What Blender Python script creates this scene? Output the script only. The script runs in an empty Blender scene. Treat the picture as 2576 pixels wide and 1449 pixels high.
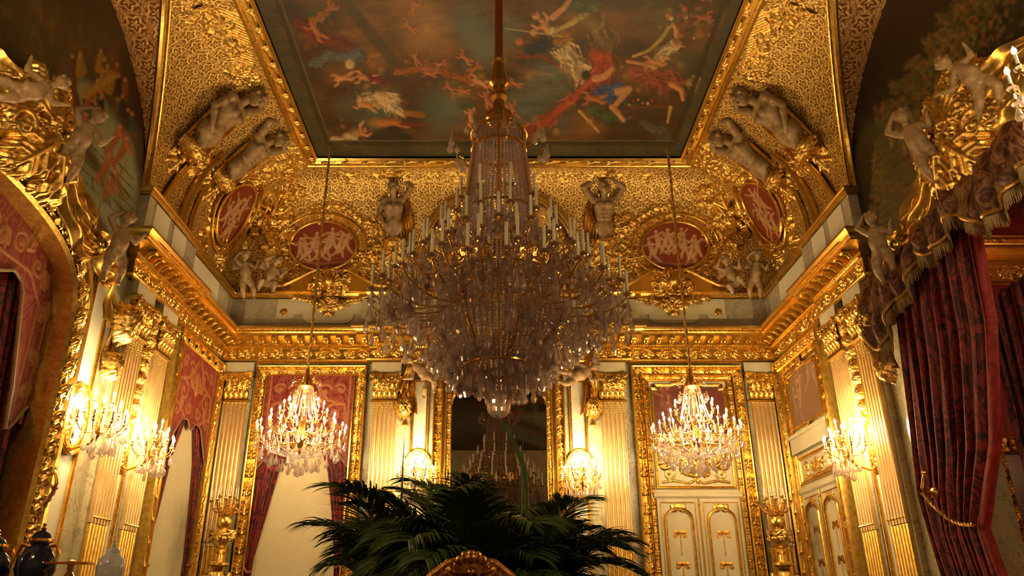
import bpy, math, random
import numpy as np
from mathutils import Vector, Matrix

sc = bpy.context.scene
COL = sc.collection
PI = math.pi
rnd = random.Random(7)

# ------------------------------------------------------------------ camera
# All building below is done with z = 0 at eye height; everything is lifted by EYE at the very end.
EYE = 1.45
FPX, CXP, CYP, PITCH = 1920.0, 1255.0, 724.5, math.radians(23.0)
cam_d = bpy.data.cameras.new('camera')
cam = bpy.data.objects.new('camera', cam_d)
COL.objects.link(cam)
cam_d.sensor_width = 36.0
cam_d.lens = 36.0 * FPX / 2576.0
cam_d.shift_x = (1288.0 - CXP) / 2576.0
cam_d.clip_start = 0.05
cam_d.clip_end = 80
cam.rotation_euler = (math.radians(90) + PITCH, 0, 0)
sc.camera = cam

# ------------------------------------------------------------------ light + exposure
sc.view_settings.view_transform = 'Standard'
sc.view_settings.look = 'None'
sc.view_settings.gamma = 1.0
sc.view_settings.use_curve_mapping = False
sc.view_settings.exposure = 1.0
sc.cycles.use_denoising = True
sc.cycles.max_bounces = 5
sc.cycles.diffuse_bounces = 2
sc.cycles.glossy_bounces = 3
sc.cycles.transmission_bounces = 4
sc.cycles.transparent_max_bounces = 5
sc.cycles.use_adaptive_sampling = True
sc.cycles.adaptive_threshold = 0.2
sc.cycles.sample_clamp_indirect = 4.0
sc.cycles.caustics_reflective = False
sc.cycles.caustics_refractive = False
world = bpy.data.worlds.new('world')
sc.world = world
world.use_nodes = True
world.node_tree.nodes['Background'].inputs[0].default_value = (1.0, 0.6, 0.25, 1)
world.node_tree.nodes['Background'].inputs[1].default_value = 0.02
LAMP = (1.0, 0.70, 0.33)
P_CHAND, P_SCONCE, P_NEAR = 72.0, 58.0, 105.0


def lamp(loc, power, radius=0.22, name='lamp_light', col=LAMP):
    d = bpy.data.lights.new(name, 'POINT')
    d.energy = power
    d.color = col
    d.shadow_soft_size = radius
    o = bpy.data.objects.new(name, d)
    o.location = loc
    COL.objects.link(o)
    return o


# ------------------------------------------------------------------ photo pixel -> world
cT, sT = math.cos(PITCH), math.sin(PITCH)


def ray(px, py):
    x = (px - CXP) / FPX
    v = (CYP - py) / FPX
    return Vector((x, cT - v * sT, sT + v * cT))


def on_y(px, py, Y):
    d = ray(px, py)
    return d * (Y / d.y)


def on_x(px, py, X):
    d = ray(px, py)
    return d * (X / d.x)


def on_z(px, py, Z):
    d = ray(px, py)
    return d * (Z / d.z)


# ------------------------------------------------------------------ materials
def s2l(c):
    return tuple((x / 12.92 if x <= 0.04045 else ((x + 0.055) / 1.055) ** 2.4) for x in c)


def rgb(r, g, b):
    return s2l((r / 255.0, g / 255.0, b / 255.0))


class NT:
    def __init__(self, name):
        self.m = bpy.data.materials.new(name)
        self.m.use_nodes = True
        self.t = self.m.node_tree
        self.b = self.t.nodes['Principled BSDF']

    def n(self, typ, **kw):
        nd = self.t.nodes.new(typ)
        for k, v in kw.items():
            if k.startswith('i_'):
                key = k[2:]
                key = int(key) if key.isdigit() else key.replace('_', ' ')
                nd.inputs[key].default_value = v
            else:
                setattr(nd, k, v)
        return nd

    def l(self, a, b):
        self.t.links.new(a, b)

    def math(self, op, a, b=None, c=None):
        nd = self.t.nodes.new('ShaderNodeMath')
        nd.operation = op
        for i, v in enumerate((a, b, c)):
            if v is None:
                continue
            if isinstance(v, (int, float)):
                nd.inputs[i].default_value = v
            else:
                self.l(v, nd.inputs[i])
        return nd.outputs[0]

    def set(self, col=None, rough=None, metal=None, **kw):
        if col is not None:
            self.b.inputs['Base Color'].default_value = (*col, 1)
        if rough is not None:
            self.b.inputs['Roughness'].default_value = rough
        if metal is not None:
            self.b.inputs['Metallic'].default_value = metal
        for k, v in kw.items():
            self.b.inputs[k.replace('_', ' ')].default_value = v
        return self

    def ramp(self, fac, stops):
        r = self.t.nodes.new('ShaderNodeValToRGB')
        e = r.color_ramp.elements
        while len(e) < len(stops):
            e.new(0.5)
        for i, (p, c) in enumerate(stops):
            e[i].position = p
            e[i].color = (*c, 1)
        self.l(fac, r.inputs[0])
        return r.outputs[0]

    def coord(self, which='Object', scale=1.0):
        tc = self.t.nodes.new('ShaderNodeTexCoord')
        mp = self.t.nodes.new('ShaderNodeMapping')
        mp.inputs['Scale'].default_value = (scale,) * 3 if isinstance(scale, (int, float)) else scale
        self.l(tc.outputs[which], mp.inputs[0])
        return mp.outputs[0]

    def noise(self, vec, scale, detail=3, rough=0.55, dist=0.0):
        nd = self.n('ShaderNodeTexNoise', i_Scale=scale, i_Detail=detail, i_Roughness=rough, i_Distortion=dist)
        self.l(vec, nd.inputs['Vector'])
        return nd.outputs['Fac']

    def bump(self, h, strength=0.3, dist=0.01):
        nd = self.n('ShaderNodeBump', i_Strength=strength, i_Distance=dist)
        self.l(h, nd.inputs['Height'])
        self.l(nd.outputs[0], self.b.inputs['Normal'])


def gold_mat(name, c1, c2, rough=0.3, bump=0.35, scale=18.0, metal=0.95):
    t = NT(name)
    v = t.coord('Object')
    nz = t.noise(v, scale, 4, 0.6)
    t.l(t.ramp(nz, [(0.3, c1), (0.62, c2)]), t.b.inputs['Base Color'])
    t.set(rough=rough, metal=metal)
    n2 = t.noise(v, scale * 3.2, 3, 0.6)
    t.bump(n2, bump, 0.006)
    return t.m


M = {}
M['gold'] = gold_mat('burnished_gold', (0.60, 0.36, 0.06), (0.95, 0.66, 0.18), 0.26, 0.25)
M['gold_plain'] = gold_mat('smooth_gold', (0.72, 0.44, 0.075), (0.92, 0.62, 0.16), 0.24, 0.10, 8)
M['gold_relief'] = gold_mat('carved_gold', (0.42, 0.23, 0.035), (0.96, 0.67, 0.20), 0.27, 0.5, 26)
M['gold_old'] = gold_mat('dulled_gold', (0.24, 0.10, 0.02), (0.70, 0.38, 0.08), 0.34, 0.5, 20)
M['bronze'] = gold_mat('gilt_bronze', (0.70, 0.36, 0.07), (0.95, 0.58, 0.15), 0.2, 0.12, 30)


def simple(name, col, rough=0.5, metal=0.0, nscale=None, c2=None, bump=0.0, **kw):
    t = NT(name)
    t.set(col, rough, metal, **kw)
    if nscale:
        v = t.coord('Object')
        nz = t.noise(v, nscale, 5, 0.6)
        t.l(t.ramp(nz, [(0.33, col), (0.68, c2 or col)]), t.b.inputs['Base Color'])
        if bump:
            t.bump(nz, bump, 0.01)
    return t.m


M['cream'] = simple('cream_paint', (0.66, 0.55, 0.34), 0.45, nscale=3, c2=(0.76, 0.66, 0.45))
M['white_panel'] = simple('ivory_paint', (0.80, 0.72, 0.52), 0.35, nscale=2, c2=(0.86, 0.78, 0.60))
M['blind'] = simple('cream_blind_cloth', (0.68, 0.57, 0.34), 0.8, nscale=40, c2=(0.74, 0.63, 0.39), bump=0.05)
M['stone'] = simple('aged_stucco', (0.27, 0.16, 0.075), 0.42, nscale=12, c2=(0.50, 0.33, 0.17), bump=0.15)
M['dark'] = simple('dark_recess', (0.05, 0.025, 0.012), 0.7, nscale=6, c2=(0.10, 0.05, 0.02))
M['wax'] = simple('candle_wax', (0.90, 0.82, 0.62), 0.4, nscale=20, c2=(0.95, 0.88, 0.70))
M['wood'] = simple('dark_wood', (0.07, 0.03, 0.015), 0.3, nscale=7, c2=(0.16, 0.07, 0.03))
M['parquet'] = simple('floor_wood', (0.16, 0.08, 0.03), 0.3, nscale=6, c2=(0.25, 0.13, 0.05))
M['porcelain_dark'] = simple('dark_blue_porcelain', (0.01, 0.012, 0.03), 0.08, nscale=9, c2=(0.02, 0.03, 0.07))
M['porcelain'] = simple('white_porcelain', (0.80, 0.77, 0.72), 0.08, nscale=22, c2=(0.50, 0.52, 0.60))
M['fringe'] = simple('silk_fringe', (0.20, 0.11, 0.04), 0.6, nscale=60, c2=(0.40, 0.26, 0.10), bump=0.3)
M['rope'] = simple('gilt_rope', (0.45, 0.24, 0.06), 0.35, 0.7, nscale=60, c2=(0.75, 0.45, 0.12), bump=0.4)
M['palm'] = simple('palm_green', (0.045, 0.085, 0.018), 0.45, nscale=9, c2=(0.09, 0.17, 0.03))
M['stem'] = simple('palm_stem', (0.03, 0.06, 0.015), 0.4, nscale=9, c2=(0.06, 0.09, 0.02))


def marble(name, c1, c2, vein, scale=1.6):
    t = NT(name)
    v = t.coord('Object')
    nz = t.noise(v, scale, 6, 0.62, 1.3)
    base = t.ramp(nz, [(0.32, c1), (0.62, c2)])
    w = t.noise(v, scale * 1.7, 8, 0.66, 2.4)
    vm = t.math('ABSOLUTE', t.math('SUBTRACT', w, 0.5))
    vm = t.ramp(vm, [(0.0, (1, 1, 1)), (0.02, (0, 0, 0))])
    mx = t.n('ShaderNodeMix', data_type='RGBA')
    t.l(vm, mx.inputs[0])
    t.l(base, mx.inputs[6])
    mx.inputs[7].default_value = (*vein, 1)
    t.l(mx.outputs[2], t.b.inputs['Base Color'])
    t.set(rough=0.16)
    return t.m


M['marble'] = marble('pale_green_marble', (0.46, 0.40, 0.24), (0.64, 0.54, 0.34), (0.25, 0.21, 0.13))
M['marble_grey'] = marble('grey_veined_marble', (0.44, 0.36, 0.25), (0.62, 0.52, 0.36), (0.22, 0.18, 0.13), 4)
M['marble_dark'] = marble('dark_green_marble', (0.10, 0.10, 0.07), (0.20, 0.19, 0.13), (0.04, 0.04, 0.03))

# stencilled gilt leather look on the vaults: UVs are in metres
def pattern_mat(name, lo, hi, rose, cell=(0.21, 0.25), metal=0.62, rough=0.38, spots=True):
    t = NT(name)
    uv = t.n('ShaderNodeUVMap')
    sp = t.n('ShaderNodeSeparateXYZ')
    t.l(uv.outputs[0], sp.inputs[0])
    U, V_ = sp.outputs[0], sp.outputs[1]
    row = t.math('FLOOR', t.math('DIVIDE', V_, cell[1]))
    odd = t.math('MODULO', t.math('ABSOLUTE', row), 2.0)
    fu = t.math('SUBTRACT', t.math('FRACT', t.math('ADD', t.math('DIVIDE', U, cell[0]), t.math('MULTIPLY', odd, 0.5))), 0.5)
    fv = t.math('SUBTRACT', t.math('FRACT', t.math('DIVIDE', V_, cell[1])), 0.5)
    r = t.math('SQRT', t.math('ADD', t.math('MULTIPLY', fu, fu), t.math('MULTIPLY', fv, fv)))
    ang = t.math('ARCTAN2', fv, fu)
    pet = t.math('MULTIPLY', t.math('COSINE', t.math('MULTIPLY', ang, 5.0)), 0.07)
    rr = t.math('ADD', r, pet)
    flower = t.math('SINE', t.math('MULTIPLY', rr, 24.0))          # concentric petals
    inside = t.math('LESS_THAN', r, 0.44)
    v = t.n('ShaderNodeTexVoronoi', i_Scale=26.0, feature='DISTANCE_TO_EDGE')
    t.l(uv.outputs[0], v.inputs['Vector'])
    filig = t.math('MULTIPLY', t.math('MINIMUM', t.math('MULTIPLY', v.outputs[0], 7.0), 1.0), 1.6)
    a = t.math('MULTIPLY', inside, flower)
    b = t.math('MULTIPLY', t.math('SUBTRACT', 1.0, inside), t.math('SUBTRACT', filig, 0.8))
    h = t.math('ADD', a, b)
    h01 = t.math('MULTIPLY_ADD', h, 0.5, 0.5)
    grain = t.noise(uv.outputs[0], 7.0, 3)
    h2 = t.math('ADD', t.math('MULTIPLY', h01, 0.75), t.math('MULTIPLY', grain, 0.35))
    t.l(t.ramp(h2, [(0.22, lo), (0.55, hi), (0.95, rose)]), t.b.inputs['Base Color'])
    t.set(rough=rough, metal=metal)
    t.bump(h01, 0.55, 0.008)
    return t.m


M['vault'] = pattern_mat('patterned_gilt_stucco', (0.20, 0.095, 0.018), (0.62, 0.37, 0.085), (0.92, 0.64, 0.22))
M['soffit'] = pattern_mat('patterned_rust_gilt', (0.30, 0.10, 0.02), (0.55, 0.25, 0.05), (0.95, 0.62, 0.30), (0.26, 0.30), 0.6, 0.42)


def damask(name, lo, hi, hl, scale=5.0, sheen=0.6):
    t = NT(name)
    v = t.coord('Object', (1, 1, 0.62))
    w = t.noise(v, scale, 3, 0.5, 1.6)
    band = t.math('ABSOLUTE', t.math('SUBTRACT', t.math('FRACT', t.math('MULTIPLY', w, 5.0)), 0.5))
    n2 = t.noise(v, scale * 5, 3)
    k = t.math('ADD', t.math('MULTIPLY', band, 1.7), t.math('MULTIPLY', n2, 0.35))
    t.l(t.ramp(k, [(0.38, lo), (0.50, hi), (0.95, hl)]), t.b.inputs['Base Color'])
    t.set(rough=0.62)
    t.b.inputs['Sheen Weight'].default_value = sheen
    t.b.inputs['Sheen Tint'].default_value = (0.9, 0.15, 0.1, 1)
    t.bump(k, 0.25, 0.004)
    return t.m


M['velvet'] = damask('crimson_cut_velvet', (0.030, 0.002, 0.005), (0.12, 0.006, 0.012), (0.26, 0.02, 0.022))
M['brocade'] = damask('crimson_brocade', (0.15, 0.008, 0.010), (0.22, 0.020, 0.016), (0.27, 0.06, 0.03), 4.0, 0.2)
M['brocade_dark'] = damask('dull_brown_brocade', (0.055, 0.010, 0.006), (0.12, 0.035, 0.012), (0.22, 0.11, 0.04), 6.0, 0.2)
M['red_wall'] = damask('crimson_wall_silk', (0.22, 0.008, 0.012), (0.30, 0.015, 0.02), (0.33, 0.02, 0.02), 3.0, 0.2)

# painted surfaces carry their picture in a colour attribute
def painted(name, rough=0.5, gain=1.0):
    t = NT(name)
    at = t.n('ShaderNodeAttribute', attribute_name='Col')
    v = t.coord('Object')
    nz = t.noise(v, 30, 4, 0.6)
    mx = t.n('ShaderNodeMix', data_type='RGBA', blend_type='MULTIPLY')
    mx.inputs[0].default_value = 0.5
    t.l(at.outputs[0], mx.inputs[6])
    t.l(t.ramp(nz, [(0.25, (0.6, 0.6, 0.6)), (0.7, (1.25, 1.25, 1.25))]), mx.inputs[7])
    t.l(mx.outputs[2], t.b.inputs['Base Color'])
    t.set(rough=rough)
    return t.m


M['painting'] = painted('oil_painting', 0.45)
M['mirror'] = simple('mirror_glass', (0.42, 0.37, 0.32), 0.015, 1.0)


def crystal_mat(name, col, mix, rough=0.04, milky=0.12):
    t = NT(name)
    nt = t.t
    out = nt.nodes['Material Output']
    g = t.n('ShaderNodeBsdfGlass', i_Roughness=0.0, i_IOR=1.5)
    g.inputs['Color'].default_value = (*col, 1)
    gl = t.n('ShaderNodeBsdfGlossy', i_Roughness=rough)
    gl.inputs['Color'].default_value = (0.95, 0.85, 0.82, 1)
    tr = t.n('ShaderNodeBsdfTransparent')
    tr.inputs['Color'].default_value = (*col, 1)
    m1 = t.n('ShaderNodeMixShader')
    m1.inputs[0].default_value = mix
    t.l(g.outputs[0], m1.inputs[1])
    t.l(tr.outputs[0], m1.inputs[2])
    lw = t.n('ShaderNodeLayerWeight', i_Blend=0.35)
    m2 = t.n('ShaderNodeMixShader')
    t.l(lw.outputs['Facing'], m2.inputs[0])
    t.l(m1.outputs[0], m2.inputs[1])
    t.l(gl.outputs[0], m2.inputs[2])
    df = t.n('ShaderNodeBsdfTranslucent')
    df.inputs[0].default_value = (0.85, 0.74, 0.70, 1)
    m3 = t.n('ShaderNodeMixShader')
    m3.inputs[0].default_value = milky
    t.l(m2.outputs[0], m3.inputs[1])
    t.l(df.outputs[0], m3.inputs[2])
    t.l(m3.outputs[0], out.inputs[0])
    return t.m


M['crystal'] = crystal_mat('cut_crystal', (0.96, 0.90, 0.90), 0.5, 0.03, 0.36)
M['bead'] = crystal_mat('crystal_beads', (0.93, 0.88, 0.88), 0.7, 0.08, 0.4)


def emit(name, col, strength):
    t = NT(name)
    t.set((0.9, 0.8, 0.6), 0.4)
    t.b.inputs['Emission Color'].default_value = (*col, 1)
    t.b.inputs['Emission Strength'].default_value = strength
    return t.m


M['flame'] = emit('lit_candle_bulb', (1.0, 0.78, 0.42), 26.0)
M['flame'].cycles.emission_sampling = 'NONE'

# ------------------------------------------------------------------ objects
WM = {}
IDM = Matrix.Identity(4)


def T(x=0, y=0, z=0):
    return Matrix.Translation((x, y, z))


def RX(a):
    return Matrix.Rotation(a, 4, 'X')


def RY(a):
    return Matrix.Rotation(a, 4, 'Y')


def RZ(a):
    return Matrix.Rotation(a, 4, 'Z')


def S(x, y=None, z=None):
    y = x if y is None else y
    z = x if z is None else z
    return Matrix.Diagonal((x, y, z, 1))


def basis(o, ex, ey, ez):
    m = Matrix.Identity(4)
    for i in range(3):
        m[i][0], m[i][1], m[i][2], m[i][3] = ex[i], ey[i], ez[i], o[i]
    return m


def thing(name, label, cat, Mw=IDM, group=None):
    if not isinstance(Mw, Matrix):
        Mw = T(*Mw)
    o = bpy.data.objects.new(name, None)
    o.empty_display_size = 0.1
    COL.objects.link(o)
    o.matrix_basis = Mw
    WM[o] = Mw.copy()
    o['label'] = label
    o['category'] = cat
    if group:
        o['group'] = group
    return o


def part(name, me, parent, Mw=None, kind=None, label=None):
    """me: mesh (coords are world if Mw is None and must then be local to identity)."""
    o = bpy.data.objects.new(name, me)
    COL.objects.link(o)
    Mw = IDM if Mw is None else Mw
    if parent is not None:
        o.parent = parent
        o.matrix_basis = WM[parent].inverted() @ Mw
    else:
        o.matrix_basis = Mw
    WM[o] = Mw.copy()
    if kind:
        o['kind'] = kind
    if label:
        o['label'] = label
    return o


def struct(name, me, label, Mw=None):
    o = part(name, me, None, Mw, 'structure', label)
    return o


def single(name, me, label, cat, Mw=None, group=None):
    o = part(name, me, None, Mw, None, label)
    o['category'] = cat
    if group:
        o['group'] = group
    return o


def clone(root, Mw, label=None, group=None):
    """copy of a thing with its parts and sub-parts, moved to Mw"""
    r = root.copy()
    COL.objects.link(r)
    r.matrix_basis = Mw
    WM[r] = Mw.copy()
    if label:
        r['label'] = label
    if group:
        r['group'] = group
    for ch in KIDS(root):
        c = ch.copy()
        COL.objects.link(c)
        c.parent = r
        WM[c] = Mw @ ch.matrix_basis
        for g in KIDS(ch):
            d = g.copy()
            COL.objects.link(d)
            d.parent = c
            WM[d] = WM[c] @ g.matrix_basis
    return r


def KIDS(o):
    return [c for c in o.children]


# ------------------------------------------------------------------ mesh building
class MB:
    def __init__(self):
        self.v = []
        self.f = []
        self.uv = None

    def add(self, vs, fs, Mx=None):
        k = len(self.v)
        if Mx is not None:
            vs = [Mx @ Vector(p) for p in vs]
        self.v.extend(tuple(p) for p in vs)
        self.f.extend(tuple(i + k for i in f) for f in fs)
        return self

    def box(self, x0, x1, y0, y1, z0, z1, Mx=None):
        vs = [(x0, y0, z0), (x1, y0, z0), (x1, y1, z0), (x0, y1, z0), (x0, y0, z1), (x1, y0, z1), (x1, y1, z1), (x0, y1, z1)]
        fs = [(3, 2, 1, 0), (4, 5, 6, 7), (0, 1, 5, 4), (1, 2, 6, 5), (2, 3, 7, 6), (3, 0, 4, 7)]
        return self.add(vs, fs, Mx)

    def lathe(self, prof, seg=16, Mx=None, ripple=None):
        vs, fs = [], []
        n = len(prof)
        for j in range(seg):
            a = 2 * PI * j / seg
            k = 1.0 if ripple is None else 1.0 + ripple[1] * math.cos(ripple[0] * a)
            for (r, z) in prof:
                vs.append((r * k * math.cos(a), r * k * math.sin(a), z))
        for j in range(seg):
            b = (j + 1) % seg
            for i in range(n - 1):
                fs.append((j * n + i, b * n + i, b * n + i + 1, j * n + i + 1))
        return self.add(vs, fs, Mx)

    def tube(self, pts, r, seg=6, Mx=None, closed=False, flat=1.0):
        pts = [Vector(p) for p in pts]
        n = len(pts)
        rs = r if isinstance(r, (list, tuple)) else [r] * n
        vs, fs = [], []
        up = Vector((0, 0, 1))
        prev = None
        for i, p in enumerate(pts):
            if closed:
                t = pts[(i + 1) % n] - pts[i - 1]
            else:
                t = pts[min(i + 1, n - 1)] - pts[max(i - 1, 0)]
            t.normalize()
            if prev is None:
                a = up if abs(t.z) < 0.9 else Vector((1, 0, 0))
                nn = (a - t * a.dot(t)).normalized()
            else:
                nn = (prev - t * prev.dot(t))
                nn = nn.normalized() if nn.length > 1e-6 else Vector((1, 0, 0))
            prev = nn
            bb = t.cross(nn)
            for j in range(seg):
                q = 2 * PI * j / seg
                vs.append(p + nn * (rs[i] * math.cos(q)) + bb * (rs[i] * flat * math.sin(q)))
        m = n if closed else n - 1
        for i in range(m):
            for j in range(seg):
                a, b = i * seg, ((i + 1) % n) * seg
                k = (j + 1) % seg
                fs.append((a + j, a + k, b + k, b + j))
        if not closed:
            fs.append(tuple(range(seg))[::-1])
            fs.append(tuple((n - 1) * seg + j for j in range(seg)))
        return self.add(vs, fs, Mx)

    def sweep(self, path, nrm, prof, closed=False, Mx=None, capped=True):
        """prof [(a, b)]: a to the side (nrm x t), b along nrm; mitred corners."""
        pts = [Vector(p) for p in path]
        nrm = Vector(nrm).normalized()
        n = len(pts)
        vs, fs = [], []
        m = len(prof)
        for i, p in enumerate(pts):
            if closed:
                t0 = (pts[i] - pts[i - 1]).normalized()
                t1 = (pts[(i + 1) % n] - pts[i]).normalized()
            else:
                t1 = (pts[min(i + 1, n - 1)] - pts[min(i, n - 2)]).normalized()
                t0 = (pts[max(i, 1)] - pts[max(i - 1, 0)]).normalized()
            s0, s1 = nrm.cross(t0), nrm.cross(t1)
            s = (s0 + s1)
            s = s.normalized() if s.length > 1e-6 else s0
            k = 1.0 / max(0.35, s.dot(s0))
            for (a, b) in prof:
                vs.append(p + s * (a * k) + nrm * b)
        c = n if closed else n - 1
        for i in range(c):
            a, b = i * m, ((i + 1) % n) * m
            for j in range(m - 1):
                fs.append((a + j, a + j + 1, b + j + 1, b + j))
        if capped and not closed:
            fs.append(tuple(range(m))[::-1])
            fs.append(tuple((n - 1) * m + j for j in range(m)))
        return self.add(vs, fs, Mx)

    def prism(self, poly, z0, z1, Mx=None):
        n = len(poly)
        vs = [(x, y, z0) for x, y in poly] + [(x, y, z1) for x, y in poly]
        fs = [tuple(range(n))[::-1], tuple(range(n, 2 * n))]
        fs += [(i, (i + 1) % n, n + (i + 1) % n, n + i) for i in range(n)]
        return self.add(vs, fs, Mx)

    def ball(self, r, seg=8, rings=5, Mx=None, sz=1.0):
        prof = [(max(1e-4, r * math.sin(PI * i / rings)), -r * sz * math.cos(PI * i / rings)) for i in range(rings + 1)]
        return self.lathe(prof, seg, Mx)

    def mesh(self, name, mat, smooth=True, angle=40):
        me = bpy.data.meshes.new(name)
        me.from_pydata(self.v, [], self.f)
        me.materials.append(M[mat] if isinstance(mat, str) else mat)
        if smooth:
            me.shade_smooth()
            me.set_sharp_from_angle(angle=math.radians(angle))
        return me


def grid_mesh(name, P, mat, uv=None, col=None, keep=None, smooth=True):
    """P: (n, m, 3) array of points -> quads; keep: (n-1, m-1) bool"""
    n, m = P.shape[:2]
    idx = np.arange(n * m).reshape(n, m)
    q = np.stack([idx[:-1, :-1], idx[1:, :-1], idx[1:, 1:], idx[:-1, 1:]], -1)
    q = q[keep] if keep is not None else q.reshape(-1, 4)
    used, inv = np.unique(q, return_inverse=True)
    inv = inv.reshape(-1, 4)
    V3 = P.reshape(-1, 3)[used]
    me = bpy.data.meshes.new(name)
    me.vertices.add(len(V3))
    me.vertices.foreach_set('co', V3.astype(np.float32).ravel())
    me.loops.add(inv.size)
    me.loops.foreach_set('vertex_index', inv.astype(np.int32).ravel())
    me.polygons.add(len(inv))
    me.polygons.foreach_set('loop_start', np.arange(0, inv.size, 4, dtype=np.int32))
    me.polygons.foreach_set('loop_total', np.full(len(inv), 4, dtype=np.int32))
    me.update(calc_edges=True)
    if uv is not None:
        l = me.uv_layers.new(name='UVMap')
        u = uv.reshape(-1, 2)[used][inv.ravel()]
        l.data.foreach_set('uv', u.astype(np.float32).ravel())
    if col is not None:
        c = col.reshape(-1, 3)[used]
        a = me.color_attributes.new('Col', 'FLOAT_COLOR', 'POINT')
        a.data.foreach_set('color', np.concatenate([c, np.ones((len(c), 1))], 1).astype(np.float32).ravel())
    me.materials.append(M[mat] if isinstance(mat, str) else mat)
    if smooth:
        me.shade_smooth()
    return me


# ------------------------------------------------------------------ relief carving: strokes -> height field -> mesh
class Relief:
    def __init__(self, u0, u1, v0, v1, cell=0.008):
        self.u0, self.v0, self.c = u0, v0, cell
        self.nu = int((u1 - u0) / cell) + 2
        self.nv = int((v1 - v0) / cell) + 2
        self.h = np.zeros((self.nu, self.nv))

    def _win(self, lo, hi):
        i0 = max(0, int((lo[0] - self.u0) / self.c))
        i1 = min(self.nu, int((hi[0] - self.u0) / self.c) + 2)
        j0 = max(0, int((lo[1] - self.v0) / self.c))
        j1 = min(self.nv, int((hi[1] - self.v0) / self.c) + 2)
        return i0, i1, j0, j1

    def seg(self, p, q, r0, r1, amp=1.0, base=0.0):
        rm = max(r0, r1)
        i0, i1, j0, j1 = self._win((min(p[0], q[0]) - rm, min(p[1], q[1]) - rm), (max(p[0], q[0]) + rm, max(p[1], q[1]) + rm))
        if i1 <= i0 or j1 <= j0:
            return
        U = self.u0 + self.c * np.arange(i0, i1)[:, None]
        W = self.v0 + self.c * np.arange(j0, j1)[None, :]
        dx, dy = q[0] - p[0], q[1] - p[1]
        L2 = dx * dx + dy * dy + 1e-12
        t = np.clip(((U - p[0]) * dx + (W - p[1]) * dy) / L2, 0, 1)
        d2 = (U - p[0] - t * dx) ** 2 + (W - p[1] - t * dy) ** 2
        r = r0 + (r1 - r0) * t
        k = 1 - d2 / (r * r + 1e-12)
        h = np.where(k > 0, amp * r * np.sqrt(np.maximum(k, 0)) + base, 0)
        w = self.h[i0:i1, j0:j1]
        np.maximum(w, h, out=w)

    def line(self, pts, r0, r1=None, amp=1.0, base=0.0):
        r1 = r0 if r1 is None else r1
        n = len(pts) - 1
        for i in range(n):
            a, b = r0 + (r1 - r0) * i / n, r0 + (r1 - r0) * (i + 1) / n
            self.seg(pts[i], pts[i + 1], a, b, amp, base)

    def dot(self, p, r, amp=1.0, base=0.0):
        self.seg(p, (p[0] + 1e-5, p[1]), r, r, amp, base)

    def leaf(self, p, ang, L, w=None, lobes=3, amp=0.9, base=0.0, curl=0.0):
        w = w or L * 0.3
        pts = []
        x, y, a = p[0], p[1], ang
        for i in range(6):
            pts.append((x, y))
            a += curl / 5
            x += math.cos(a) * L / 5
            y += math.sin(a) * L / 5
        self.line(pts, w * 0.28, w * 0.12, amp * 1.2, base + w * 0.08)
        for k in range(lobes):
            t = (k + 0.6) / (lobes + 0.4)
            i = min(4, int(t * 5))
            q = pts[i]
            aa = math.atan2(pts[i + 1][1] - q[1], pts[i + 1][0] - q[0])
            ll = w * (1.15 - 0.55 * t)
            for s in (-1, 1):
                e = (q[0] + ll * math.cos(aa + s * 0.95), q[1] + ll * math.sin(aa + s * 0.95))
                e2 = (e[0] + ll * 0.35 * math.cos(aa + s * 0.3), e[1] + ll * 0.35 * math.sin(aa + s * 0.3))
                self.line([q, e, e2], w * 0.26, w * 0.14, amp, base)

    def flower(self, p, r, n=5, a0=0.0, amp=0.8, base=0.0):
        for k in range(n):
            a = a0 + 2 * PI * k / n
            self.seg((p[0] + 0.3 * r * math.cos(a), p[1] + 0.3 * r * math.sin(a)),
                     (p[0] + 0.75 * r * math.cos(a), p[1] + 0.75 * r * math.sin(a)), r * 0.2, r * 0.3, amp, base)
        self.dot(p, r * 0.26, amp * 1.6, base + r * 0.1)

    def spiral(self, c, r, a0, turns, w, hand=1, amp=1.0, base=0.0, end=0.12, dot=True):
        pts = []
        n = max(8, int(turns * 12))
        for i in range(n + 1):
            t = i / n
            rr = r * (1 - (1 - end) * t)
            a = a0 + hand * 2 * PI * turns * t
            pts.append((c[0] + rr * math.cos(a), c[1] + rr * math.sin(a)))
        self.line(pts, w, w * 0.45, amp, base)
        if dot:
            self.dot(c, w * 1.2, amp, base + w * 0.3)
        return pts

    def shell(self, p, r, ang=PI / 2, n=7, spread=2.3, amp=0.9, base=0.0):
        for k in range(n):
            a = ang + spread * (k / (n - 1) - 0.5)
            L = r * (0.8 + 0.2 * math.cos(a - ang))
            self.seg((p[0], p[1]), (p[0] + L * math.cos(a), p[1] + L * math.sin(a)), r * 0.05, r * spread / n * 0.42, amp, base)
        self.dot(p, r * 0.16, 1.2, base)

    def foliage(self, p, r, n, seed, size=0.05, amp=0.9, base=0.01, flowers=0.4, sq=1.0):
        g = random.Random(seed)
        for k in range(n):
            a, d = g.uniform(0, 2 * PI), r * math.sqrt(g.random())
            q = (p[0] + d * math.cos(a), p[1] + d * math.sin(a) * sq)
            b = base * g.uniform(0.5, 2.2) + 0.5 * (r - d) * base / max(r, 1e-3)
            if g.random() < flowers:
                self.flower(q, size * g.uniform(0.4, 0.75), g.choice((5, 6)), g.uniform(0, 3), amp, b)
            else:
                self.leaf(q, a + g.uniform(-0.9, 0.9), size * g.uniform(0.8, 1.6), size * g.uniform(0.35, 0.6), 3, amp, b, g.uniform(-0.8, 0.8))

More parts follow.
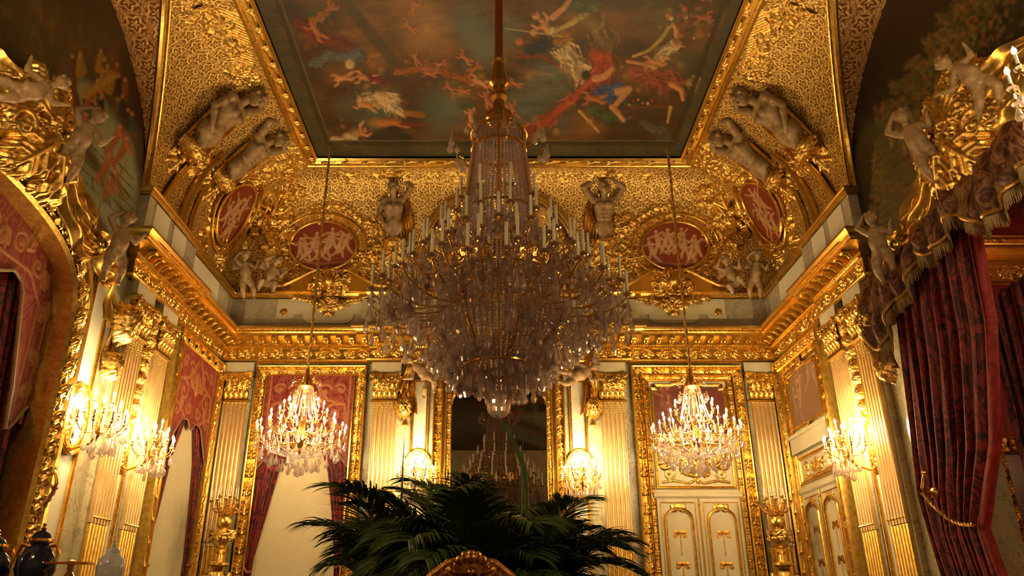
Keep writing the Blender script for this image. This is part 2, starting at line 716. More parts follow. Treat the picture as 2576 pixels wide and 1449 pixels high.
    def mesh(self, name, mat, fn=None, smooth=True):
        U = self.u0 + self.c * np.arange(self.nu)[:, None] * np.ones((1, self.nv))
        W = self.v0 + self.c * np.arange(self.nv)[None, :] * np.ones((self.nu, 1))
        hh = np.pad(self.h, 1)
        n0, n1 = self.h.shape
        b = sum(hh[i:i + n0, j:j + n1] * (4 if i == j == 1 else 2 if 1 in (i, j) else 1) for i in range(3) for j in range(3)) / 16.0
        k = b > 1e-4
        keep = k[:-1, :-1] | k[1:, :-1] | k[1:, 1:] | k[:-1, 1:]
        h = np.where(k, b, -0.004)
        P = fn(U, W, h) if fn else np.stack([U, W, h], -1)
        return grid_mesh(name, P, mat, keep=keep, smooth=smooth)


# ------------------------------------------------------------------ painting: strokes of colour on a grid of vertices
def vnoise(shape, cells, seed, octaves=3):
    g = np.random.RandomState(seed)
    out = np.zeros(shape)
    amp, tot = 1.0, 0.0
    for o in range(octaves):
        c = cells * 2 ** o
        a = g.rand(c + 2, c + 2)
        y = np.linspace(0, c, shape[0])
        x = np.linspace(0, c, shape[1])
        iy, ix = y.astype(int), x.astype(int)
        fy, fx = (y - iy)[:, None], (x - ix)[None, :]
        fy, fx = fy * fy * (3 - 2 * fy), fx * fx * (3 - 2 * fx)
        v = (a[iy][:, ix] * (1 - fy) + a[iy + 1][:, ix] * fy) * (1 - fx) + (a[iy][:, ix + 1] * (1 - fy) + a[iy + 1][:, ix + 1] * fy) * fx
        out += amp * v
        tot += amp
        amp *= 0.5
    return out / tot


class Paint:
    def __init__(self, u0, u1, v0, v1, nu, nv, base):
        self.u0, self.v0, self.nu, self.nv = u0, v0, nu, nv
        self.cu, self.cv = (u1 - u0) / (nu - 1), (v1 - v0) / (nv - 1)
        self.c = np.ones((nu, nv, 3)) * np.array(base)
        self.U = u0 + self.cu * np.arange(nu)[:, None] * np.ones((1, nv))
        self.W = v0 + self.cv * np.arange(nv)[None, :] * np.ones((nu, 1))

    def seg(self, p, q, r0, r1, col, soft=0.35, shade=0.35, alpha=1.0, side=None):
        rm = max(r0, r1)
        i0 = max(0, int((min(p[0], q[0]) - rm - self.u0) / self.cu))
        i1 = min(self.nu, int((max(p[0], q[0]) + rm - self.u0) / self.cu) + 2)
        j0 = max(0, int((min(p[1], q[1]) - rm - self.v0) / self.cv))
        j1 = min(self.nv, int((max(p[1], q[1]) + rm - self.v0) / self.cv) + 2)
        if i1 <= i0 or j1 <= j0:
            return
        U, W = self.U[i0:i1, j0:j1], self.W[i0:i1, j0:j1]
        dx, dy = q[0] - p[0], q[1] - p[1]
        L2 = dx * dx + dy * dy + 1e-12
        t = np.clip(((U - p[0]) * dx + (W - p[1]) * dy) / L2, 0, 1)
        ex, ey = U - p[0] - t * dx, W - p[1] - t * dy
        r = r0 + (r1 - r0) * t + 1e-9
        k = np.sqrt(ex * ex + ey * ey) / r
        a = np.clip((1 - k) / soft, 0, 1) * alpha
        lit = 1 + shade * ((-ex + ey) / r) * 0.9 - shade * 0.4 * k * k
        c = np.array(col)[None, None, :] * lit[..., None]
        w = self.c[i0:i1, j0:j1]
        w *= (1 - a[..., None])
        w += c * a[..., None]

    def line(self, pts, r0, r1, col, **kw):
        n = len(pts) - 1
        for i in range(n):
            self.seg(pts[i], pts[i + 1], r0 + (r1 - r0) * i / n, r0 + (r1 - r0) * (i + 1) / n, col, **kw)

    def blob(self, p, r, col, **kw):
        self.seg(p, (p[0] + 1e-5, p[1]), r, r, col, **kw)


def frames(path, nrm, spacing, closed=False, off=0.5):
    """matrices along a path: X = tangent, Z = nrm"""
    pts = [Vector(p) for p in path]
    if closed:
        pts.append(pts[0])
    L = [0.0]
    for i in range(len(pts) - 1):
        L.append(L[-1] + (pts[i + 1] - pts[i]).length)
    n = max(1, round(L[-1] / spacing))
    st = L[-1] / n
    out = []
    i = 0
    for k in range(n):
        s = (k + off) * st
        while i < len(L) - 2 and L[i + 1] < s:
            i += 1
        t = (pts[i + 1] - pts[i]).normalized()
        p = pts[i] + t * (s - L[i])
        N = Vector(nrm).normalized()
        out.append(basis(p, t, N.cross(t), N))
    return out


# walls as local planes: matrices with X = along the wall (to the right seen from the room), Y = up, Z = out of the wall
HW, DB = 4.55, 12.0
WALL_B = basis(Vector((0, DB, 0)), Vector((1, 0, 0)), Vector((0, 0, 1)), Vector((0, -1, 0)))
WALL_L = basis(Vector((-HW, 0, 0)), Vector((0, 1, 0)), Vector((0, 0, 1)), Vector((1, 0, 0)))
WALL_R = basis(Vector((HW, 0, 0)), Vector((0, -1, 0)), Vector((0, 0, 1)), Vector((-1, 0, 0)))

# ================================================================== ROOM SHELL
FLOOR = -EYE
ZS, ZC = 4.95, 6.9                 # spring of the vault, ceiling
CEN = 5.2                          # the room is symmetric about y = CEN
DR = 2 * CEN - DB                  # rear wall
CX_, CY_ = 3.2, 10.97              # where the vault ends
SX, SY, SZ = HW - CX_, DB - CY_, ZC - ZS


class Cove:
    def __init__(self, side):
        self.side = side
        self.se = SY if side == 'B' else SX
        a = np.linspace(0, PI / 2, 200)
        ds = np.hypot(self.se * np.sin(a), SZ * np.cos(a)) * (a[1] - a[0])
        self.a, self.s = a, np.concatenate([[0], np.cumsum((ds[1:] + ds[:-1]) / 2)])
        self.len = self.s[-1]

    def arr(self, U, Sv, H):
        a = np.interp(Sv, self.s, self.a)
        ca, sa = np.cos(a), np.sin(a)
        n1, n2 = -ca / self.se, -sa / SZ
        l = np.hypot(n1, n2)
        n1, n2 = n1 / l, n2 / l
        out = self.se * ca + n1 * H
        z = ZS + SZ * sa + n2 * H
        if self.side == 'B':
            return np.stack([U, CY_ + out, z], -1)
        if self.side == 'L':
            return np.stack([-(CX_ + out), U, z], -1)
        return np.stack([CX_ + out, -U, z], -1)

    def P(self, u, s, h=0.0):
        p = self.arr(np.array([float(u)]), np.array([float(s)]), np.array([float(h)]))[0]
        return Vector(p)

    def frame(self, u, s, h=0.0, rot=0.0):
        p = self.P(u, s, h)
        ex = (self.P(u + 0.01, s, h) - p).normalized()
        ey = (self.P(u, s + 0.01, h) - self.P(u, s - 0.01, h)).normalized()
        return basis(p, ex, ey, ex.cross(ey)) @ RZ(rot)

    def hit(self, px, py):
        d = ray(px, py)
        lo, hi = 0.0, PI / 2
        for _ in range(40):
            m = (lo + hi) / 2
            z = ZS + SZ * math.sin(m)
            o = self.se * math.cos(m) + (CY_ if self.side == 'B' else CX_)
            q = d.z / (d.y if self.side == 'B' else abs(d.x))
            if z < q * o:
                lo = m
            else:
                hi = m
        z = ZS + SZ * math.sin(lo)
        k = z / d.z
        s = float(np.interp(lo, self.a, self.s))
        return ((d.x * k if self.side == 'B' else (d.y * k if self.side == 'L' else -d.y * k)), s)


CB, CL, CR = Cove('B'), Cove('L'), Cove('R')


def yl(z):                         # half width of the side arch at height z
    return 3.25 * math.sqrt(max(0.0, 1 - ((z - ZS) / 1.93) ** 2))


def zl(y):                         # soffit height of the side arch
    return ZS + 1.93 * math.sqrt(max(0.0, 1 - ((y - CEN) / 3.25) ** 2))


def zo(y, hw=2.3, h=1.0):          # head of the arched opening
    return 2.7 + h * max(0.0, 1 - (abs(y - CEN) / hw) ** 3) ** (1 / 3)


mb = MB().box(-HW - 3.4, HW + 3.4, DR - 0.4, DB + 0.4, FLOOR - 0.2, FLOOR)
floor_ob = struct('floor', mb.mesh('floor', 'parquet', False), 'dark wooden floor of the salon')

# walls
mb = MB().box(-HW, HW, DB, DB + 0.35, FLOOR, ZC + 0.3)
wall_back = struct('wall_back', mb.mesh('wall_back', 'marble', False), 'pale marble end wall with gilded pilasters')
mb = MB().box(-HW, HW, DR - 0.35, DR, FLOOR, ZC + 0.3)
wall_rear = struct('wall_rear', mb.mesh('wall_rear', 'marble', False), 'marble wall behind the viewer')
for sg, nm in ((-1, 'left'), (1, 'right')):
    mb = MB()
    x0, x1 = sorted((sg * HW, sg * (HW + 0.35)))
    mb.box(x0, x1, CEN + 2.3, DB + 0.35, FLOOR, ZS)
    mb.box(x0, x1, DR - 0.35, CEN - 2.3, FLOOR, ZS)
    ys = [CEN - 2.3 * math.cos(PI * i / 40) for i in range(41)]
    for i in range(40):            # wall over the arched opening
        za, zb = zo(ys[i]), zo(ys[i + 1])
        mb.add([(x0, ys[i], za), (x1, ys[i], za), (x1, ys[i + 1], zb), (x0, ys[i + 1], zb),
                (x0, ys[i], 5.2), (x1, ys[i], 5.2), (x1, ys[i + 1], 5.2), (x0, ys[i + 1], 5.2)],
               [(0, 1, 2, 3), (4, 7, 6, 5), (0, 3, 7, 4), (1, 5, 6, 2)])
    struct('wall_' + nm, mb.mesh('wall_side', 'marble', False), 'marble %s wall with a wide arched opening' % nm)

# vault panels (patterned gilt stucco)
def cove_patch(side, mirror):
    C_ = {'B': CB, 'L': CL, 'R': CR}[side]
    na, nt = 40, 60
    A = np.linspace(0, 1, na)
    Sv = A * C_.len
    aa = np.interp(Sv, C_.s, C_.a)
    U = np.zeros((na, nt))
    t = np.linspace(0, 1, nt)
    for i, a in enumerate(aa):
        if side == 'B':
            w = CX_ + SX * math.cos(a)
            U[i] = -w + 2 * w * t
        else:
            z = ZS + SZ * math.sin(a)
            lo, hi = CEN + yl(z), CY_ + SY * math.cos(a)
            U[i] = lo + (hi - lo) * t
    SS = Sv[:, None] * np.ones((1, nt))
    UU = -U if side == 'R' else U
    P = C_.arr(UU, SS, np.zeros_like(U))
    uv = np.stack([U, SS], -1)
    if mirror:
        P[..., 1] = 2 * CEN - P[..., 1]
    return grid_mesh('vault_' + side, P, 'vault', uv=uv)


for side, nm in (('B', 'back'), ('L', 'left'), ('R', 'right')):
    struct('vault_' + nm, cove_patch(side, False), 'curved gilt patterned vault rising from the %s wall' % nm)
    if side != 'B':
        struct('vault_rear', cove_patch(side, True), 'curved gilt patterned vault behind the viewer, %s side' % nm)

# arch soffits between the vault and the painted lunettes, lunette paintings are built with the pictures
for sg, nm in ((-1, 'left'), (1, 'right')):
    n = 90
    ang = np.linspace(0, PI, n)
    P = np.zeros((n, 8, 3))
    uv = np.zeros((n, 8, 2))
    for i, a in enumerate(ang):
        y, z = CEN + 3.25 * math.cos(a), ZS + 1.93 * math.sin(a)
        ca = math.sqrt(max(0, 1 - ((z - ZS) / SZ) ** 2))
        xo = CX_ + SX * ca
        for j in range(8):
            x = HW + 0.02 + (xo - HW - 0.02) * j / 7
            P[i, j] = (sg * x, y, z)
            uv[i, j] = (a * 2.7, x)
    struct('arch_soffit_' + nm, grid_mesh('arch_soffit', P, 'soffit', uv=uv), 'patterned underside of the %s painted arch' % nm)
    # gilt rib on the arris
    pts = []
    for i in range(61):
        a = PI * i / 60
        y, z = CEN + 3.25 * math.cos(a), ZS + 1.93 * math.sin(a)
        ca = math.sqrt(max(0, 1 - ((z - ZS) / SZ) ** 2))
        pts.append((sg * (CX_ + SX * ca - 0.01), y, z - 0.005))
    rb = struct('arch_rib_' + nm, MB().tube(pts, 0.045, 8).tube([(p[0] - sg * 0.07 , p[1], p[2] + 0.01) for p in pts], 0.02, 6).mesh('arch_rib', 'gold'), 'gilt rib along the %s arch' % nm)

# ceiling frame and soffit above the painting
mb = MB().box(-CX_ - 0.05, CX_ + 0.05, DR + 1.0, CY_ + 0.05, ZC + 0.16, ZC + 0.3)
struct('ceiling', mb.mesh('ceiling', 'dark', False), 'flat ceiling above the painted canvas')

CEI = [(-3.0, 2 * CEN - 10.77, ZC), (3.0, 2 * CEN - 10.77, ZC), (3.0, 10.77, ZC), (-3.0, 10.77, ZC)]
# side = nrm x t ; nrm = -z, path counter clockwise from above -> side points outwards
prof = [(-0.0, -0.10), (-0.0, 0.0), (0.03, 0.03), (0.05, 0.03), (0.06, 0.0), (0.10, 0.04), (0.15, 0.05), (0.19, 0.02), (0.21, 0.035), (0.25, 0.03), (0.27, -0.05)]
cf = thing('ceiling_frame', 'wide gilded frame around the painted ceiling', 'picture frame', (0, CEN, ZC))
part('moulding', MB().sweep(CEI, (0, 0, -1), prof, closed=True).mesh('ceiling_moulding', 'gold_plain', angle=25), cf)
r = Relief(-0.16, 0.16, -0.07, 0.07, 0.008)
r.line([(-0.15, -0.045), (-0.05, 0.0), (0.06, 0.045), (0.15, 0.05)], 0.014, 0.008)
r.leaf((-0.06, -0.01), 0.5, 0.13, 0.05, 3, 0.9, 0.004)
r.leaf((0.02, 0.02), -1.2, 0.07, 0.035, 2)
r.dot((0.11, -0.02), 0.018)
me_ct = r.mesh('ribbon_tuft', 'gold_relief')
k = 0
for Mx in frames([(CEI[0][0] - 0.12, 5.2, ZC), (-3.12, 10.89, ZC), (3.12, 10.89, ZC), (3.12, 5.2, ZC)], (0, 0, -1), 0.34):
    part('ribbon_tuft', me_ct, cf, Mx @ T(0, 0, 0.035))

# ------------------------------------------------------------------ entablature
EZ = 3.76


def plan(a_list=None):
    """plan path of the entablature, right wall -> back wall -> left wall, with breaks over the pilasters"""
    p = []
    d = 0.07
    def brk(pts):
        p.extend(pts)
    p.append((HW, 8.5))
    p.append((HW, 8.5))
    brk([(HW - d, 8.5), (HW - d, 9.95), (HW, 9.95)])
    p.append((HW, DB))
    brk([(4.0, DB), ])
    brk([(2.1, DB), (2.1, DB - d), (1.52, DB - d), (1.52, DB)])
    q = [(-x, y) for (x, y) in reversed(p)]
    p2 = p[1:] + q[:-1]
    return [(x, y, 0) for x, y in p2]


PLAN = plan()
ent_prof = [(0.0, 3.74), (0.035, 3.74), (0.035, 3.765), (0.05, 3.775), (0.06, 3.79), (0.05, 3.805), (0.03, 3.815), (0.02, 3.82),
            (0.02, 3.99), (0.045, 4.0), (0.045, 4.055), (0.06, 4.065), (0.06, 4.15), (0.22, 4.155), (0.22, 4.185), (0.235, 4.195),
            (0.245, 4.22), (0.27, 4.25), (0.295, 4.265), (0.30, 4.27), (0.30, 4.30), (0.0, 4.32)]
ent = thing('trim_1', 'deep gilded entablature running round the room with leaf frieze', 'cornice', (0, DB, EZ))
ent['kind'] = 'structure'
part('moulding', MB().sweep(PLAN, (0, 0, 1), ent_prof).mesh('entablature', 'gold_plain', angle=25), ent)

# frieze tile: rinceau
def rinceau_tile(L=0.46, H=0.16, cell=0.006, mat='gold_relief', name='rinceau'):
    r = Relief(-L / 2, L / 2, -H / 2, H / 2, cell)
    for s in (-1, 1):
        c = (s * L * 0.25, s * H * 0.06)
        r.spiral(c, H * 0.36, -PI / 2 if s < 0 else PI / 2, 1.4, 0.010, 1, 1.1)
        r.flower(c, H * 0.17, 6, 0.2, 0.9, 0.008)
        for q in range(5):
            a = q * 1.25 + (0 if s < 0 else 0.6)
            r.leaf((c[0] + H * 0.30 * math.cos(a), c[1] + H * 0.30 * math.sin(a)), a + 0.9, H * 0.36, H * 0.2, 2, 0.9, 0.0, 0.8)
    r.leaf((0, -H * 0.42), PI / 2, H * 0.8, H * 0.34, 3, 0.9, 0.004)
    return r.mesh(name, mat)


RIN = rinceau_tile()


def along_plan(z, out, sp, z0=None):
    """placements facing the room along the entablature plan"""
    res = []
    P3 = PLAN
    for i in range(len(P3) - 1):
        a, b = Vector(P3[i]), Vector(P3[i + 1])
        L = (b - a).length
        if L < 0.25:
            continue
        t = (b - a).normalized()
        inn = Vector((0, 0, 1)).cross(t)
        n = max(1, int(L / sp + 0.35))
        for k in range(n):
            p = a + t * (L * (k + 0.5) / n) + inn * out
            p.z = z
            res.append((basis(p, -t, Vector((0, 0, 1)), inn), L / n))
    return res


for Mx, st in along_plan(3.905, 0.021, 0.46):
    part('frieze_scroll', RIN, ent, Mx @ S(st / 0.46, 1, 1.9))
# rope bead, egg course, leaf course
rope = MB()
for k in range(4):
    a = -0.9
    rope.tube([(-0.055 + 0.0367 * k - 0.012, -0.018, 0.0), (-0.055 + 0.0367 * k, 0, 0.014), (-0.055 + 0.0367 * k + 0.012, 0.018, 0.0)], [0.008, 0.013, 0.008], 5)
me_rope = rope.mesh('rope_bead', 'gold')
for Mx, st in along_plan(4.028, 0.045, 0.147):
    part('rope_bead', me_rope, ent, Mx @ S(st / 0.147, 1, 1))
bd = MB()
for k in range(6):
    bd.ball(0.011, 6, 4, T(-0.125 + 0.05 * k, 0, 0.0), 1.0)
    bd.ball(0.008, 5, 4, T(-0.1 + 0.05 * k, 0, 0.0), 1.4)
me_bd = bd.mesh('pearl_row', 'gold')
for Mx, st in along_plan(3.79, 0.06, 0.3):
    part('pearl_row', me_bd, ent, Mx @ S(st / 0.3, 1, 1))
# modillions: small scrolled brackets with a leaf
md = MB()
sc_prof = [(0.0, -0.045), (0.03, -0.05), (0.055, -0.038), (0.065, -0.015), (0.09, 0.004), (0.125, 0.006), (0.145, -0.01), (0.16, 0.006), (0.16, 0.04), (0.0, 0.04)]
poly = [(a, b) for a, b in sc_prof]
md.prism(poly, -0.035, 0.035, basis(Vector((0, 0, 0)), Vector((0, 0, 1)), Vector((0, 1, 0)), Vector((-1, 0, 0))))
md.tube([(0, -0.04, 0.02), (0, -0.045, 0.05), (0, -0.01, 0.085), (0, -0.003, 0.13)], [0.008, 0.02, 0.016, 0.008], 6)
me_mod = md.mesh('modillion', 'gold')
for Mx, st in along_plan(4.11, 0.06, 0.20):
    part('modillion', me_mod, ent, Mx)
r = Relief(-0.04, 0.04, -0.035, 0.04, 0.005)
r.leaf((0, -0.032), PI / 2, 0.066, 0.03, 2, 1.0)
me_lf = r.mesh('leaf_tip', 'gold')
big = MB()
lt = along_plan(4.232, 0.262, 0.075)
vs, fs = [], []
base_v = [v.co.copy() for v in me_lf.vertices]
base_f = [tuple(p.vertices) for p in me_lf.polygons]
r2 = Relief(-0.15, 0.15, -0.035, 0.04, 0.006)
for k in range(4):
    r2.leaf((-0.1125 + 0.075 * k, -0.032), PI / 2, 0.066, 0.032, 2, 1.0)
    r2.line([(-0.15 + 0.075 * k, -0.03), (-0.15 + 0.075 * k, 0.02)], 0.008, 0.012)
me_lf = r2.mesh('leaf_course', 'gold')
for Mx, st in along_plan(4.232, 0.262, 0.3):
    part('leaf_course', me_lf, ent, Mx @ S(st / 0.3, 1, 1) @ RX(-0.5))

# ------------------------------------------------------------------ attic band over the cornice
att = [(0.0, 4.30), (0.10, 4.30), (0.10, 4.36), (0.07, 4.38), (0.07, 4.86), (0.09, 4.87), (0.09, 4.89), (0.11, 4.90), (0.12, 4.93), (0.13, 4.94), (0.13, 4.96), (0.0, 4.97)]
at_ = thing('trim_2', 'ivory attic band above the gilded cornice with gold top moulding', 'attic', (0, DB, 4.3))
at_['kind'] = 'structure'
part('attic_wall', MB().sweep(PLAN, (0, 0, 1), att[:5] + [(0.0, 4.87)]).mesh('attic', 'marble_grey', False), at_)
part('attic_moulding', MB().sweep(PLAN, (0, 0, 1), [(0.0, 4.86)] + att[5:]).mesh('attic_moulding', 'gold_plain', angle=25), at_)
for Mx, st in along_plan(4.90, 0.105, 0.3):
    part('pearl_row', me_bd, at_, Mx @ S(st / 0.3, 1, 1))


def attic_panel(MW, u0, u1):
    """ivory panel with a scalloped lower edge, two rosettes"""
    w = u1 - u0
    um = (u0 + u1) / 2
    b, t_ = 4.42, 4.85
    poly = [(u0, b + 0.08), (u0 + 0.16 * w, b + 0.08), (u0 + 0.18 * w, b + 0.16), (u0 + 0.26 * w, b + 0.16)]
    for k in range(9):
        a = PI + PI / 2 * k / 8
        poly.append((u0 + 0.26 * w + 0.09 * w * (1 + math.cos(a)), b + 0.12 + 0.12 * math.sin(a)))
    poly += [(2 * um - x, y) for x, y in reversed(poly)]
    poly += [(u1, t_), (u0, t_)]
    part('attic_panel', MB().prism(poly, 0.07, 0.10, MW).mesh('attic_panel', 'cream', False), at_)
    for s in (-1, 1):
        r = Relief(-0.07, 0.07, -0.07, 0.07, 0.006)
        r.flower((0, 0), 0.06, 7)
        part('rosette', r.mesh('rosette', 'gold_old'), at_, MW @ T(um + s * 0.43 * w, 4.62, 0.10))


attic_panel(WALL_B, -3.72, -1.98)
attic_panel(WALL_B, 2.05, 3.79)
for MW, s in ((WALL_L, 1), (WALL_R, -1)):
    for (y0, y1) in ((8.62, 9.05), (9.2, 9.62), (10.05, 11.2)):
        u0, u1 = sorted((s * y0, s * y1))
        dd = 0.145 if y1 < 9.9 else 0.075
        part('attic_panel', MB().box(u0, u1, 4.42, 4.84, dd - 0.02, dd + 0.01, MW).mesh('attic_panel', 'white_panel', False), at_)

# ------------------------------------------------------------------ pilasters
M['shaft'] = simple('gilded_ivory', (0.70, 0.46, 0.19), 0.3, 0.6, nscale=5, c2=(0.80, 0.57, 0.28))


def acanthus_mesh(name, L=0.16, w=0.10, mat='gold', curl=1.0):
    """leaf that climbs and curls outwards: x across, y up, z out"""
    n, m = 9, 8
    P = np.zeros((n, m + 1, 3))
    for i in range(n):
        t = i / (n - 1)
        a = t * 1.9 * curl
        y = L * (math.sin(min(a, PI) * 0.8) / 1.05 if t < 1 else 0.93)
        z = 0.012 + L * 0.42 * (t ** 2.4) * curl
        if t > 0.85:
            y -= L * (t - 0.85) * 1.1
        ww = w * (0.55 + 0.45 * math.sin(PI * min(1, t * 1.15))) * (1 - 0.55 * max(0, t - 0.7) / 0.3)
        ww *= 1 + 0.16 * math.cos(t * PI * 7)
        for j in range(m + 1):
            x = (j / m - 0.5)
            P[i, j] = (x * ww, y, z + 0.018 * (1 - (2 * x) ** 2) + 0.006 * math.cos(x * PI * 6))
    return grid_mesh(name, P, mat)


ACA = acanthus_mesh('acanthus_leaf')
ACB = acanthus_mesh('acanthus_leaf_tall', 0.22, 0.10)
vol = MB()
pts = []
for i in range(22):
    t = i / 21
    a = -0.3 + t * 2 * PI * 1.4
    rr = 0.052 * (1 - 0.82 * t)
    pts.append((0.055 - 0.0 + rr * math.cos(a), 0.0 + rr * math.sin(a), 0.02 + 0.02 * t))
vol.tube([(-0.06, -0.12, 0.0), (-0.03, -0.06, 0.01), (0.04, 0.03, 0.02)] + pts[4:], [0.012] * 8 + [0.011] * 8 + [0.008] * (3 + len(pts[4:]) - 16), 6, flat=1.8)
VOL = vol.mesh('volute', 'gold')
r = Relief(-0.23, 0.23, -0.14, 0.20, 0.006)
r.foliage((-0.1, 0.02), 0.10, 22, 5, 0.07, 1.0, 0.01, 0.2)
r.foliage((0.1, 0.02), 0.10, 22, 6, 0.07, 1.0, 0.01, 0.2)
for q in (-1, 1):
    r.line([(0, -0.08), (q * 0.06, 0.06), (q * 0.15, 0.12)], 0.012, 0.012)
    r.leaf((q * 0.03, -0.05), PI / 2 - q * 0.6, 0.18, 0.08, 3, 1.1, 0.01)
r.shell((0, 0.03), 0.08, PI / 2, 7, 2.4, 1.0, 0.012)
FAC = r.mesh('capital_flower', 'gold')


def pilaster(MW, u0, u1, label, depth=0.07, ztop=3.09, capz=3.56, plain=False):
    w = u1 - u0
    um = (u0 + u1) / 2
    th = thing('pilaster', label, 'pilaster', MW @ T(um, FLOOR, 0), 'fluted pilasters with gilded capitals')
    B = MW @ T(um, 0, 0)
    # backing of marble
    part('backing', MB().box(-w / 2 - 0.035, w / 2 + 0.035, FLOOR, EZ, 0, depth * 0.6, B).mesh('pilaster_back', 'marble', False), th)
    # fluted shaft
    nf = 6
    hw_ = w / 2 - 0.01
    poly = [(-hw_, 0)]
    for k in range(nf):
        c = -hw_ + 2 * hw_ * (k + 0.5) / nf
        rr = hw_ / nf * 0.72
        for q in range(7):
            a = PI - PI * q / 6
            poly.append((c + rr * math.cos(a), depth - 0.8 * rr * math.sin(a)))
    poly.append((hw_, 0))
    zz = 0.90
    Mx = B @ basis(Vector((0, 0, 0)), Vector((1, 0, 0)), Vector((0, 0, 1)), Vector((0, -1, 0)))
    part('shaft', MB().prism(poly, -ztop, -zz, Mx).mesh('shaft', 'shaft', True, 30), th)
    poly2 = [(-hw_, 0)]
    for k in range(nf):
        c = -hw_ + 2 * hw_ * (k + 0.5) / nf
        rr = hw_ / nf * 0.9
        for q in range(7):
            a = PI - PI * q / 6
            poly2.append((c + rr * math.cos(a), depth * 0.8 + 0.8 * rr * math.sin(a)))
    poly2.append((hw_, 0))
    part('reeded_base', MB().prism(poly2, -zz + 0.01, 0.2, Mx).mesh('reeds', 'gold', True, 30), th)
    part('pedestal', MB().box(-w / 2 - 0.04, w / 2 + 0.04, FLOOR, -0.2, 0, depth + 0.05, B).box(-w / 2 - 0.06, w / 2 + 0.06, -0.27, -0.2, 0, depth + 0.08, B).mesh('pedestal', 'marble_dark', False), th)
    bells = MB()
    for k in range(nf):
        c = -hw_ + 2 * hw_ * (k + 0.5) / nf
        for j in range(4 if k % 2 else 6):
            bells.ball(0.014 - 0.001 * j, 6, 4, B @ T(c, ztop - 0.05 - 0.034 * j, depth - 0.012))
        bells.ball(0.015, 6, 4, B @ T(c, zz + 0.06, depth - 0.01), 2.5)
    part('husk_drops', bells.mesh('husk_drops', 'gold'), th, kind='stuff')
    # necking
    part('necking', MB().sweep([B @ Vector((w / 2, ztop, 0)), B @ Vector((w / 2, ztop, depth)), B @ Vector((-w / 2, ztop, depth)), B @ Vector((-w / 2, ztop, 0))],
                               MW.to_3x3() @ Vector((0, 1, 0)), [(-0.02, -0.01), (0.012, -0.01), (0.03, 0.01), (0.02, 0.03), (0.0, 0.045), (-0.02, 0.045)]).mesh('necking', 'gold_plain'), th)
    H = capz - ztop - 0.04
    c0 = ztop + 0.04
    cap = part('capital', MB().prism([(-w / 2 + 0.01, 0), (-w / 2 + 0.01, depth), (w / 2 - 0.01, depth), (w / 2 - 0.01, 0)], -c0 - H * 0.9, -c0, Mx).mesh('capital_bell', 'gold_old', False), th)
    k = H / 0.43
    for j in range(5):
        part('acanthus_leaf', ACA, cap, B @ T(-w / 2 + w * (j + 0.5) / 5, c0, depth) @ S(w / 5 / 0.1, 0.85 * k, k))
    for j in range(4):
        part('acanthus_leaf', ACB, cap, B @ T(-w / 2 + w * (j + 1) / 5, c0 + 0.07 * k, depth + 0.01) @ S(w / 5 / 0.1, 0.95 * k, k * 1.1))
    for s in (-1, 1):
        part('volute', VOL, cap, B @ T(s * (w / 2 - 0.05), c0 + H * 0.80, depth + 0.035) @ S(s * 1.25 * w / 0.42, 1.2 * k, 1.2))
    part('capital_flower', FAC, cap, B @ T(0, c0 + H * 0.58, depth + 0.02) @ S(w / 0.42, k, 1.3))
    ab = []
    for q in range(9):
        x = -1 + 2 * q / 8
        ab.append((x * (w / 2 + 0.045), depth + 0.045 + 0.055 * abs(x) ** 2.2))
    ab = [(-w / 2 - 0.045, 0)] + ab + [(w / 2 + 0.045, 0)]
    part('abacus', MB().prism(ab, -capz, -capz + 0.035, Mx).prism([(x * 0.96, y * 0.95) for x, y in ab], -capz + 0.035, -capz + 0.06, Mx).mesh('abacus', 'gold_plain', False), cap)
    part('impost', MB().box(-w / 2 - 0.03, w / 2 + 0.03, capz + 0.02, EZ - 0.02, 0, depth + 0.02, B).mesh('impost', 'cream', False), th)
    return th


P_POS = {}
pilaster(WALL_B, -4.42, -4.01, 'fluted pilaster in the left corner, behind the gilded floor candelabrum')
pilaster(WALL_B, 4.01, 4.42, 'fluted pilaster in the right corner, behind the gilded floor candelabrum')
pilaster(WALL_B, -2.03, -1.61, 'fluted pilaster just left of the mirror, beside the curtained window')
pilaster(WALL_B, 1.60, 2.02, 'fluted pilaster just right of the mirror, beside the ivory double door')
for MW, s, nm in ((WALL_L, 1, 'left'), (WALL_R, -1, 'right')):
    o = 'window' if nm == 'left' else 'door'
    for (y0, y1, lb) in ((8.62, 9.06, 'nearer'), (9.38, 9.80, 'farther')):
        u0, u1 = sorted((s * y0, s * y1))
        pilaster(MW, u0, u1, 'fluted pilaster on the %s wall, the %s' % (nm, 'one next to the arched opening' if lb == 'nearer' else 'one next to the %s frame' % o), 0.12)

# ------------------------------------------------------------------ carved frames
def frame_leaf(w, L=0.24, seed=1):
    r = Relief(-L / 2, L / 2, -w / 2, w / 2, 0.006)
    r.leaf((-L * 0.48, 0), 0.0, L * 0.62, w * 0.62, 3, 1.0, 0.003)
    r.spiral((L * 0.22, w * 0.12), w * 0.26, PI, 1.1, w * 0.07, -1, 1.1)
    r.leaf((L * 0.1, -w * 0.2), 0.3, L * 0.36, w * 0.3, 2, 1.0)
    r.dot((L * 0.42, -w * 0.1), w * 0.11)
    r.dot((-L * 0.2, w * 0.36), w * 0.06)
    r.dot((-L * 0.2, -w * 0.36), w * 0.06)
    return r.mesh('frame_leaf', 'gold_relief')


FL = {}


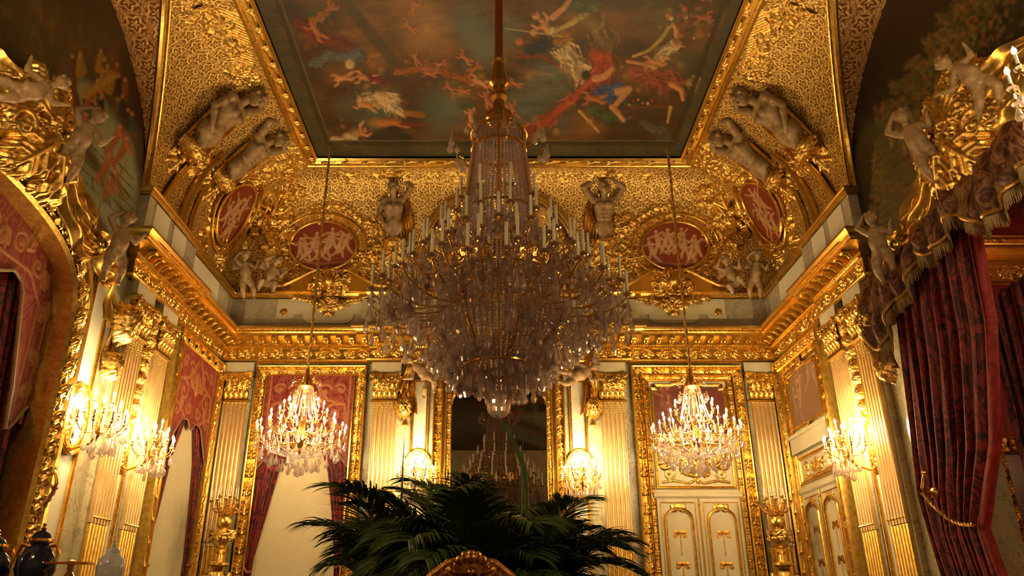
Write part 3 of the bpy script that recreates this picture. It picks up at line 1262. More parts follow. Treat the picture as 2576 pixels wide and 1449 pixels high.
def carved_frame(name_part, path, nrm, w, parent, MW, depth=0.09, sp=0.24, closed=False, mat='gold', leaf=True, flip=1):
    """path in wall coordinates (u, v); moulding centred on the path"""
    P3 = [MW @ Vector((a, b, 0)) for a, b in path]
    N = MW.to_3x3() @ Vector((0, 0, 1))
    pr = [(-w / 2, 0), (-w / 2, depth * 0.65), (-w * 0.40, depth * 0.85), (-w * 0.32, depth * 0.5), (0, depth * 0.62), (w * 0.30, depth * 0.5),
          (w * 0.34, depth * 0.95), (w * 0.42, depth), (w / 2, depth * 0.8), (w / 2, 0)]
    pr = [(flip * a, b) for a, b in pr]
    part(name_part, MB().sweep(P3, N, pr, closed=closed).mesh('frame_moulding', mat, angle=25), parent)
    if leaf:
        key = round(w * 0.66, 3)
        if key not in FL:
            FL[key] = frame_leaf(key, sp)
        for Mx in frames(P3, N, sp, closed):
            part('carved_leaf', FL[key], parent, Mx @ T(0, 0, depth * 0.52) @ S(1, 1, 1.8))


def rect_path(u0, u1, zb, zt):
    return [(u0, zb), (u0, zt), (u1, zt), (u1, zb)]

# ================================================================== MIRROR, WINDOWS, DOORS, PANELS
def arch_path(hw, zb, zsp, h, n=16, p=2.0):
    pts = [(-hw, zb), (-hw, zsp)]
    for i in range(1, 2 * n):
        a = PI - PI * i / (2 * n)
        pts.append((hw * math.cos(a), zsp + h * math.sin(a)))
    return pts + [(hw, zsp), (hw, zb)]


mir = thing('wall_mirror', 'tall gilded mirror with arched head in the middle of the end wall', 'mirror', WALL_B @ T(0, FLOOR, 0))
gm = MB()
ap = arch_path(0.75, -1.0, 3.05, 0.47)
gm.prism([(x, -z) for x, z in ap], -0.03, -0.045, WALL_B @ basis(Vector((0, 0, 0)), Vector((1, 0, 0)), Vector((0, -1, 0)), Vector((0, 0, -1))))
part('glass', gm.mesh('mirror_glass', 'mirror', False), mir)
# spandrels
sp_ = MB()
n = 16
for s in (-1, 1):
    poly = [(s * 0.80, 3.05), (s * 0.80, 3.50)] + [(s * 0.80 * (1 - k / 6), 3.50 + 0.07 * (1 - (1 - k / 6) ** 2)) for k in range(1, 7)]
    poly += [(s * 0.75 * math.cos(PI / 2 * (1 - k / n)), 3.05 + 0.47 * math.sin(PI / 2 * (1 - k / n))) for k in range(n + 1)]
    sp_.prism(poly, 0.045, 0.06, WALL_B)
part('spandrel', sp_.mesh('spandrel', 'gold_old', False), mir)
seg_top = [(0.80 * k / 8, 3.50 + 0.07 * (1 - (k / 8) ** 2)) for k in range(-8, 9)]
carved_frame('arch_moulding', [(x, z) for x, z in ap[1:-1]], None, 0.03, mir, WALL_B @ T(0, 0, 0.045), 0.03, leaf=False)
carved_frame('inner_frame', [(-0.80, -1.2)] + seg_top + [(0.80, -1.2)], None, 0.10, mir, WALL_B, 0.09, 0.24)
seg2 = [(0.97 * k / 8, 3.56 + 0.10 * (1 - (k / 8) ** 2)) for k in range(-8, 9)]
carved_frame('outer_frame', [(-0.97, -1.2)] + seg2 + [(0.97, -1.2)], None, 0.15, mir, WALL_B, 0.13, 0.28)
part('frame_bed', MB().box(-0.92, -0.84, -1.2, 3.5, 0.02, 0.05, WALL_B).box(0.84, 0.92, -1.2, 3.5, 0.02, 0.05, WALL_B).mesh('bed', 'gold_plain', False), mir)


def oval_pts(rx, rz, n=40, cx=0, cz=0):
    return [(cx + rx * math.cos(2 * PI * i / n), cz + rz * math.sin(2 * PI * i / n)) for i in range(n)]


def sconce_panel(MW, u0, u1, z1, label, oval=(0.22, 0.37), zc=1.95, depth=0.035):
    um = (u0 + u1) / 2
    th = thing('wall_panel', label, 'panel', MW @ T(um, FLOOR, 0), 'ivory wall panels behind the lit wall lights')
    part('field', MB().box(u0, u1, -1.1, z1, 0.0, depth * 0.5, MW).mesh('field', 'white_panel', False), th)
    carved_frame('border', rect_path(u0, u1, -1.1, z1) , None, 0.045, th, MW @ T(0, 0, 0.0), 0.05, leaf=False, closed=True)
    if oval:
        P = oval_pts(oval[0], oval[1], 40, um, zc)
        part('oval_back', MB().prism(P, depth * 0.5, depth, MW).mesh('oval', 'cream', False), th)
        carved_frame('oval_moulding', P, None, 0.05, th, MW @ T(0, 0, depth), 0.04, leaf=False, closed=True)
        carved_frame('oval_bead', oval_pts(oval[0] * 0.80, oval[1] * 0.82, 40, um, zc), None, 0.02, th, MW @ T(0, 0, depth), 0.02, leaf=False, closed=True)
    return th


sconce_panel(WALL_B, -1.37, -1.14, 3.44, 'narrow ivory panel with a gold oval, left of the arched mirror')
sconce_panel(WALL_B, 1.14, 1.37, 3.44, 'narrow ivory panel with a gold oval, right of the arched mirror')
for MW, s, nm in ((WALL_L, 1, 'left'), (WALL_R, -1, 'right')):
    u = sorted((s * 7.87, s * 8.20))
    if s > 0:
        sconce_panel(MW, u[0], u[1], 3.45, 'ivory panel with a large gold oval between %s arch and first pilaster' % nm, (0.25, 0.36), 1.90)
    u = sorted((s * 9.12, s * 9.32))
    sconce_panel(MW, u[0], u[1], 3.3, 'narrow ivory strip between the two pilasters on the %s wall' % nm, None)

# ------------------------------------------------------------------ curtains
def curtain_mesh(MW, left, right, z0, z1, folds, depth, off, mat='velvet', nu=70, nz=46, seed=0, name='curtain'):
    """left(z), right(z): edges in wall u"""
    g = random.Random(seed)
    ph = [g.uniform(-0.5, 0.5) for _ in range(8)]
    P = np.zeros((nz, nu, 3))
    Mn = np.array(MW)
    for i in range(nz):
        z = z0 + (z1 - z0) * i / (nz - 1)
        a, b = left(z), right(z)
        for j in range(nu):
            t = j / (nu - 1)
            w = folds * 2 * PI * t
            fz = math.cos(w + ph[0] + 0.5 * math.sin(z * 1.3 + ph[1] + 3 * t)) * 0.7 + 0.35 * math.cos(w * 2.3 + ph[2] + z * 0.8)
            q = np.array([a + (b - a) * (t + 0.25 / folds * 0.4 * math.sin(w * 2 + ph[3])), z, off + depth * fz, 1.0])
            P[i, j] = (Mn @ q)[:3]
    return grid_mesh(name, P, mat)


def lerp_keys(keys):
    ks = sorted(keys)
    zs = [k[0] for k in ks]
    us = [k[1] for k in ks]
    return lambda z: float(np.interp(z, zs, us))


def strapwork(u0, u1, z0, z1, mat='embroidery', seed=3, cell=0.01):
    """symmetric scrolled ribbons stitched on the pelmet"""
    W, H = u1 - u0, z1 - z0
    r = Relief(-W / 2, W / 2, z0, z1, cell)
    for s in (-1, 1):
        for (x, y, rad, a0, hand, tn) in ((0.17, 0.80, 0.10, 0.4, 1, 1.2), (0.36, 0.83, 0.075, 2.5, -1, 1.2), (0.30, 0.50, 0.13, 1.2, 1, 1.3),
                                          (0.12, 0.35, 0.09, 0.0, -1, 1.1), (0.40, 0.25, 0.08, 1.0, 1, 1.2), (0.22, 0.12, 0.08, 2.0, -1, 1.2)):
            c = (s * x * W, z0 + y * H)
            r.spiral(c, rad * W / 1.1, (a0 if s > 0 else PI - a0), tn, 0.014, hand * s, 0.5)
        r.line([(s * 0.04 * W, z0 + 0.95 * H), (s * 0.22 * W, z0 + 0.68 * H), (s * 0.42 * W, z0 + 0.62 * H), (s * 0.45 * W, z0 + 0.35 * H), (s * 0.2 * W, z0 + 0.22 * H), (s * 0.05 * W, z0 + 0.05 * H)], 0.013, 0.013, 0.5)
        r.line([(s * 0.47 * W, z0), (s * 0.47 * W, z0 + H)], 0.010, 0.010, 0.5)
        r.leaf((s * 0.1 * W, z0 + 0.6 * H), PI / 2 - s * 0.6, 0.16, 0.07, 3, 0.5)
        r.leaf((s * 0.33 * W, z0 + 0.3 * H), PI / 2 + s * 0.4, 0.14, 0.06, 3, 0.5)
    r.leaf((0, z0 + 0.55 * H), PI / 2, 0.25 * H, 0.12, 3, 0.5)
    return r


M['embroidery'] = simple('tan_silk_embroidery', (0.32, 0.09, 0.03), 0.6, nscale=50, c2=(0.42, 0.17, 0.06), bump=0.3)
BL = {}


def window(MW, u0, u1, idx, label, nm):
    """carved frame, pelmet, two curtains and a drawn cream blind"""
    um = (u0 + u1) / 2
    w = thing('window_%d' % idx, label, 'window', MW @ T(um, FLOOR, 0))
    w['kind'] = 'structure'
    carved_frame('window_frame', [(u0 + 0.085, FLOOR), (u0 + 0.085, 3.60), (u1 - 0.085, 3.60), (u1 - 0.085, FLOOR)], None, 0.17, w, MW, 0.14, 0.28)
    a, b = u0 + 0.17, u1 - 0.17
    part('reveal', MB().box(a, a + 0.02, FLOOR, 3.5, 0, 0.12, MW).box(b - 0.02, b, FLOOR, 3.5, 0, 0.12, MW).mesh('reveal', 'gold_plain', False), w)
    th = thing('roller_blind', 'cream blind drawn down behind the curtains of the window %s' % nm, 'blind', MW @ T(um, FLOOR, 0.01))
    bl = MB().box(a + 0.05, b - 0.05, -1.4, 3.0, 0.012, 0.016, MW)
    part('cloth', bl.mesh('blind', 'blind', False), th)
    part('bottom_bar', MB().tube([(a + 0.05, -1.4, 0.014), (b - 0.05, -1.4, 0.014)], 0.012, 8, MW).mesh('bar', 'wood'), th)
    th = thing('pelmet', 'flat crimson pelmet with tan strapwork over the window %s' % nm, 'pelmet', MW @ T(um, 2.2, 0.03), 'crimson pelmets')
    W = b - a
    poly = [(a, 3.52), (a, 2.02)]
    for k in range(1, 24):
        t = k / 24
        x = a + W * t
        e = abs(2 * t - 1)
        z = 2.02 + 0.62 * (1 - e ** 2.2) - 0.06 * abs(math.sin(PI * t * 4)) - 0.22 * math.exp(-((t - 0.5) / 0.07) ** 2)
        poly.append((x, z))
    poly += [(b, 2.02), (b, 3.52)]
    part('cloth', MB().prism(poly, 0.075, 0.085, MW).mesh('pelmet', 'brocade', False), th)
    edge = [(x, z) for x, z in poly[1:-1]]
    part('edge_braid', MB().tube([(x, z, 0.09) for x, z in edge], 0.012, 6, MW).mesh('braid', 'fringe'), th)
    r = strapwork(a + 0.04, b - 0.04, 2.30, 3.5)
    zz = lambda U, W_, h: (np.stack([U + um, W_, 0.085 + h * 0.6, np.ones_like(U)], -1) @ np.array(MW).T)[..., :3]
    # keep embroidery above the scalloped edge
    xs = np.array([p[0] for p in edge])
    zs_ = np.array([p[1] for p in edge])
    for i in range(r.nu):
        x = r.u0 + i * r.c + um
        zmin = np.interp(x, xs, zs_) + 0.03
        j = int((zmin - r.v0) / r.c)
        if j > 0:
            r.h[i, :j + 1] = 0
    part('strapwork', r.mesh('strapwork', 'embroidery', zz), th)
    for sd, l_, r_, lab in ((0, lambda z: a, lerp_keys([(-1.45, a + 0.42), (0.2, a + 0.10), (0.7, a + 0.12), (1.4, a + 0.25), (2.0, a + 0.36), (2.9, a + W * 0.52)]), 'left'),
                            (1, lerp_keys([(-1.45, b - 0.42), (0.2, b - 0.10), (0.7, b - 0.12), (1.4, b - 0.22), (2.0, b - 0.33), (2.9, b - W * 0.48)]), lambda z: b, 'right')):
        c = thing('curtain', '%s velvet curtain tied back at the window %s' % (lab, nm), 'curtain', MW @ T(a if sd == 0 else b, FLOOR, 0.04), 'crimson velvet window curtains')
        part('cloth', curtain_mesh(MW, l_, r_, -1.43, 2.95, 5, 0.018, 0.045, seed=idx * 3 + sd), c)
        zt = 0.62
        uu = (l_(zt), r_(zt))
        part('tieback', MB().tube([(uu[0] + (uu[1] - uu[0]) * k / 8, zt - 0.05 * math.sin(PI * k / 8) + (0.07 * k / 8 if sd else -0.07 * k / 8), 0.09) for k in range(9)], 0.014, 6, MW).mesh('tieback', 'embroidery'), c)
    return w


window(WALL_B, -3.92, -2.14, 1, 'tall window in gold frame left of the mirror, cream blind down', 'on the end wall')
window(WALL_L, 10.05, 11.88, 2, 'tall window in gold frame at the far end of the left wall', 'on the left wall')

# ------------------------------------------------------------------ doors
def cart_panel(cu0, cu1, z0, z1, MW, off, parent, seed, mat='gold_relief', name='carved_relief', dens=1.0):
    w, h = cu1 - cu0, z1 - z0
    um, zm = (cu0 + cu1) / 2, (z0 + z1) / 2
    r = Relief(-w / 2, w / 2, -h / 2, h / 2, 0.007)
    for s in (-1, 1):
        r.spiral((s * w * 0.36, -h * 0.2), h * 0.2, PI / 2, 1.3, 0.012, s, 1.0)
        r.spiral((s * w * 0.18, h * 0.1), h * 0.22, -PI / 2, 1.3, 0.012, -s, 1.0)
        r.line([(s * w * 0.45, -h * 0.42), (s * w * 0.3, -h * 0.38), (s * w * 0.1, -h * 0.45), (0, -h * 0.35)], 0.014, 0.012)
        r.leaf((s * w * 0.30, 0), PI / 2 - s * 0.9, h * 0.5, h * 0.22)
        r.leaf((s * w * 0.12, -h * 0.2), PI - 1.57 + s * 0.9, h * 0.4, h * 0.2)
    r.foliage((0, 0), h * 0.42, int(14 * dens), seed, h * 0.16, 0.9, 0.006)
    r.shell((0, -h * 0.1), h * 0.28, PI / 2)
    part(name, r.mesh(name, mat), parent, MW @ T(um, zm, off))


def arabesque(w, h, seed, name='arabesque'):
    r = Relief(-w / 2, w / 2, -h / 2, h / 2, 0.008)
    for k in range(5):
        z = h * (0.42 - 0.21 * k)
        sz = 0.07
        for s in (-1, 1):
            r.leaf((0, z), -PI / 2 + s * 1.0, sz * 1.4, sz * 0.5, 2, 0.5, 0, s * 0.9)
            r.spiral((s * w * 0.22, z - 0.05), 0.045, PI / 2, 1.1, 0.006, s, 0.6)
        r.line([(0, z), (0, z - h * 0.16)], 0.005, 0.005, 0.7)
    r.flower((0, 0), 0.075, 8, 0.3, 0.6)
    r.flower((0, 0), 0.04, 6, 0, 0.9, 0.01)
    return r.mesh(name, 'gold_old')


def door(MW, u0, u1, idx, label, art, side=False):
    um = (u0 + u1) / 2
    d = thing('door_%d' % idx, label, 'door', MW @ T(um, FLOOR, 0))
    d['kind'] = 'structure'
    carved_frame('door_frame', [(u0 + 0.08, FLOOR), (u0 + 0.08, 3.60), (u1 - 0.08, 3.60), (u1 - 0.08, FLOOR)], None, 0.16, d, MW, 0.15, 0.28)
    carved_frame('inner_frame', [(u0 + 0.21, FLOOR), (u0 + 0.21, 3.50), (u1 - 0.21, 3.50), (u1 - 0.21, FLOOR)], None, 0.08, d, MW, 0.07, 0.24)
    a, b = u0 + 0.26, u1 - 0.26
    part('panelling', MB().box(u0 + 0.15, u1 - 0.15, FLOOR, 3.54, 0.0, 0.02, MW).mesh('panelling', 'cream', False), d)
    # over-door painting with shaped top
    zt, zb = 3.36, 2.55
    pw = (b - a) / 2 - 0.06
    po = [(-pw, zb), (-pw, zt - 0.06), (-pw + 0.07, zt - 0.06), (-pw + 0.07, zt)] + [(-pw + 0.3 + k * 0.05, zt + 0.03 * math.sin(k / 3 * PI / 2)) for k in range(4)]
    po = po + [(-x, y) for x, y in reversed(po)]
    po = [(um + x, y) for x, y in po]
    n1, n2 = 70, 56
    pt = Paint(um - pw, um + pw, zb, zt + 0.03, n1, n2, art[0])
    g = random.Random(idx)
    nz = vnoise((n1, n2), 5, idx + 3)
    pt.c *= (0.7 + 0.6 * nz)[..., None]
    for k in range(7):
        x, y = um + g.uniform(-0.75, 0.75) * pw, zb + g.uniform(0.15, 0.7) * (zt - zb)
        pt.line([(x, y), (x + g.uniform(-.05, .05), y + 0.12), (x + g.uniform(-.1, .1), y + 0.22)], 0.05, 0.03, art[1])
        pt.blob((x, y + 0.26), 0.035, art[2])
        pt.line([(x, y + 0.15), (x + g.uniform(-.2, .2), y + g.uniform(0, .2))], 0.022, 0.015, art[2])
        pt.line([(x, y), (x + g.uniform(-.2, .2), y - 0.12)], 0.045, 0.02, art[1])
    Mn = np.array(MW)
    P = (np.stack([pt.U, pt.W, np.full_like(pt.U, 0.035), np.ones_like(pt.U)], -1) @ Mn.T)[..., :3]
    part('over_door_painting', grid_mesh('over_door', P, 'painting', col=pt.c), d)
    carved_frame('painting_frame', po, None, 0.05, d, MW @ T(0, 0, 0.03), 0.05, closed=True, leaf=False)
    carved_frame('painting_border', rect_path(a, b, zb - 0.1, zt + 0.09), None, 0.035, d, MW, 0.06, closed=True, leaf=False)
    fl = Relief(-0.09, 0.09, -0.07, 0.1, 0.007)
    fl.shell((0, -0.02), 0.09)
    fl.foliage((0, -0.02), 0.07, 8, 4, 0.05)
    me = fl.mesh('shell_crest', 'gold_relief')
    part('shell_crest', me, d, MW @ T(um, zt + 0.08, 0.07))
    part('shell_crest', me, d, MW @ T(um, zb - 0.08, 0.07) @ RZ(PI))
    if side:
        part('ledge', MB().box(a - 0.04, b + 0.04, 2.18, 2.42, 0, 0.10, MW).box(a - 0.06, b + 0.06, 2.40, 2.45, 0, 0.13, MW).mesh('ledge', 'cream', False), d)
        zr = 2.1
    else:
        zr = 2.40
    # carved relief panel
    carved_frame('relief_border', rect_path(a + 0.04, b - 0.04, 1.76, zr), None, 0.04, d, MW @ T(0, 0, 0.01), 0.05, closed=True, leaf=False)
    cart_panel(a + 0.07, b - 0.07, 1.79, zr - 0.03, MW, 0.022, d, 9)
    part('transom', MB().sweep([MW @ Vector((a - 0.04, 1.64, 0)), MW @ Vector((b + 0.04, 1.64, 0))], MW.to_3x3() @ Vector((0, 0, 1)),
                               [(-0.05, 0.0), (-0.05, 0.05), (-0.02, 0.07), (0.02, 0.07), (0.05, 0.05), (0.05, 0.0)]).mesh('transom', 'cream', False), d)
    # leaves
    for s in (-1, 1):
        l0, l1 = (a + 0.0, um - 0.012) if s < 0 else (um + 0.012, b)
        lf = part('door_leaf', MB().box(l0, l1, FLOOR + 0.02, 1.60, 0.02, 0.05, MW).mesh('leaf', 'cream', False), d)
        c = (l0 + l1) / 2
        hw_ = (l1 - l0) / 2 - 0.11
        p = [(c - hw_, -0.9), (c - hw_, 1.28)] + [(c + hw_ * math.cos(PI - PI * k / 12), 1.28 + 0.16 * math.sin(PI * k / 12)) for k in range(1, 12)] + [(c + hw_, 1.28), (c + hw_, -0.9)]
        carved_frame('panel_moulding', p, None, 0.04, lf, MW @ T(0, 0, 0.045), 0.04, closed=True, leaf=False)
        carved_frame('outer_moulding', rect_path(l0 + 0.05, l1 - 0.05, -1.05, 1.53), None, 0.014, lf, MW @ T(0, 0, 0.045), 0.015, closed=True, leaf=False)
        part('arabesque', arabesque(2 * hw_ - 0.04, 2.1, 3), lf, MW @ T(c, 0.22, 0.05))
        cr = Relief(-0.12, 0.12, -0.06, 0.08, 0.006)
        cr.shell((0, 0.0), 0.06)
        for q in (-1, 1):
            cr.leaf((q * 0.02, 0), PI / 2 - q * 1.4, 0.11, 0.05)
        part('crest', cr.mesh('crest', 'gold_relief'), lf, MW @ T(c, 1.44, 0.06))
    part('meeting_rod', MB().tube([(um, FLOOR + 0.1, 0.06), (um, 1.58, 0.06)], 0.012, 8, MW).ball(0.02, 8, 6, MW @ T(um, 1.5, 0.065)).ball(0.025, 8, 6, MW @ T(um, -0.4, 0.07)).mesh('rod', 'bronze'), d)
    return d


door(WALL_B, 2.14, 3.93, 1, 'ivory double door in gold frame right of the mirror', ((0.13, 0.03, 0.02), (0.20, 0.06, 0.04), (0.32, 0.14, 0.07)))
door(WALL_R, -11.88, -10.05, 2, 'ivory double door in gold frame at the far end of the right wall', ((0.26, 0.13, 0.08), (0.36, 0.20, 0.12), (0.5, 0.32, 0.2)), True)

# ================================================================== CHANDELIERS AND WALL LIGHTS
def arm_pts(r0, r1, rise, dip, n=12):
    """S curve from hub (r0, 0) out to the cup (r1, rise)"""
    pts = []
    for i in range(n + 1):
        t = i / n
        x = r0 + (r1 - r0) * (1 - (1 - t) ** 1.35)
        z = rise * t ** 2.2 - dip * math.sin(PI * t) * (1 - 0.25 * t)
        pts.append((x, 0, z))
    return pts


def arm_mesh(r0, r1, rise, dip, mat='bronze', r=0.008):
    m = MB().tube(arm_pts(r0, r1, rise, dip), [r * 1.3] + [r] * 11 + [r * 0.8], 6)
    # scroll and leaf on the arm
    xm = r0 + (r1 - r0) * 0.55
    sp = []
    for i in range(10):
        a = -PI / 2 + i * 0.55
        q = 0.045 * (1 - i / 12)
        sp.append((xm + q * math.cos(a), 0, -dip * 0.75 + 0.05 + q * math.sin(a)))
    m.tube(sp, [r * 0.8] * 5 + [r * 0.5] * 5, 5)
    # drip pan and nozzle
    m.lathe([(0.001, rise - 0.012), (0.012, rise - 0.008), (0.016, rise + 0.004), (0.012, rise + 0.012), (0.016, rise + 0.035), (0.011, rise + 0.05), (0.001, rise + 0.05)], 8, T(r1, 0, 0))
    return m.mesh('arm', mat)


def drop_mesh(name, h, w, mat='crystal', seg=8):
    """faceted pear shaped pendant hanging from z = 0"""
    m = MB()
    m.ball(w * 0.16, 5, 4, T(0, 0, -h * 0.05))
    m.lathe([(0.001, -h * 0.12), (w * 0.10, -h * 0.16), (w * 0.16, -h * 0.34), (w * 0.36, -h * 0.58), (w * 0.5, -h * 0.76), (w * 0.34, -h * 0.93), (0.001, -h)], seg)
    for v in range(len(m.v)):
        x, y, z = m.v[v]
        m.v[v] = (x, y * 0.62, z)
    return m.mesh(name, mat, False)


def pan_mesh(r):
    return MB().lathe([(0.006, -0.004), (r * 0.7, -0.006), (r, 0.008), (r * 0.96, 0.010), (r * 0.6, 0.0), (0.006, 0.002)], 12, ripple=(6, 0.04)).mesh('drip_pan', 'crystal')


def candle_mesh(h, r):
    return MB().lathe([(r, 0), (r, h * 0.97), (r * 0.7, h), (0.001, h)], 8).mesh('candle', 'wax')


def bulb_mesh(h, r):
    return MB().lathe([(r * 0.45, 0), (r, h * 0.3), (r * 0.85, h * 0.55), (r * 0.3, h * 0.85), (0.001, h)], 7).mesh('bulb', 'flame')


D_BIG, D_MID, D_SM = drop_mesh('crystal_drop', 0.17, 0.075), drop_mesh('crystal_drop', 0.12, 0.06), drop_mesh('crystal_drop', 0.085, 0.042)
PAN = pan_mesh(0.045)
PAN_S = pan_mesh(0.032)
CAN_L, CAN_S = candle_mesh(0.20, 0.0135), candle_mesh(0.075, 0.009)
BULB = bulb_mesh(0.055, 0.0155)


def arms(th, tiers, lit, base, name='arm'):
    """tiers: (r_hub, r_cup, z_hub, z_cup, n, a0, dip)"""
    for (r0, r1, zh, zc, n, a0, dip) in tiers:
        me = arm_mesh(r0, r1, zc - zh, dip, 'bronze', 0.008 if not lit else 0.006)
        for k in range(n):
            a = a0 + 2 * PI * k / n
            A = base @ T(0, 0, zh) @ RZ(a)
            ar = part(name, me, th, A)
            part('drip_pan', PAN_S if lit else PAN, ar, A @ T(r1, 0, zc - zh + 0.012))
            if lit:
                part('candle', CAN_S, ar, A @ T(r1, 0, zc - zh + 0.045))
                part('bulb', BULB, ar, A @ T(r1, 0, zc - zh + 0.12))
            else:
                part('candle', CAN_L, ar, A @ T(r1, 0, zc - zh + 0.045))


def strands(m, levels, n, per, rb, swirl=0.0):
    """strings of beads running through (r, z) levels"""
    L = [0]
    for i in range(len(levels) - 1):
        L.append(L[-1] + math.hypot(levels[i + 1][0] - levels[i][0], levels[i + 1][1] - levels[i][1]))
    rr = [l[0] for l in levels]
    zz = [l[1] for l in levels]
    oc = [(1, 0, 0), (0, 1, 0), (-1, 0, 0), (0, -1, 0), (0, 0, 1), (0, 0, -1)]
    fs = [(0, 1, 4), (1, 2, 4), (2, 3, 4), (3, 0, 4), (1, 0, 5), (2, 1, 5), (3, 2, 5), (0, 3, 5)]
    for k in range(n):
        a = 2 * PI * k / n
        for j in range(per):
            s = L[-1] * j / max(1, per - 1)
            r_ = float(np.interp(s, L, rr))
            z_ = float(np.interp(s, L, zz))
            c = (r_ * math.cos(a), r_ * math.sin(a), z_)
            k0 = len(m.v)
            m.v.extend((c[0] + rb * x, c[1] + rb * y, c[2] + rb * 1.25 * z) for x, y, z in oc)
            m.f.extend(tuple(i + k0 for i in f) for f in fs)


# ------------------------------------------------------------------ the great unlit chandelier
GX, GY = 0.0, 6.3
big = thing('chandelier', 'enormous unlit crystal chandelier with many candles, hanging in the centre', 'chandelier', T(GX, GY, 1.55))
B0 = T(GX, GY, 0)
part('hanging_rod', MB().tube([(GX, GY, 5.25), (GX, GY, 6.98)], 0.042, 12).mesh('rod', simple('red_velvet_sleeve', (0.22, 0.05, 0.02), 0.6, nscale=20, c2=(0.30, 0.08, 0.03))), big)
kn = MB()
kn.lathe([(0.03, 5.3), (0.045, 5.28), (0.05, 5.22), (0.07, 5.2), (0.055, 5.17), (0.065, 5.1), (0.085, 4.98), (0.10, 4.92), (0.105, 4.90), (0.07, 4.87), (0.055, 4.82), (0.08, 4.78), (0.085, 4.74),
          (0.055, 4.70), (0.06, 4.62), (0.075, 4.57), (0.13, 4.54), (0.145, 4.50), (0.14, 4.46), (0.10, 4.42), (0.05, 4.40), (0.03, 4.36), (0.03, 4.2)], 20, B0, ripple=(10, 0.03))
part('gilt_knop', kn.mesh('gilt_knop', 'bronze', angle=30), big)
# cage rings
rings = MB()
for (r_, z_, t_) in ((0.27, 4.30, 0.014), (0.26, 4.12, 0.016), (0.33, 3.42, 0.014), (0.40, 3.05, 0.012), (0.30, 1.93, 0.014), (0.22, 1.86, 0.012)):
    rings.tube([(GX + r_ * math.cos(2 * PI * k / 32), GY + r_ * math.sin(2 * PI * k / 32), z_) for k in range(32)], t_, 6, closed=True)
part('cage_ring', rings.mesh('rings', 'bronze'), big, kind='stuff')
rod_me = MB().tube([(0.26, 0, 4.30), (0.27, 0, 4.0), (0.32, 0, 3.6), (0.36, 0, 3.3), (0.42, 0, 3.0)], 0.013, 6).mesh('cage_rod', 'bronze')
for k in range(6):
    part('cage_rod', rod_me, big, B0 @ RZ(2 * PI * (k + 0.5) / 6))
# pierced gilt gallery
gal = Relief(-0.31, 0.31, -0.08, 0.09, 0.007)
for s in (-1, 1):
    gal.spiral((s * 0.09, 0), 0.05, 0, 1.3, 0.010, s)
    gal.spiral((s * 0.2, 0.01), 0.05, PI, 1.3, 0.010, -s)
    gal.leaf((s * 0.14, -0.04), PI / 2, 0.1, 0.05)
gal.shell((0, -0.03), 0.09)
gal.line([(-0.27, -0.06), (0.27, -0.06)], 0.016, 0.016)
gal.line([(-0.27, -0.045), (-0.15, -0.03), (0, -0.045), (0.15, -0.03), (0.27, -0.045)], 0.012, 0.012)


def ring_map(Rr, zc, tilt=0.0):
    def fn(U, W_, h):
        a = U / Rr
        r_ = Rr + h + tilt * W_
        return np.stack([r_ * np.cos(a), r_ * np.sin(a), W_ + zc], -1)
    return fn


gme = gal.mesh('gilt_gallery', 'bronze', ring_map(0.60, 2.76, 0.3))
for k in range(6):
    part('gilt_gallery', gme, big, B0 @ RZ(2 * PI * k / 6))
tiers = [(0.40, 1.13, 2.42, 2.50, 24, 0.05, 0.10), (0.42, 0.98, 2.60, 2.66, 20, 0.15, 0.10), (0.40, 0.83, 2.80, 2.84, 18, 0.0, 0.09),
         (0.36, 0.67, 3.00, 3.03, 15, 0.1, 0.08), (0.34, 0.50, 3.22, 3.26, 12, 0.2, 0.07), (0.28, 0.37, 3.50, 3.52, 8, 0.3, 0.05)]
arms(big, tiers, False, B0)
# small branches with drops round the crown
cr = MB().tube(arm_pts(0.24, 0.42, 0.10, 0.05), 0.007, 6)
for i in range(2):
    cr.tube([(0.40, 0, 0.09), (0.45, 0.04 - 0.08 * i, 0.12), (0.47, 0.05 - 0.1 * i, 0.17)], 0.005, 5)
cme = cr.mesh('crown_branch', 'bronze')
for k in range(8):
    A = B0 @ T(0, 0, 4.08) @ RZ(2 * PI * k / 8 + 0.2)
    b = part('crown_branch', cme, big, A)
    part('crystal_drop', D_BIG, b, A @ T(0.47, 0.05, 0.16))
    part('crystal_drop', D_BIG, b, A @ T(0.47, -0.05, 0.15))
    part('crystal_drop', D_MID, b, A @ T(0.41, 0, 0.08))
g = random.Random(11)
# drops under every tier
nd = 0
for (r0, r1, zh, zc, n, a0, dip) in tiers:
    for k in range(n):
        a = a0 + 2 * PI * k / n
        for (rr, dz, me, da) in ((r1, -0.02, D_MID, 0), (r1 - 0.10, -0.10, D_BIG, PI / n), (r1 + 0.02, -0.13, D_BIG, PI / n * 0.5)):
            if (da != 0 and r1 < 0.5) or nd > 290:
                continue
            nd += 1
            part('crystal_drop', me, big, B0 @ T(0, 0, zc + dz - g.uniform(0, 0.03)) @ RZ(a + da) @ T(rr, 0, 0) @ RZ(g.uniform(0, 3)))
# further, smaller pieces: joined
def joined_drops(name, specs, mat='crystal'):
    src = D_MID
    V0 = np.array([v.co for v in src.vertices])
    F0 = [tuple(p.vertices) for p in src.polygons]
    m = MB()
    for (x, y, z, sc_, rot) in specs:
        c, s = math.cos(rot), math.sin(rot)
        k0 = len(m.v)
        m.v.extend((x + sc_ * (c * a - s * b), y + sc_ * (s * a + c * b), z + sc_ * d) for a, b, d in V0)
        m.f.extend(tuple(i + k0 for i in f) for f in F0)
    return m.mesh(name, mat, False)


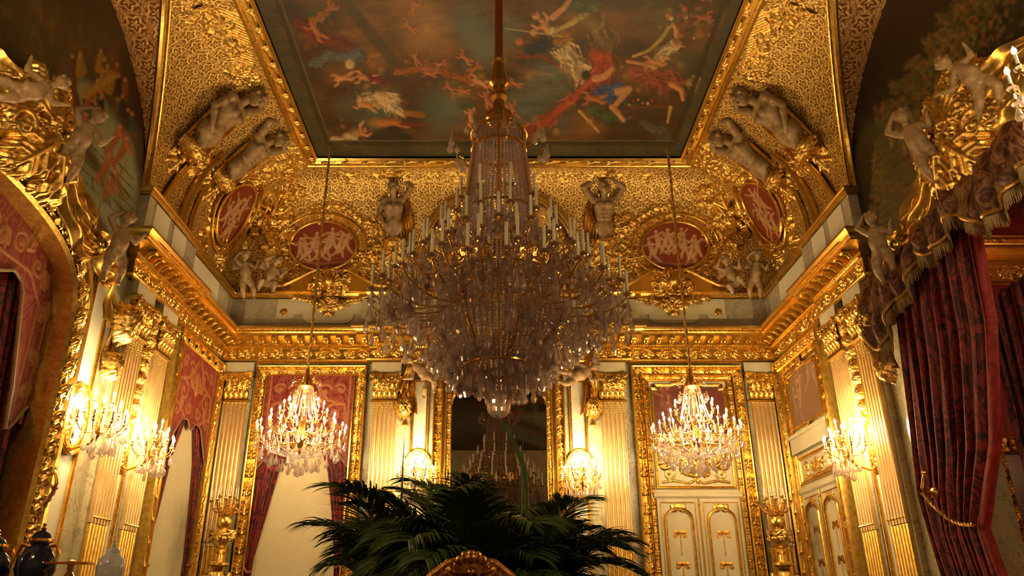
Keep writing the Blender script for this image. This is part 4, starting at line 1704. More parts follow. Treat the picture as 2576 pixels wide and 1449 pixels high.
sp_ = []
for k in range(430):
    t = g.random()
    z = 2.62 - 0.80 * t
    rmax = 1.08 - 0.75 * max(0, t - 0.25) / 0.75
    r_ = rmax * (0.45 + 0.55 * math.sqrt(g.random()))
    a = g.uniform(0, 2 * PI)
    sp_.append((GX + r_ * math.cos(a), GY + r_ * math.sin(a), z, g.uniform(1.0, 1.6), g.uniform(0, 3)))
for k in range(50):
    t = g.random()
    z = 2.75 + 0.8 * t
    r_ = (0.85 - 0.5 * t) * g.uniform(0.7, 1.0)
    a = g.uniform(0, 2 * PI)
    sp_.append((GX + r_ * math.cos(a), GY + r_ * math.sin(a), z, g.uniform(0.7, 1.1), g.uniform(0, 3)))
part('hanging_crystals', joined_drops('hanging_crystals', sp_), big, kind='stuff')
# bead tent, bead basket and tube fringe
mt = MB()
strands(mt, [(0.25, 4.30), (0.26, 4.1), (0.30, 3.7), (0.36, 3.3), (0.44, 3.0)], 54, 44, 0.0135)
strands(mt, [(0.20, 4.28), (0.22, 3.9), (0.24, 3.4)], 24, 30, 0.012)
strands(mt, [(0.10, 4.33), (0.2, 4.35), (0.26, 4.32)], 24, 6, 0.013)
part('bead_tent', mt.mesh('bead_tent', 'bead', False), big, B0, kind='stuff')
mt = MB()
strands(mt, [(0.52, 2.70), (0.55, 2.45), (0.48, 2.15), (0.36, 1.98), (0.28, 1.93)], 60, 34, 0.017)
strands(mt, [(0.28, 2.65), (0.32, 2.3), (0.26, 1.98)], 30, 22, 0.013)
part('bead_basket', mt.mesh('bead_basket', 'bead', False), big, B0, kind='stuff')
fr = MB()
for k in range(40):
    a = 2 * PI * k / 40
    for (rr, zt, ln) in ((0.30, 1.93, 0.13), (0.22, 1.86, 0.14), (0.14, 1.80, 0.13)):
        if rr < 0.2 and k % 2:
            continue
        fr.tube([(rr * math.cos(a), rr * math.sin(a), zt), (rr * math.cos(a), rr * math.sin(a), zt - ln)], 0.009, 5)
part('prism_fringe', fr.mesh('prism_fringe', 'bead', False), big, B0, kind='stuff')
bw = MB().lathe([(0.13, 1.70), (0.14, 1.69), (0.125, 1.66), (0.10, 1.63), (0.10, 1.60), (0.097, 1.565), (0.085, 1.535), (0.06, 1.51), (0.03, 1.495), (0.001, 1.49)], 20, ripple=(20, 0.02))
part('crystal_bowl', bw.mesh('crystal_bowl', 'crystal', False), big, B0)
# gilt leaf stems inside the basket
st = MB().tube([(0.20, 0, 1.98), (0.34, 0, 2.02), (0.52, 0, 2.18), (0.62, 0, 2.34)], [0.008, 0.012, 0.014, 0.004], 6)
for i in range(5):
    x = 0.36 + 0.055 * i
    for s in (-1, 1):
        st.tube([(x, 0, 2.03 + 0.055 * i), (x + 0.05, s * 0.035, 2.08 + 0.055 * i)], [0.008, 0.002], 4)
sme = st.mesh('gilt_spray', 'bronze')
for k in range(8):
    part('gilt_spray', sme, big, B0 @ RZ(2 * PI * k / 8 + 0.3))
part('inner_shaft', MB().lathe([(0.012, 4.2), (0.012, 3.4), (0.03, 3.3), (0.012, 3.2), (0.012, 2.7), (0.03, 2.62), (0.012, 2.5), (0.012, 1.75)], 10, B0).mesh('inner_shaft', 'bronze'), big)

# ------------------------------------------------------------------ lit chandeliers
def lit_chandelier(x, y, zb, label, power, top=ZC + 0.15):
    """zb: height of the lowest candle tier"""
    th = thing('chandelier', label, 'chandelier', T(x, y, zb - 0.55), 'four lit bronze and crystal chandeliers')
    B = T(x, y, zb)
    rp = MB()
    n = 150
    for ph in (0, PI):
        pts = [(x + 0.012 * math.cos(ph + k * 0.55), y + 0.012 * math.sin(ph + k * 0.55), zb + 0.95 + (top - zb - 0.95) * k / n) for k in range(n + 1)]
        rp.tube(pts, 0.013, 5)
    part('rope', rp.mesh('rope', 'rope'), th)
    part('stem', MB().lathe([(0.012, 0.98), (0.03, 0.95), (0.035, 0.88), (0.10, 0.74), (0.115, 0.70), (0.05, 0.66), (0.02, 0.6), (0.03, 0.3), (0.05, 0.1), (0.10, -0.04), (0.07, -0.1), (0.03, -0.16), (0.04, -0.2), (0.001, -0.26)], 12, B).mesh('stem', 'bronze'), th)
    tiers = [(0.10, 0.60, -0.10, 0.0, 20, 0.1, 0.07), (0.10, 0.44, 0.06, 0.17, 12, 0.0, 0.06), (0.08, 0.27, 0.22, 0.34, 8, 0.2, 0.05)]
    arms(th, tiers, True, B)
    m = MB()
    strands(m, [(0.10, 0.70), (0.12, 0.6), (0.16, 0.40), (0.20, 0.25)], 20, 22, 0.010)
    strands(m, [(0.50, -0.06), (0.42, -0.2), (0.22, -0.26), (0.06, -0.27)], 22, 18, 0.010)
    part('bead_tent', m.mesh('bead_tent', 'bead', False), th, B, kind='stuff')
    g = random.Random(int(x * 10) + 50)
    sw = MB().tube(arm_pts(0.08, 0.2, 0.02, 0.03), 0.006, 5).mesh('crown_branch', 'bronze')
    for k in range(8):
        A = B @ T(0, 0, 0.80) @ RZ(k * PI / 4)
        b = part('crown_branch', sw, th, A)
        part('crystal_drop', D_SM, b, A @ T(0.2, 0, 0.0))
        A2 = B @ T(0, 0, 0.60) @ RZ(k * PI / 4 + 0.3)
        b = part('crown_branch', sw, th, A2)
        part('crystal_drop', D_MID, b, A2 @ T(0.2, 0, 0.0))
    for (n, r_, z_, me) in ((20, 0.60, -0.04, D_MID), (20, 0.52, -0.14, D_BIG), (14, 0.44, -0.05, D_MID), (12, 0.38, -0.24, D_BIG), (8, 0.22, -0.30, D_BIG), (8, 0.27, 0.2, D_MID), (12, 0.44, 0.10, D_MID)):
        for k in range(n):
            a = 2 * PI * (k + g.uniform(-0.2, 0.2)) / n
            part('crystal_drop', me, th, B @ T(0, 0, z_ - g.uniform(0, 0.04)) @ RZ(a) @ T(r_, 0, 0) @ RZ(g.uniform(0, 3)))
    part('crystal_drop', D_BIG, th, B @ T(0, 0, -0.30) @ S(1.5))
    lamp((x, y, zb + 0.18), power, 0.30, 'chandelier_light')
    return th


lit_chandelier(-2.72, 10.45, 2.22, 'lit bronze chandelier hanging before the curtained window, left of the palm', P_CHAND)
lit_chandelier(2.72, 10.45, 2.22, 'lit bronze chandelier hanging before the ivory double door', P_CHAND)
lit_chandelier(3.48, 3.3, 2.76, 'lit chandelier cut off by the upper right edge of the view', P_NEAR)
lit_chandelier(-3.62, 3.3, 2.62, 'lit chandelier near the viewer on the left, outside the view', P_NEAR)


def wall_light(MW, u, z, label, power, out=0.42, n=(7, 5, 3), grp='lit crystal wall lights'):
    B = MW @ T(u, z, 0) @ RX(-PI / 2) @ RZ(PI)      # local z = up, local y = out of the wall
    # local frame: x along wall, y out, z up
    o = MW @ Vector((u, z, 0))
    N = (MW.to_3x3() @ Vector((0, 0, 1)))
    X = (MW.to_3x3() @ Vector((1, 0, 0)))
    B = basis(o, X, N, Vector((0, 0, 1)))
    th = thing('wall_light', label, 'wall light', B @ T(0, 0, -0.35), grp)
    r = Relief(-0.10, 0.10, -0.3, 0.2, 0.008)
    r.foliage((0, 0), 0.08, 10, 6, 0.06)
    r.leaf((0, 0), PI / 2, 0.2, 0.09)
    r.leaf((0, 0), -PI / 2, 0.28, 0.09)
    part('back_plate', r.mesh('back_plate', 'bronze'), th, MW @ T(u, z, 0.045))
    part('bracket', MB().tube([(0, 0.03, -0.2), (0, 0.12, -0.24), (0, out * 0.7, -0.18), (0, out * 0.8, -0.06)], 0.016, 8, B).lathe([(0.01, 0.25), (0.02, 0.2), (0.03, 0.0), (0.05, -0.08), (0.02, -0.14), (0.001, -0.2)], 10, B @ T(0, out * 0.8, 0)).mesh('bracket', 'bronze'), th)
    C = B @ T(0, out * 0.8, 0)
    for (k_, rr, zz) in zip(n, (0.27, 0.20, 0.11), (0.0, 0.10, 0.20)):
        me = arm_mesh(0.03, rr, 0.06, 0.05, 'bronze', 0.006)
        for k in range(k_):
            a = -0.35 + (PI + 0.7) * k / (k_ - 1) if k_ > 1 else PI / 2
            A = C @ T(0, 0, zz - 0.06) @ RZ(a)
            ar = part('arm', me, th, A)
            part('drip_pan', PAN_S, ar, A @ T(rr, 0, 0.072))
            part('candle', CAN_S, ar, A @ T(rr, 0, 0.105))
            part('bulb', BULB, ar, A @ T(rr, 0, 0.18))
    g = random.Random(int(u * 100) + 7)
    for (m_, rr, zz, me) in ((9, 0.27, -0.04, D_MID), (8, 0.2, -0.12, D_BIG), (5, 0.12, -0.17, D_MID), (1, 0.0, -0.18, D_BIG), (6, 0.18, 0.06, D_SM)):
        for k in range(m_):
            a = -0.2 + (PI + 0.4) * (k + 0.5) / m_
            part('crystal_drop', me, th, C @ T(0, 0, zz - g.uniform(0, 0.03)) @ RZ(a) @ T(rr, 0, 0) @ RZ(g.uniform(0, 3)))
    lamp(C @ Vector((0, 0.0, 0.22)), power, 0.12, 'wall_light_lamp')
    return th


wall_light(WALL_B, -1.255, 1.86, 'lit wall light on the ivory panel left of the mirror, half hidden by palm', P_SCONCE)
wall_light(WALL_B, 1.255, 1.86, 'lit wall light on the ivory panel right of the mirror, above the palm', P_SCONCE)
for MW, s, nm in ((WALL_L, 1, 'left'), (WALL_R, -1, 'right')):
    if s > 0:
        wall_light(MW, s * 7.95, 1.80, 'lit crystal wall light on the left wall, on the oval panel beside the arch', P_SCONCE)
    wall_light(MW, s * 9.22, 1.80, 'lit crystal wall light on the %s wall, between the two pilasters' % nm, P_SCONCE * (1.0 if s > 0 else 1.5))

# ================================================================== PAINTED CEILING AND LUNETTES
def sample(pt, U, W):
    fi = (U - pt.u0) / pt.cu
    fj = (W - pt.v0) / pt.cv
    def refl(f, n):
        f = np.abs(f)
        p = 2.0 * (n - 1)
        f = np.mod(f, p)
        return np.clip(np.where(f > n - 1, p - f, f), 0, n - 1.001)
    fi, fj = refl(fi, pt.nu), refl(fj, pt.nv)
    i, j = fi.astype(int), fj.astype(int)
    a, b = (fi - i)[..., None], (fj - j)[..., None]
    c = pt.c
    return (c[i, j] * (1 - a) + c[i + 1, j] * a) * (1 - b) + (c[i, j + 1] * (1 - a) + c[i + 1, j + 1] * a) * b


FLESH, FLESH2 = rgb(208, 146, 98), rgb(186, 112, 66)
TEAL, BROWN, OCHRE, GLOW = rgb(98, 122, 108), rgb(66, 46, 28), rgb(150, 98, 44), rgb(196, 142, 78)
RED, DRED, CREAM, BLUE, NAVY = rgb(176, 66, 34), rgb(112, 38, 24), rgb(206, 178, 134), rgb(64, 88, 132), rgb(30, 34, 52)
GREEN, YEL, GREY = rgb(70, 84, 48), rgb(188, 160, 92), rgb(92, 90, 80)

pc = Paint(0, 2576, -60, 860, 860, 308, BROWN)
nz = vnoise((860, 308), 7, 3, 4)
nz2 = vnoise((860, 308), 12, 8, 4)
pc.c = pc.c * (0.55 + 0.9 * nz)[..., None] + np.array(OCHRE) * (np.clip(nz2 - 0.42, 0, 1) * 1.2)[..., None]
soft = dict(soft=1.0, shade=0.0, alpha=0.8)
for (x, y, r_, c_) in ((1130, 120, 150, TEAL), (1200, 260, 150, TEAL), (1560, 400, 190, TEAL), (1000, 560, 170, TEAL), (640, 560, 160, TEAL), (1420, 560, 170, TEAL), (1320, 160, 110, TEAL),
                       (900, 160, 170, GLOW), (760, 40, 150, OCHRE), (1000, 260, 90, OCHRE), (560, 120, 150, OCHRE), (620, 320, 90, OCHRE), (1850, 150, 130, OCHRE), (1600, 620, 120, GREY), (480, 560, 90, GREY),
                       (1760, 650, 110, OCHRE), (2250, 330, 110, GREEN), (2100, 110, 130, GREEN), (2420, 300, 110, GREEN), (950, 700, 100, GREY), (1250, 700, 110, BROWN), (330, 60, 90, GREEN), (180, 30, 90, NAVY)):
    pc.blob((x, y), r_, c_, **soft)
for k in range(60):                # cloud streaks
    x, y = rnd.uniform(350, 2250), rnd.uniform(0, 720)
    pc.line([(x, y), (x + rnd.uniform(40, 130), y + rnd.uniform(-30, 30))], rnd.uniform(14, 34), 8, rnd.choice((GLOW, OCHRE, GREY, TEAL, BROWN)), soft=1.0, shade=0.1, alpha=0.35)
for (x, y, r_) in ((900, 380, 120), (1150, 440, 110), (600, 420, 120), (650, 560, 120), (540, 700, 100), (1600, 330, 140), (1820, 460, 150), (2100, 380, 130), (1500, 640, 100), (350, 200, 110), (2250, 120, 120)):
    for k in range(26):            # clouds carrying the groups
        a, d = rnd.uniform(0, 2 * PI), r_ * math.sqrt(rnd.random())
        pc.blob((x + d * math.cos(a) * 1.3, y + d * math.sin(a)), rnd.uniform(12, 34), rnd.choice((OCHRE, GLOW, BROWN, BROWN, rgb(96, 66, 40), GREY, rgb(130, 86, 48))), soft=1.0, shade=0.5, alpha=0.5)
pc.line([(440, -40), (560, 120), (720, 310)], 44, 40, rgb(58, 50, 30), soft=0.5, shade=0.1, alpha=0.8)
L_ = lambda pts, a, b, c, **k: pc.line(pts, a, b, c, **k)


def pfig(x, y, ang, s, skin=FLESH, cloth=None, flip=1):
    """small painted nude / putto: torso, head, two arms and two legs"""
    ca, sa = math.cos(ang), math.sin(ang)
    q = lambda a, b: (x + s * (a * ca - b * flip * sa), y + s * (a * sa + b * flip * ca))
    kw = dict(soft=0.6, shade=0.6, alpha=0.9)
    dk = tuple(0.45 * c for c in skin)
    L_([q(0.1, 0.12), q(1.1, 0.25)], 0.56 * s, 0.5 * s, dk, soft=1.0, shade=0, alpha=0.5)
    L_([q(1.0, 0.1), q(1.6, 0.45), q(2.1, 0.3)], 0.40 * s, 0.2 * s, skin, **kw)
    L_([q(1.0, 0), q(1.6, -0.3), q(2.1, -0.5)], 0.40 * s, 0.2 * s, skin, **kw)
    L_([q(0.0, 0.2), q(-0.2, 0.7), q(-0.7, 0.9)], 0.26 * s, 0.16 * s, skin, **kw)
    L_([q(0.0, -0.2), q(-0.4, -0.6), q(-0.9, -0.55)], 0.26 * s, 0.16 * s, skin, **kw)
    L_([q(0, 0), q(0.5, 0.04), q(1.0, 0.1)], 0.46 * s, 0.42 * s, skin, **kw)
    pc.blob(q(-0.52, 0), 0.30 * s, skin)
    pc.blob(q(-0.70, -0.08), 0.24 * s, rgb(96, 54, 26), alpha=0.85)
    if cloth:
        L_([q(0.8, -0.3), q(1.3, 0.2), q(2.1, 0.0), q(2.9, 0.5)], 0.34 * s, 0.5 * s, cloth, shade=0.5)
        L_([q(1.0, 0.1), q(1.9, 0.2), q(2.7, 0.4)], 0.06 * s, 0.05 * s, tuple(1.5 * c for c in cloth), alpha=0.6)


def cloth(pts, r0, r1, c, folds=4):
    L_(pts, r0 * 1.25, r1 * 1.2, tuple(0.35 * v for v in c), shade=0.0, soft=1.0, alpha=0.6)
    L_(pts, r0 * 0.9, r1 * 0.8, c, shade=0.5, soft=0.5)
    n = len(pts) - 1
    for k in range(0 if folds == 0 else 26 + 6 * folds):
        f = rnd.random() * n
        i = min(n - 1, int(f))
        f -= i
        r_ = r0 + (r1 - r0) * (i + f) / n
        dx, dy = pts[i + 1][0] - pts[i][0], pts[i + 1][1] - pts[i][1]
        a = math.atan2(dy, dx) + rnd.gauss(0, 0.35)
        o = rnd.uniform(-1.15, 1.15) * r_
        x = pts[i][0] + dx * f - dy / (math.hypot(dx, dy) + 1e-6) * o
        y = pts[i][1] + dy * f + dx / (math.hypot(dx, dy) + 1e-6) * o
        l = r_ * rnd.uniform(0.5, 1.5)
        L_([(x, y), (x + l * math.cos(a), y + l * math.sin(a)), (x + 1.7 * l * math.cos(a + 0.4), y + 1.7 * l * math.sin(a + 0.4))], r_ * rnd.uniform(0.10, 0.30), r_ * 0.05,
           (lambda kk: tuple(kk * v for v in c))(rnd.choice((0.35, 0.6, 0.9, 1.25, 1.6))), alpha=0.75, shade=0.0, soft=0.6)


cloth([(230, 120), (330, 190), (520, 250)], 40, 30, DRED)
pfig(310, 140, 0.9, 44, FLESH2)
pfig(400, 40, 2.4, 40, FLESH2, OCHRE)
cloth([(300, 330), (380, 300), (470, 290), (560, 300)], 26, 34, rgb(92, 96, 100), 5)
pc.blob((500, 335), 30, CREAM)
pfig(440, 410, -0.2, 40, FLESH)
pfig(560, 400, 0.15, 42, FLESH, DRED)
cloth([(560, 530), (660, 530), (780, 600)], 34, 18, CREAM, 5)
pfig(560, 545, 0.25, 42, FLESH, None, -1)
cloth([(650, 500), (730, 520)], 34, 26, CREAM)
pfig(560, 690, 2.7, 50, FLESH, CREAM)
L_([(660, 640), (740, 640), (800, 655)], 26, 20, FLESH2)
cloth([(770, 645), (900, 655)], 14, 8, DRED)
L_([(650, 740), (720, 700), (800, 740)], 60, 40, rgb(44, 42, 40))
L_([(790, 590), (880, 600)], 20, 20, OCHRE)
cloth([(740, 380), (900, 350), (1050, 395), (1200, 440)], 22, 26, rgb(150, 84, 34), 5)
for (x, y, a, s, c) in ((840, 290, 1.2, 26, FLESH2), (900, 380, 0.2, 28, FLESH2), (1090, 290, 0.7, 32, FLESH2), (1170, 350, 2.6, 30, FLESH2), (1160, 420, 0.3, 36, FLESH), (1010, 450, 0.6, 26, FLESH2), (1080, 470, 0.2, 24, FLESH2),
                        (1350, 430, 0.4, 26, FLESH2), (1210, 500, 1.2, 36, FLESH2), (1130, 590, 1.4, 36, FLESH), (1350, 560, 1.2, 34, FLESH2), (960, 340, -0.4, 24, FLESH2), (800, 130, 0.6, 30, FLESH2), (840, 30, 2.0, 26, FLESH2)):
    pfig(x, y, a, s, c)
L_([(1090, 560), (1150, 548)], 20, 14, GREEN)
# winged herald and followers
cloth([(1360, 300), (1500, 290), (1620, 350), (1700, 430)], 12, 22, rgb(128, 60, 34), 3)
cloth([(1560, 240), (1640, 300), (1700, 380)], 52, 46, CREAM, 6)
cloth([(1560, 170), (1660, 120), (1780, 50)], 14, 22, YEL, 3)
cloth([(1640, 20), (1760, 10)], 36, 46, GREEN, 4)
pfig(1520, 130, 0.9, 60, FLESH, CREAM)
L_([(1560, 90), (1620, 40), (1660, -20)], 20, 12, FLESH)
pc.blob((1472, 80), 27, FLESH)
pc.blob((1458, 66), 20, rgb(120, 60, 22), alpha=0.8)
cloth([(1430, 260), (1500, 235), (1560, 220)], 34, 40, NAVY, 3)
cloth([(1580, 220), (1640, 190)], 28, 20, OCHRE, 3)
pc.blob((1385, 218), 24, FLESH2)
pc.blob((1460, 170), 22, FLESH)
L_([(1310, 148), (1480, 172), (1620, 192)], 4, 4, YEL)
cloth([(1770, 110), (1830, 200), (1790, 290)], 60, 48, rgb(120, 92, 56), 5)
cloth([(1790, 290), (1830, 350), (1770, 420)], 52, 44, RED, 6)
cloth([(1760, 420), (1650, 530), (1540, 620), (1450, 680)], 20, 40, rgb(170, 74, 44), 6)
pc.blob((1732, 392), 30, rgb(50, 26, 16))
L_([(1780, 410), (1830, 400), (1870, 360)], 24, 16, FLESH)
cloth([(1800, 480), (1850, 490), (1900, 480)], 40, 36, BLUE, 5)
L_([(1900, 480), (1960, 465), (1890, 545)], 24, 16, FLESH)
L_([(1870, 560), (1900, 590), (1930, 630)], 20, 12, FLESH)
pfig(1750, 510, 0.1, 44, FLESH2)
cloth([(1760, 570), (1850, 620)], 28, 30, GREEN, 4)
cloth([(1700, 580), (1800, 690)], 12, 8, YEL, 2)
# ceres group
cloth([(1980, 370), (2090, 400), (2200, 440)], 42, 46, rgb(150, 78, 56), 7)
cloth([(2090, 340), (2150, 280), (2200, 230)], 32, 26, CREAM, 5)
pfig(2070, 320, 0.0, 40, FLESH)
L_([(1950, 320), (2030, 335), (2090, 345)], 12, 10, FLESH)
L_([(2200, 240), (2205, 160), (2180, 110)], 16, 10, FLESH)
L_([(1980, 295), (2060, 265), (2130, 200), (2175, 130)], 9, 13, YEL)
cloth([(2180, 440), (2230, 470), (2240, 520)], 22, 14, FLESH, 0)
cloth([(2280, 430), (2330, 450)], 34, 26, rgb(150, 132, 70), 2)
for k in range(40):
    x = 2150 + rnd.uniform(0, 270)
    y = rnd.uniform(-20, 230)
    pc.blob((x, y), rnd.uniform(8, 19), rnd.choice((FLESH2, RED, GREEN, OCHRE, DRED, CREAM, GREEN, BROWN)))
pfig(2370, 90, 3.0, 34, FLESH2)
for k in range(16):
    pc.blob((1940 + k * 12 + rnd.uniform(-8, 8), 545 - k * 2 + rnd.uniform(-14, 14)), rnd.uniform(6, 11), rnd.choice((FLESH, CREAM, GREEN, RED)))
cloth([(1960, 560), (2160, 555)], 12, 10, rgb(110, 66, 30), 2)
cloth([(2030, 640), (2090, 670), (2150, 690), (2100, 740)], 26, 22, rgb(86, 84, 66), 5)
L_([(2175, 560), (2160, 640)], 12, 8, YEL)
# painted stone border
STN, STN2 = rgb(74, 72, 50), rgb(104, 98, 66)
for (p, q, r_, c) in (((20, -60), (345, 800), 44, STN), ((95, -60), (385, 745), 16, rgb(48, 44, 30)), ((120, -40), (395, 742), 5, STN2), ((2560, -60), (2225, 800), 44, STN), ((2480, -60), (2190, 745), 14, rgb(48, 44, 30)),
                      ((330, 790), (2240, 790), 34, STN), ((390, 748), (2190, 748), 12, rgb(50, 46, 32)), ((395, 735), (2190, 735), 4, STN2)):
    L_([p, q], r_, r_, c, soft=0.25, shade=0.0, alpha=0.93)
for k in range(14):
    x = 420 + k * 125
    L_([(x, 762), (x + 6, 812)], 2.5, 2.5, rgb(44, 42, 30), shade=0)
for k in range(9):
    t = k / 9
    L_([(140 + 210 * t - 30, 60 + 690 * t), (140 + 210 * t - 85, 65 + 690 * t)], 3, 3, rgb(44, 42, 30), shade=0)

pc.c *= (0.62 + 0.5 * vnoise((860, 308), 30, 77, 3))[..., None] * np.array([0.95, 0.95, 0.95])
ZP = ZC + 0.035
nx, ny = 470, 330
X = np.linspace(-3.14, 3.14, nx)[:, None] * np.ones((1, ny))
Y = np.linspace(6.3, 11.02, ny)[None, :] * np.ones((nx, 1))


def project(X, Y, Z):
    d = Y * cT + Z * sT
    return CXP + FPX * X / d, CYP - FPX * (-Y * sT + Z * cT) / d


px, py = project(X, Y, ZP)
col = sample(pc, (px - 640) * 2.0774, py * 2.0774)
ptg = thing('ceiling_painting', 'large painted ceiling canvas of flying figures, clouds and draperies in the gilded frame', 'painting', (0, CEN, ZP))
part('canvas', grid_mesh('canvas', np.stack([X, Y, np.full_like(X, ZP)], -1), 'painting', col=col, smooth=False), ptg)
nx, ny = 120, 120
X = np.linspace(-3.14, 3.14, nx)[:, None] * np.ones((1, ny))
Y = np.linspace(2 * CEN - 10.8, 6.3, ny)[None, :] * np.ones((nx, 1))
px, py = project(X, 6.3 + (6.3 - Y) * 0.62, ZP)
part('canvas', grid_mesh('canvas', np.stack([X, Y, np.full_like(X, ZP)], -1), 'painting', col=sample(pc, (px - 640) * 2.0774, py * 2.0774), smooth=False), ptg)
# stepped reveal between canvas and frame
part('stretcher', MB().sweep(CEI, (0, 0, -1), [(-0.0, 0.0), (-0.0, -0.13)], closed=True).mesh('stretcher', 'gold_old', False), ptg)

# lunettes ----------------------------------------------------------
pl = Paint(-20, 380, -20, 640, 270, 440, rgb(62, 50, 32))
n0 = vnoise((270, 440), 9, 21, 4)
n1 = vnoise((270, 440), 18, 22, 3)
pl.c = pl.c * (0.5 + 1.0 * n0)[..., None] + np.array(rgb(110, 60, 30)) * (np.clip(n1 - 0.5, 0, 1) * 1.6)[..., None]
LL = lambda pts, a, b, c, **k: pl.line(pts, a, b, c, **k)
LL([(150, -20), (330, 60), (345, 300)], 50, 30, rgb(44, 20, 12), soft=0.9, shade=0, alpha=0.8)
for k in range(26):
    x, y = rnd.uniform(0, 130), rnd.uniform(0, 170)
    LL([(x, y), (x + rnd.uniform(-20, 20), y + rnd.uniform(20, 60))], 7, 3, rnd.choice((rgb(92, 80, 40), rgb(70, 44, 24), rgb(120, 98, 50), rgb(60, 60, 40))), alpha=0.5, soft=0.8)
LL([(200, 250), (290, 380), (330, 520)], 60, 46, rgb(150, 150, 114), soft=0.4, shade=0.1)
LL([(180, 400), (260, 500), (300, 560)], 34, 40, rgb(132, 134, 102), soft=0.4, shade=0.1)
for k in range(6):
    o = k * 26
    LL([(185, 300 + o), (250, 360 + o), (335, 450 + o)], 1.6, 1.6, rgb(56, 58, 42), shade=0)
for k in range(12):
    x = 195 + (k % 4) * 36
    y = 310 + (k % 4) * 34 + (k // 4) * 54
    LL([(x, y), (x + 3, y + 22)], 1.5, 1.5, rgb(60, 62, 44), shade=0)
for k in range(34):                # the crowd
    x = rnd.uniform(170, 340)
    y = rnd.uniform(110, 250) + (x - 170) * 0.35
    c = rnd.choice((rgb(22, 22, 26), rgb(96, 40, 22), rgb(150, 110, 40), rgb(56, 66, 56), rgb(130, 62, 36), rgb(30, 24, 20)))
    LL([(x, y), (x + rnd.uniform(-8, 8), y + 34)], 9, 12, c)
    pl.blob((x, y - 12), 6, rgb(190, 122, 76))
for (x, y) in ((300, 330), (275, 400), (318, 360), (215, 300), (245, 215), (290, 445)):
    LL([(x, y), (x - 16, y + 32), (x - 34, y + 56)], 12, 7, rgb(164, 84, 48))
    LL([(x, y), (x + 14, y + 26)], 8, 5, rgb(180, 104, 64))
    pl.blob((x + 2, y - 12), 7, rgb(196, 130, 84))
LL([(215, 240), (250, 215), (290, 190)], 12, 9, rgb(170, 128, 46))
LL([(150, 250), (170, 210), (190, 290)], 22, 22, rgb(110, 44, 30))
for k in range(10):
    LL([(rnd.uniform(250, 330), rnd.uniform(420, 520)), (rnd.uniform(250, 330), rnd.uniform(420, 520))], 5, 3, rnd.choice((rgb(150, 90, 50), rgb(90, 60, 40))), alpha=0.6)

pr_ = Paint(2150, 2600, -20, 640, 300, 440, rgb(12, 9, 7))
n0 = vnoise((300, 440), 9, 31, 4)
g = random.Random(5)
edge = lambda y: 2400 - (y / 300.0) * 205 + 14 * math.sin(y * 0.11) + 9 * math.sin(y * 0.29)
for k in range(2600):
    y = g.uniform(-20, 600)
    e = edge(min(y, 300)) - max(0, y - 300) * 0.05
    x = e + abs(g.gauss(0, 1)) * 90 + 2
    c = g.choice((rgb(64, 66, 34), rgb(84, 84, 42), rgb(110, 92, 44), rgb(50, 52, 30), rgb(150, 84, 36), rgb(96, 74, 36), rgb(120, 112, 60)))
    pr_.line([(x, y), (x + g.uniform(-8, 8), y + g.uniform(-10, 10))], g.uniform(4, 9), 3, c, soft=0.6, alpha=0.7)
pr_.line([(2200, 330), (2260, 420), (2240, 560)], 40, 50, rgb(60, 60, 42), soft=0.7, shade=0, alpha=0.6)
for k in range(8):
    pr_.line([(2195 + k * 3, 420 + 20 * k), (2380, 300 + 22 * k)], 2.5, 2.5, rgb(110, 92, 52), shade=0, alpha=0.5)
for k in range(16):
    x, y = g.uniform(2220, 2340), g.uniform(260, 400)
    pr_.line([(x, y), (x + 4, y + 18)], 5, 6, g.choice((rgb(170, 90, 50), rgb(120, 60, 34), rgb(150, 128, 90))), alpha=0.7)

for sg, nm, pt, lab in ((-1, 'left', pl, 'painted lunette on the left: a crowd on stone steps under dark trees'), (1, 'right', pr_, 'painted lunette on the right: autumn trees against a dark sky')):
    n, m = 260, 130
    P = np.zeros((n, m, 3))
    ys = np.linspace(CEN - 3.24, CEN + 3.24, n)
    for i, y in enumerate(ys):
        zb = zo(y, 2.42, 1.1) if abs(y - CEN) < 2.42 else 3.74
        zt = zl(y)
        P[i, :, 1] = y
        P[i, :, 2] = zb + (zt - zb) * np.linspace(0, 1, m)
    P[..., 0] = sg * (HW - 0.012)
    yy = np.where(P[..., 1] < CEN, 2 * CEN - P[..., 1], P[..., 1])
    px, py = project(P[..., 0], yy, P[..., 2])
    th = thing('lunette_painting', lab, 'painting', (sg * HW, CEN, 4.0))
    part('canvas', grid_mesh('lunette', P, 'painting', col=sample(pt, px, py), smooth=False), th)


na, nt = 60, 120
Sv = np.linspace(0, CB.len, na)[:, None] * np.ones((1, nt))
aa = np.interp(Sv, CB.s, CB.a)
wv = CX_ + SX * np.cos(aa)
U = wv * np.linspace(-1, 1, nt)[None, :]
P = CB.arr(U, Sv, np.zeros_like(U))
P[..., 1] = 2 * CEN - P[..., 1]
rear_v = struct('vault_rear', grid_mesh('vault_rear', P, 'painting', col=sample(pl, 180 + U * 50, 560 - Sv * 200) * 0.6, smooth=True), 'dark painted vault on the wall behind the viewer, seen in the mirror')
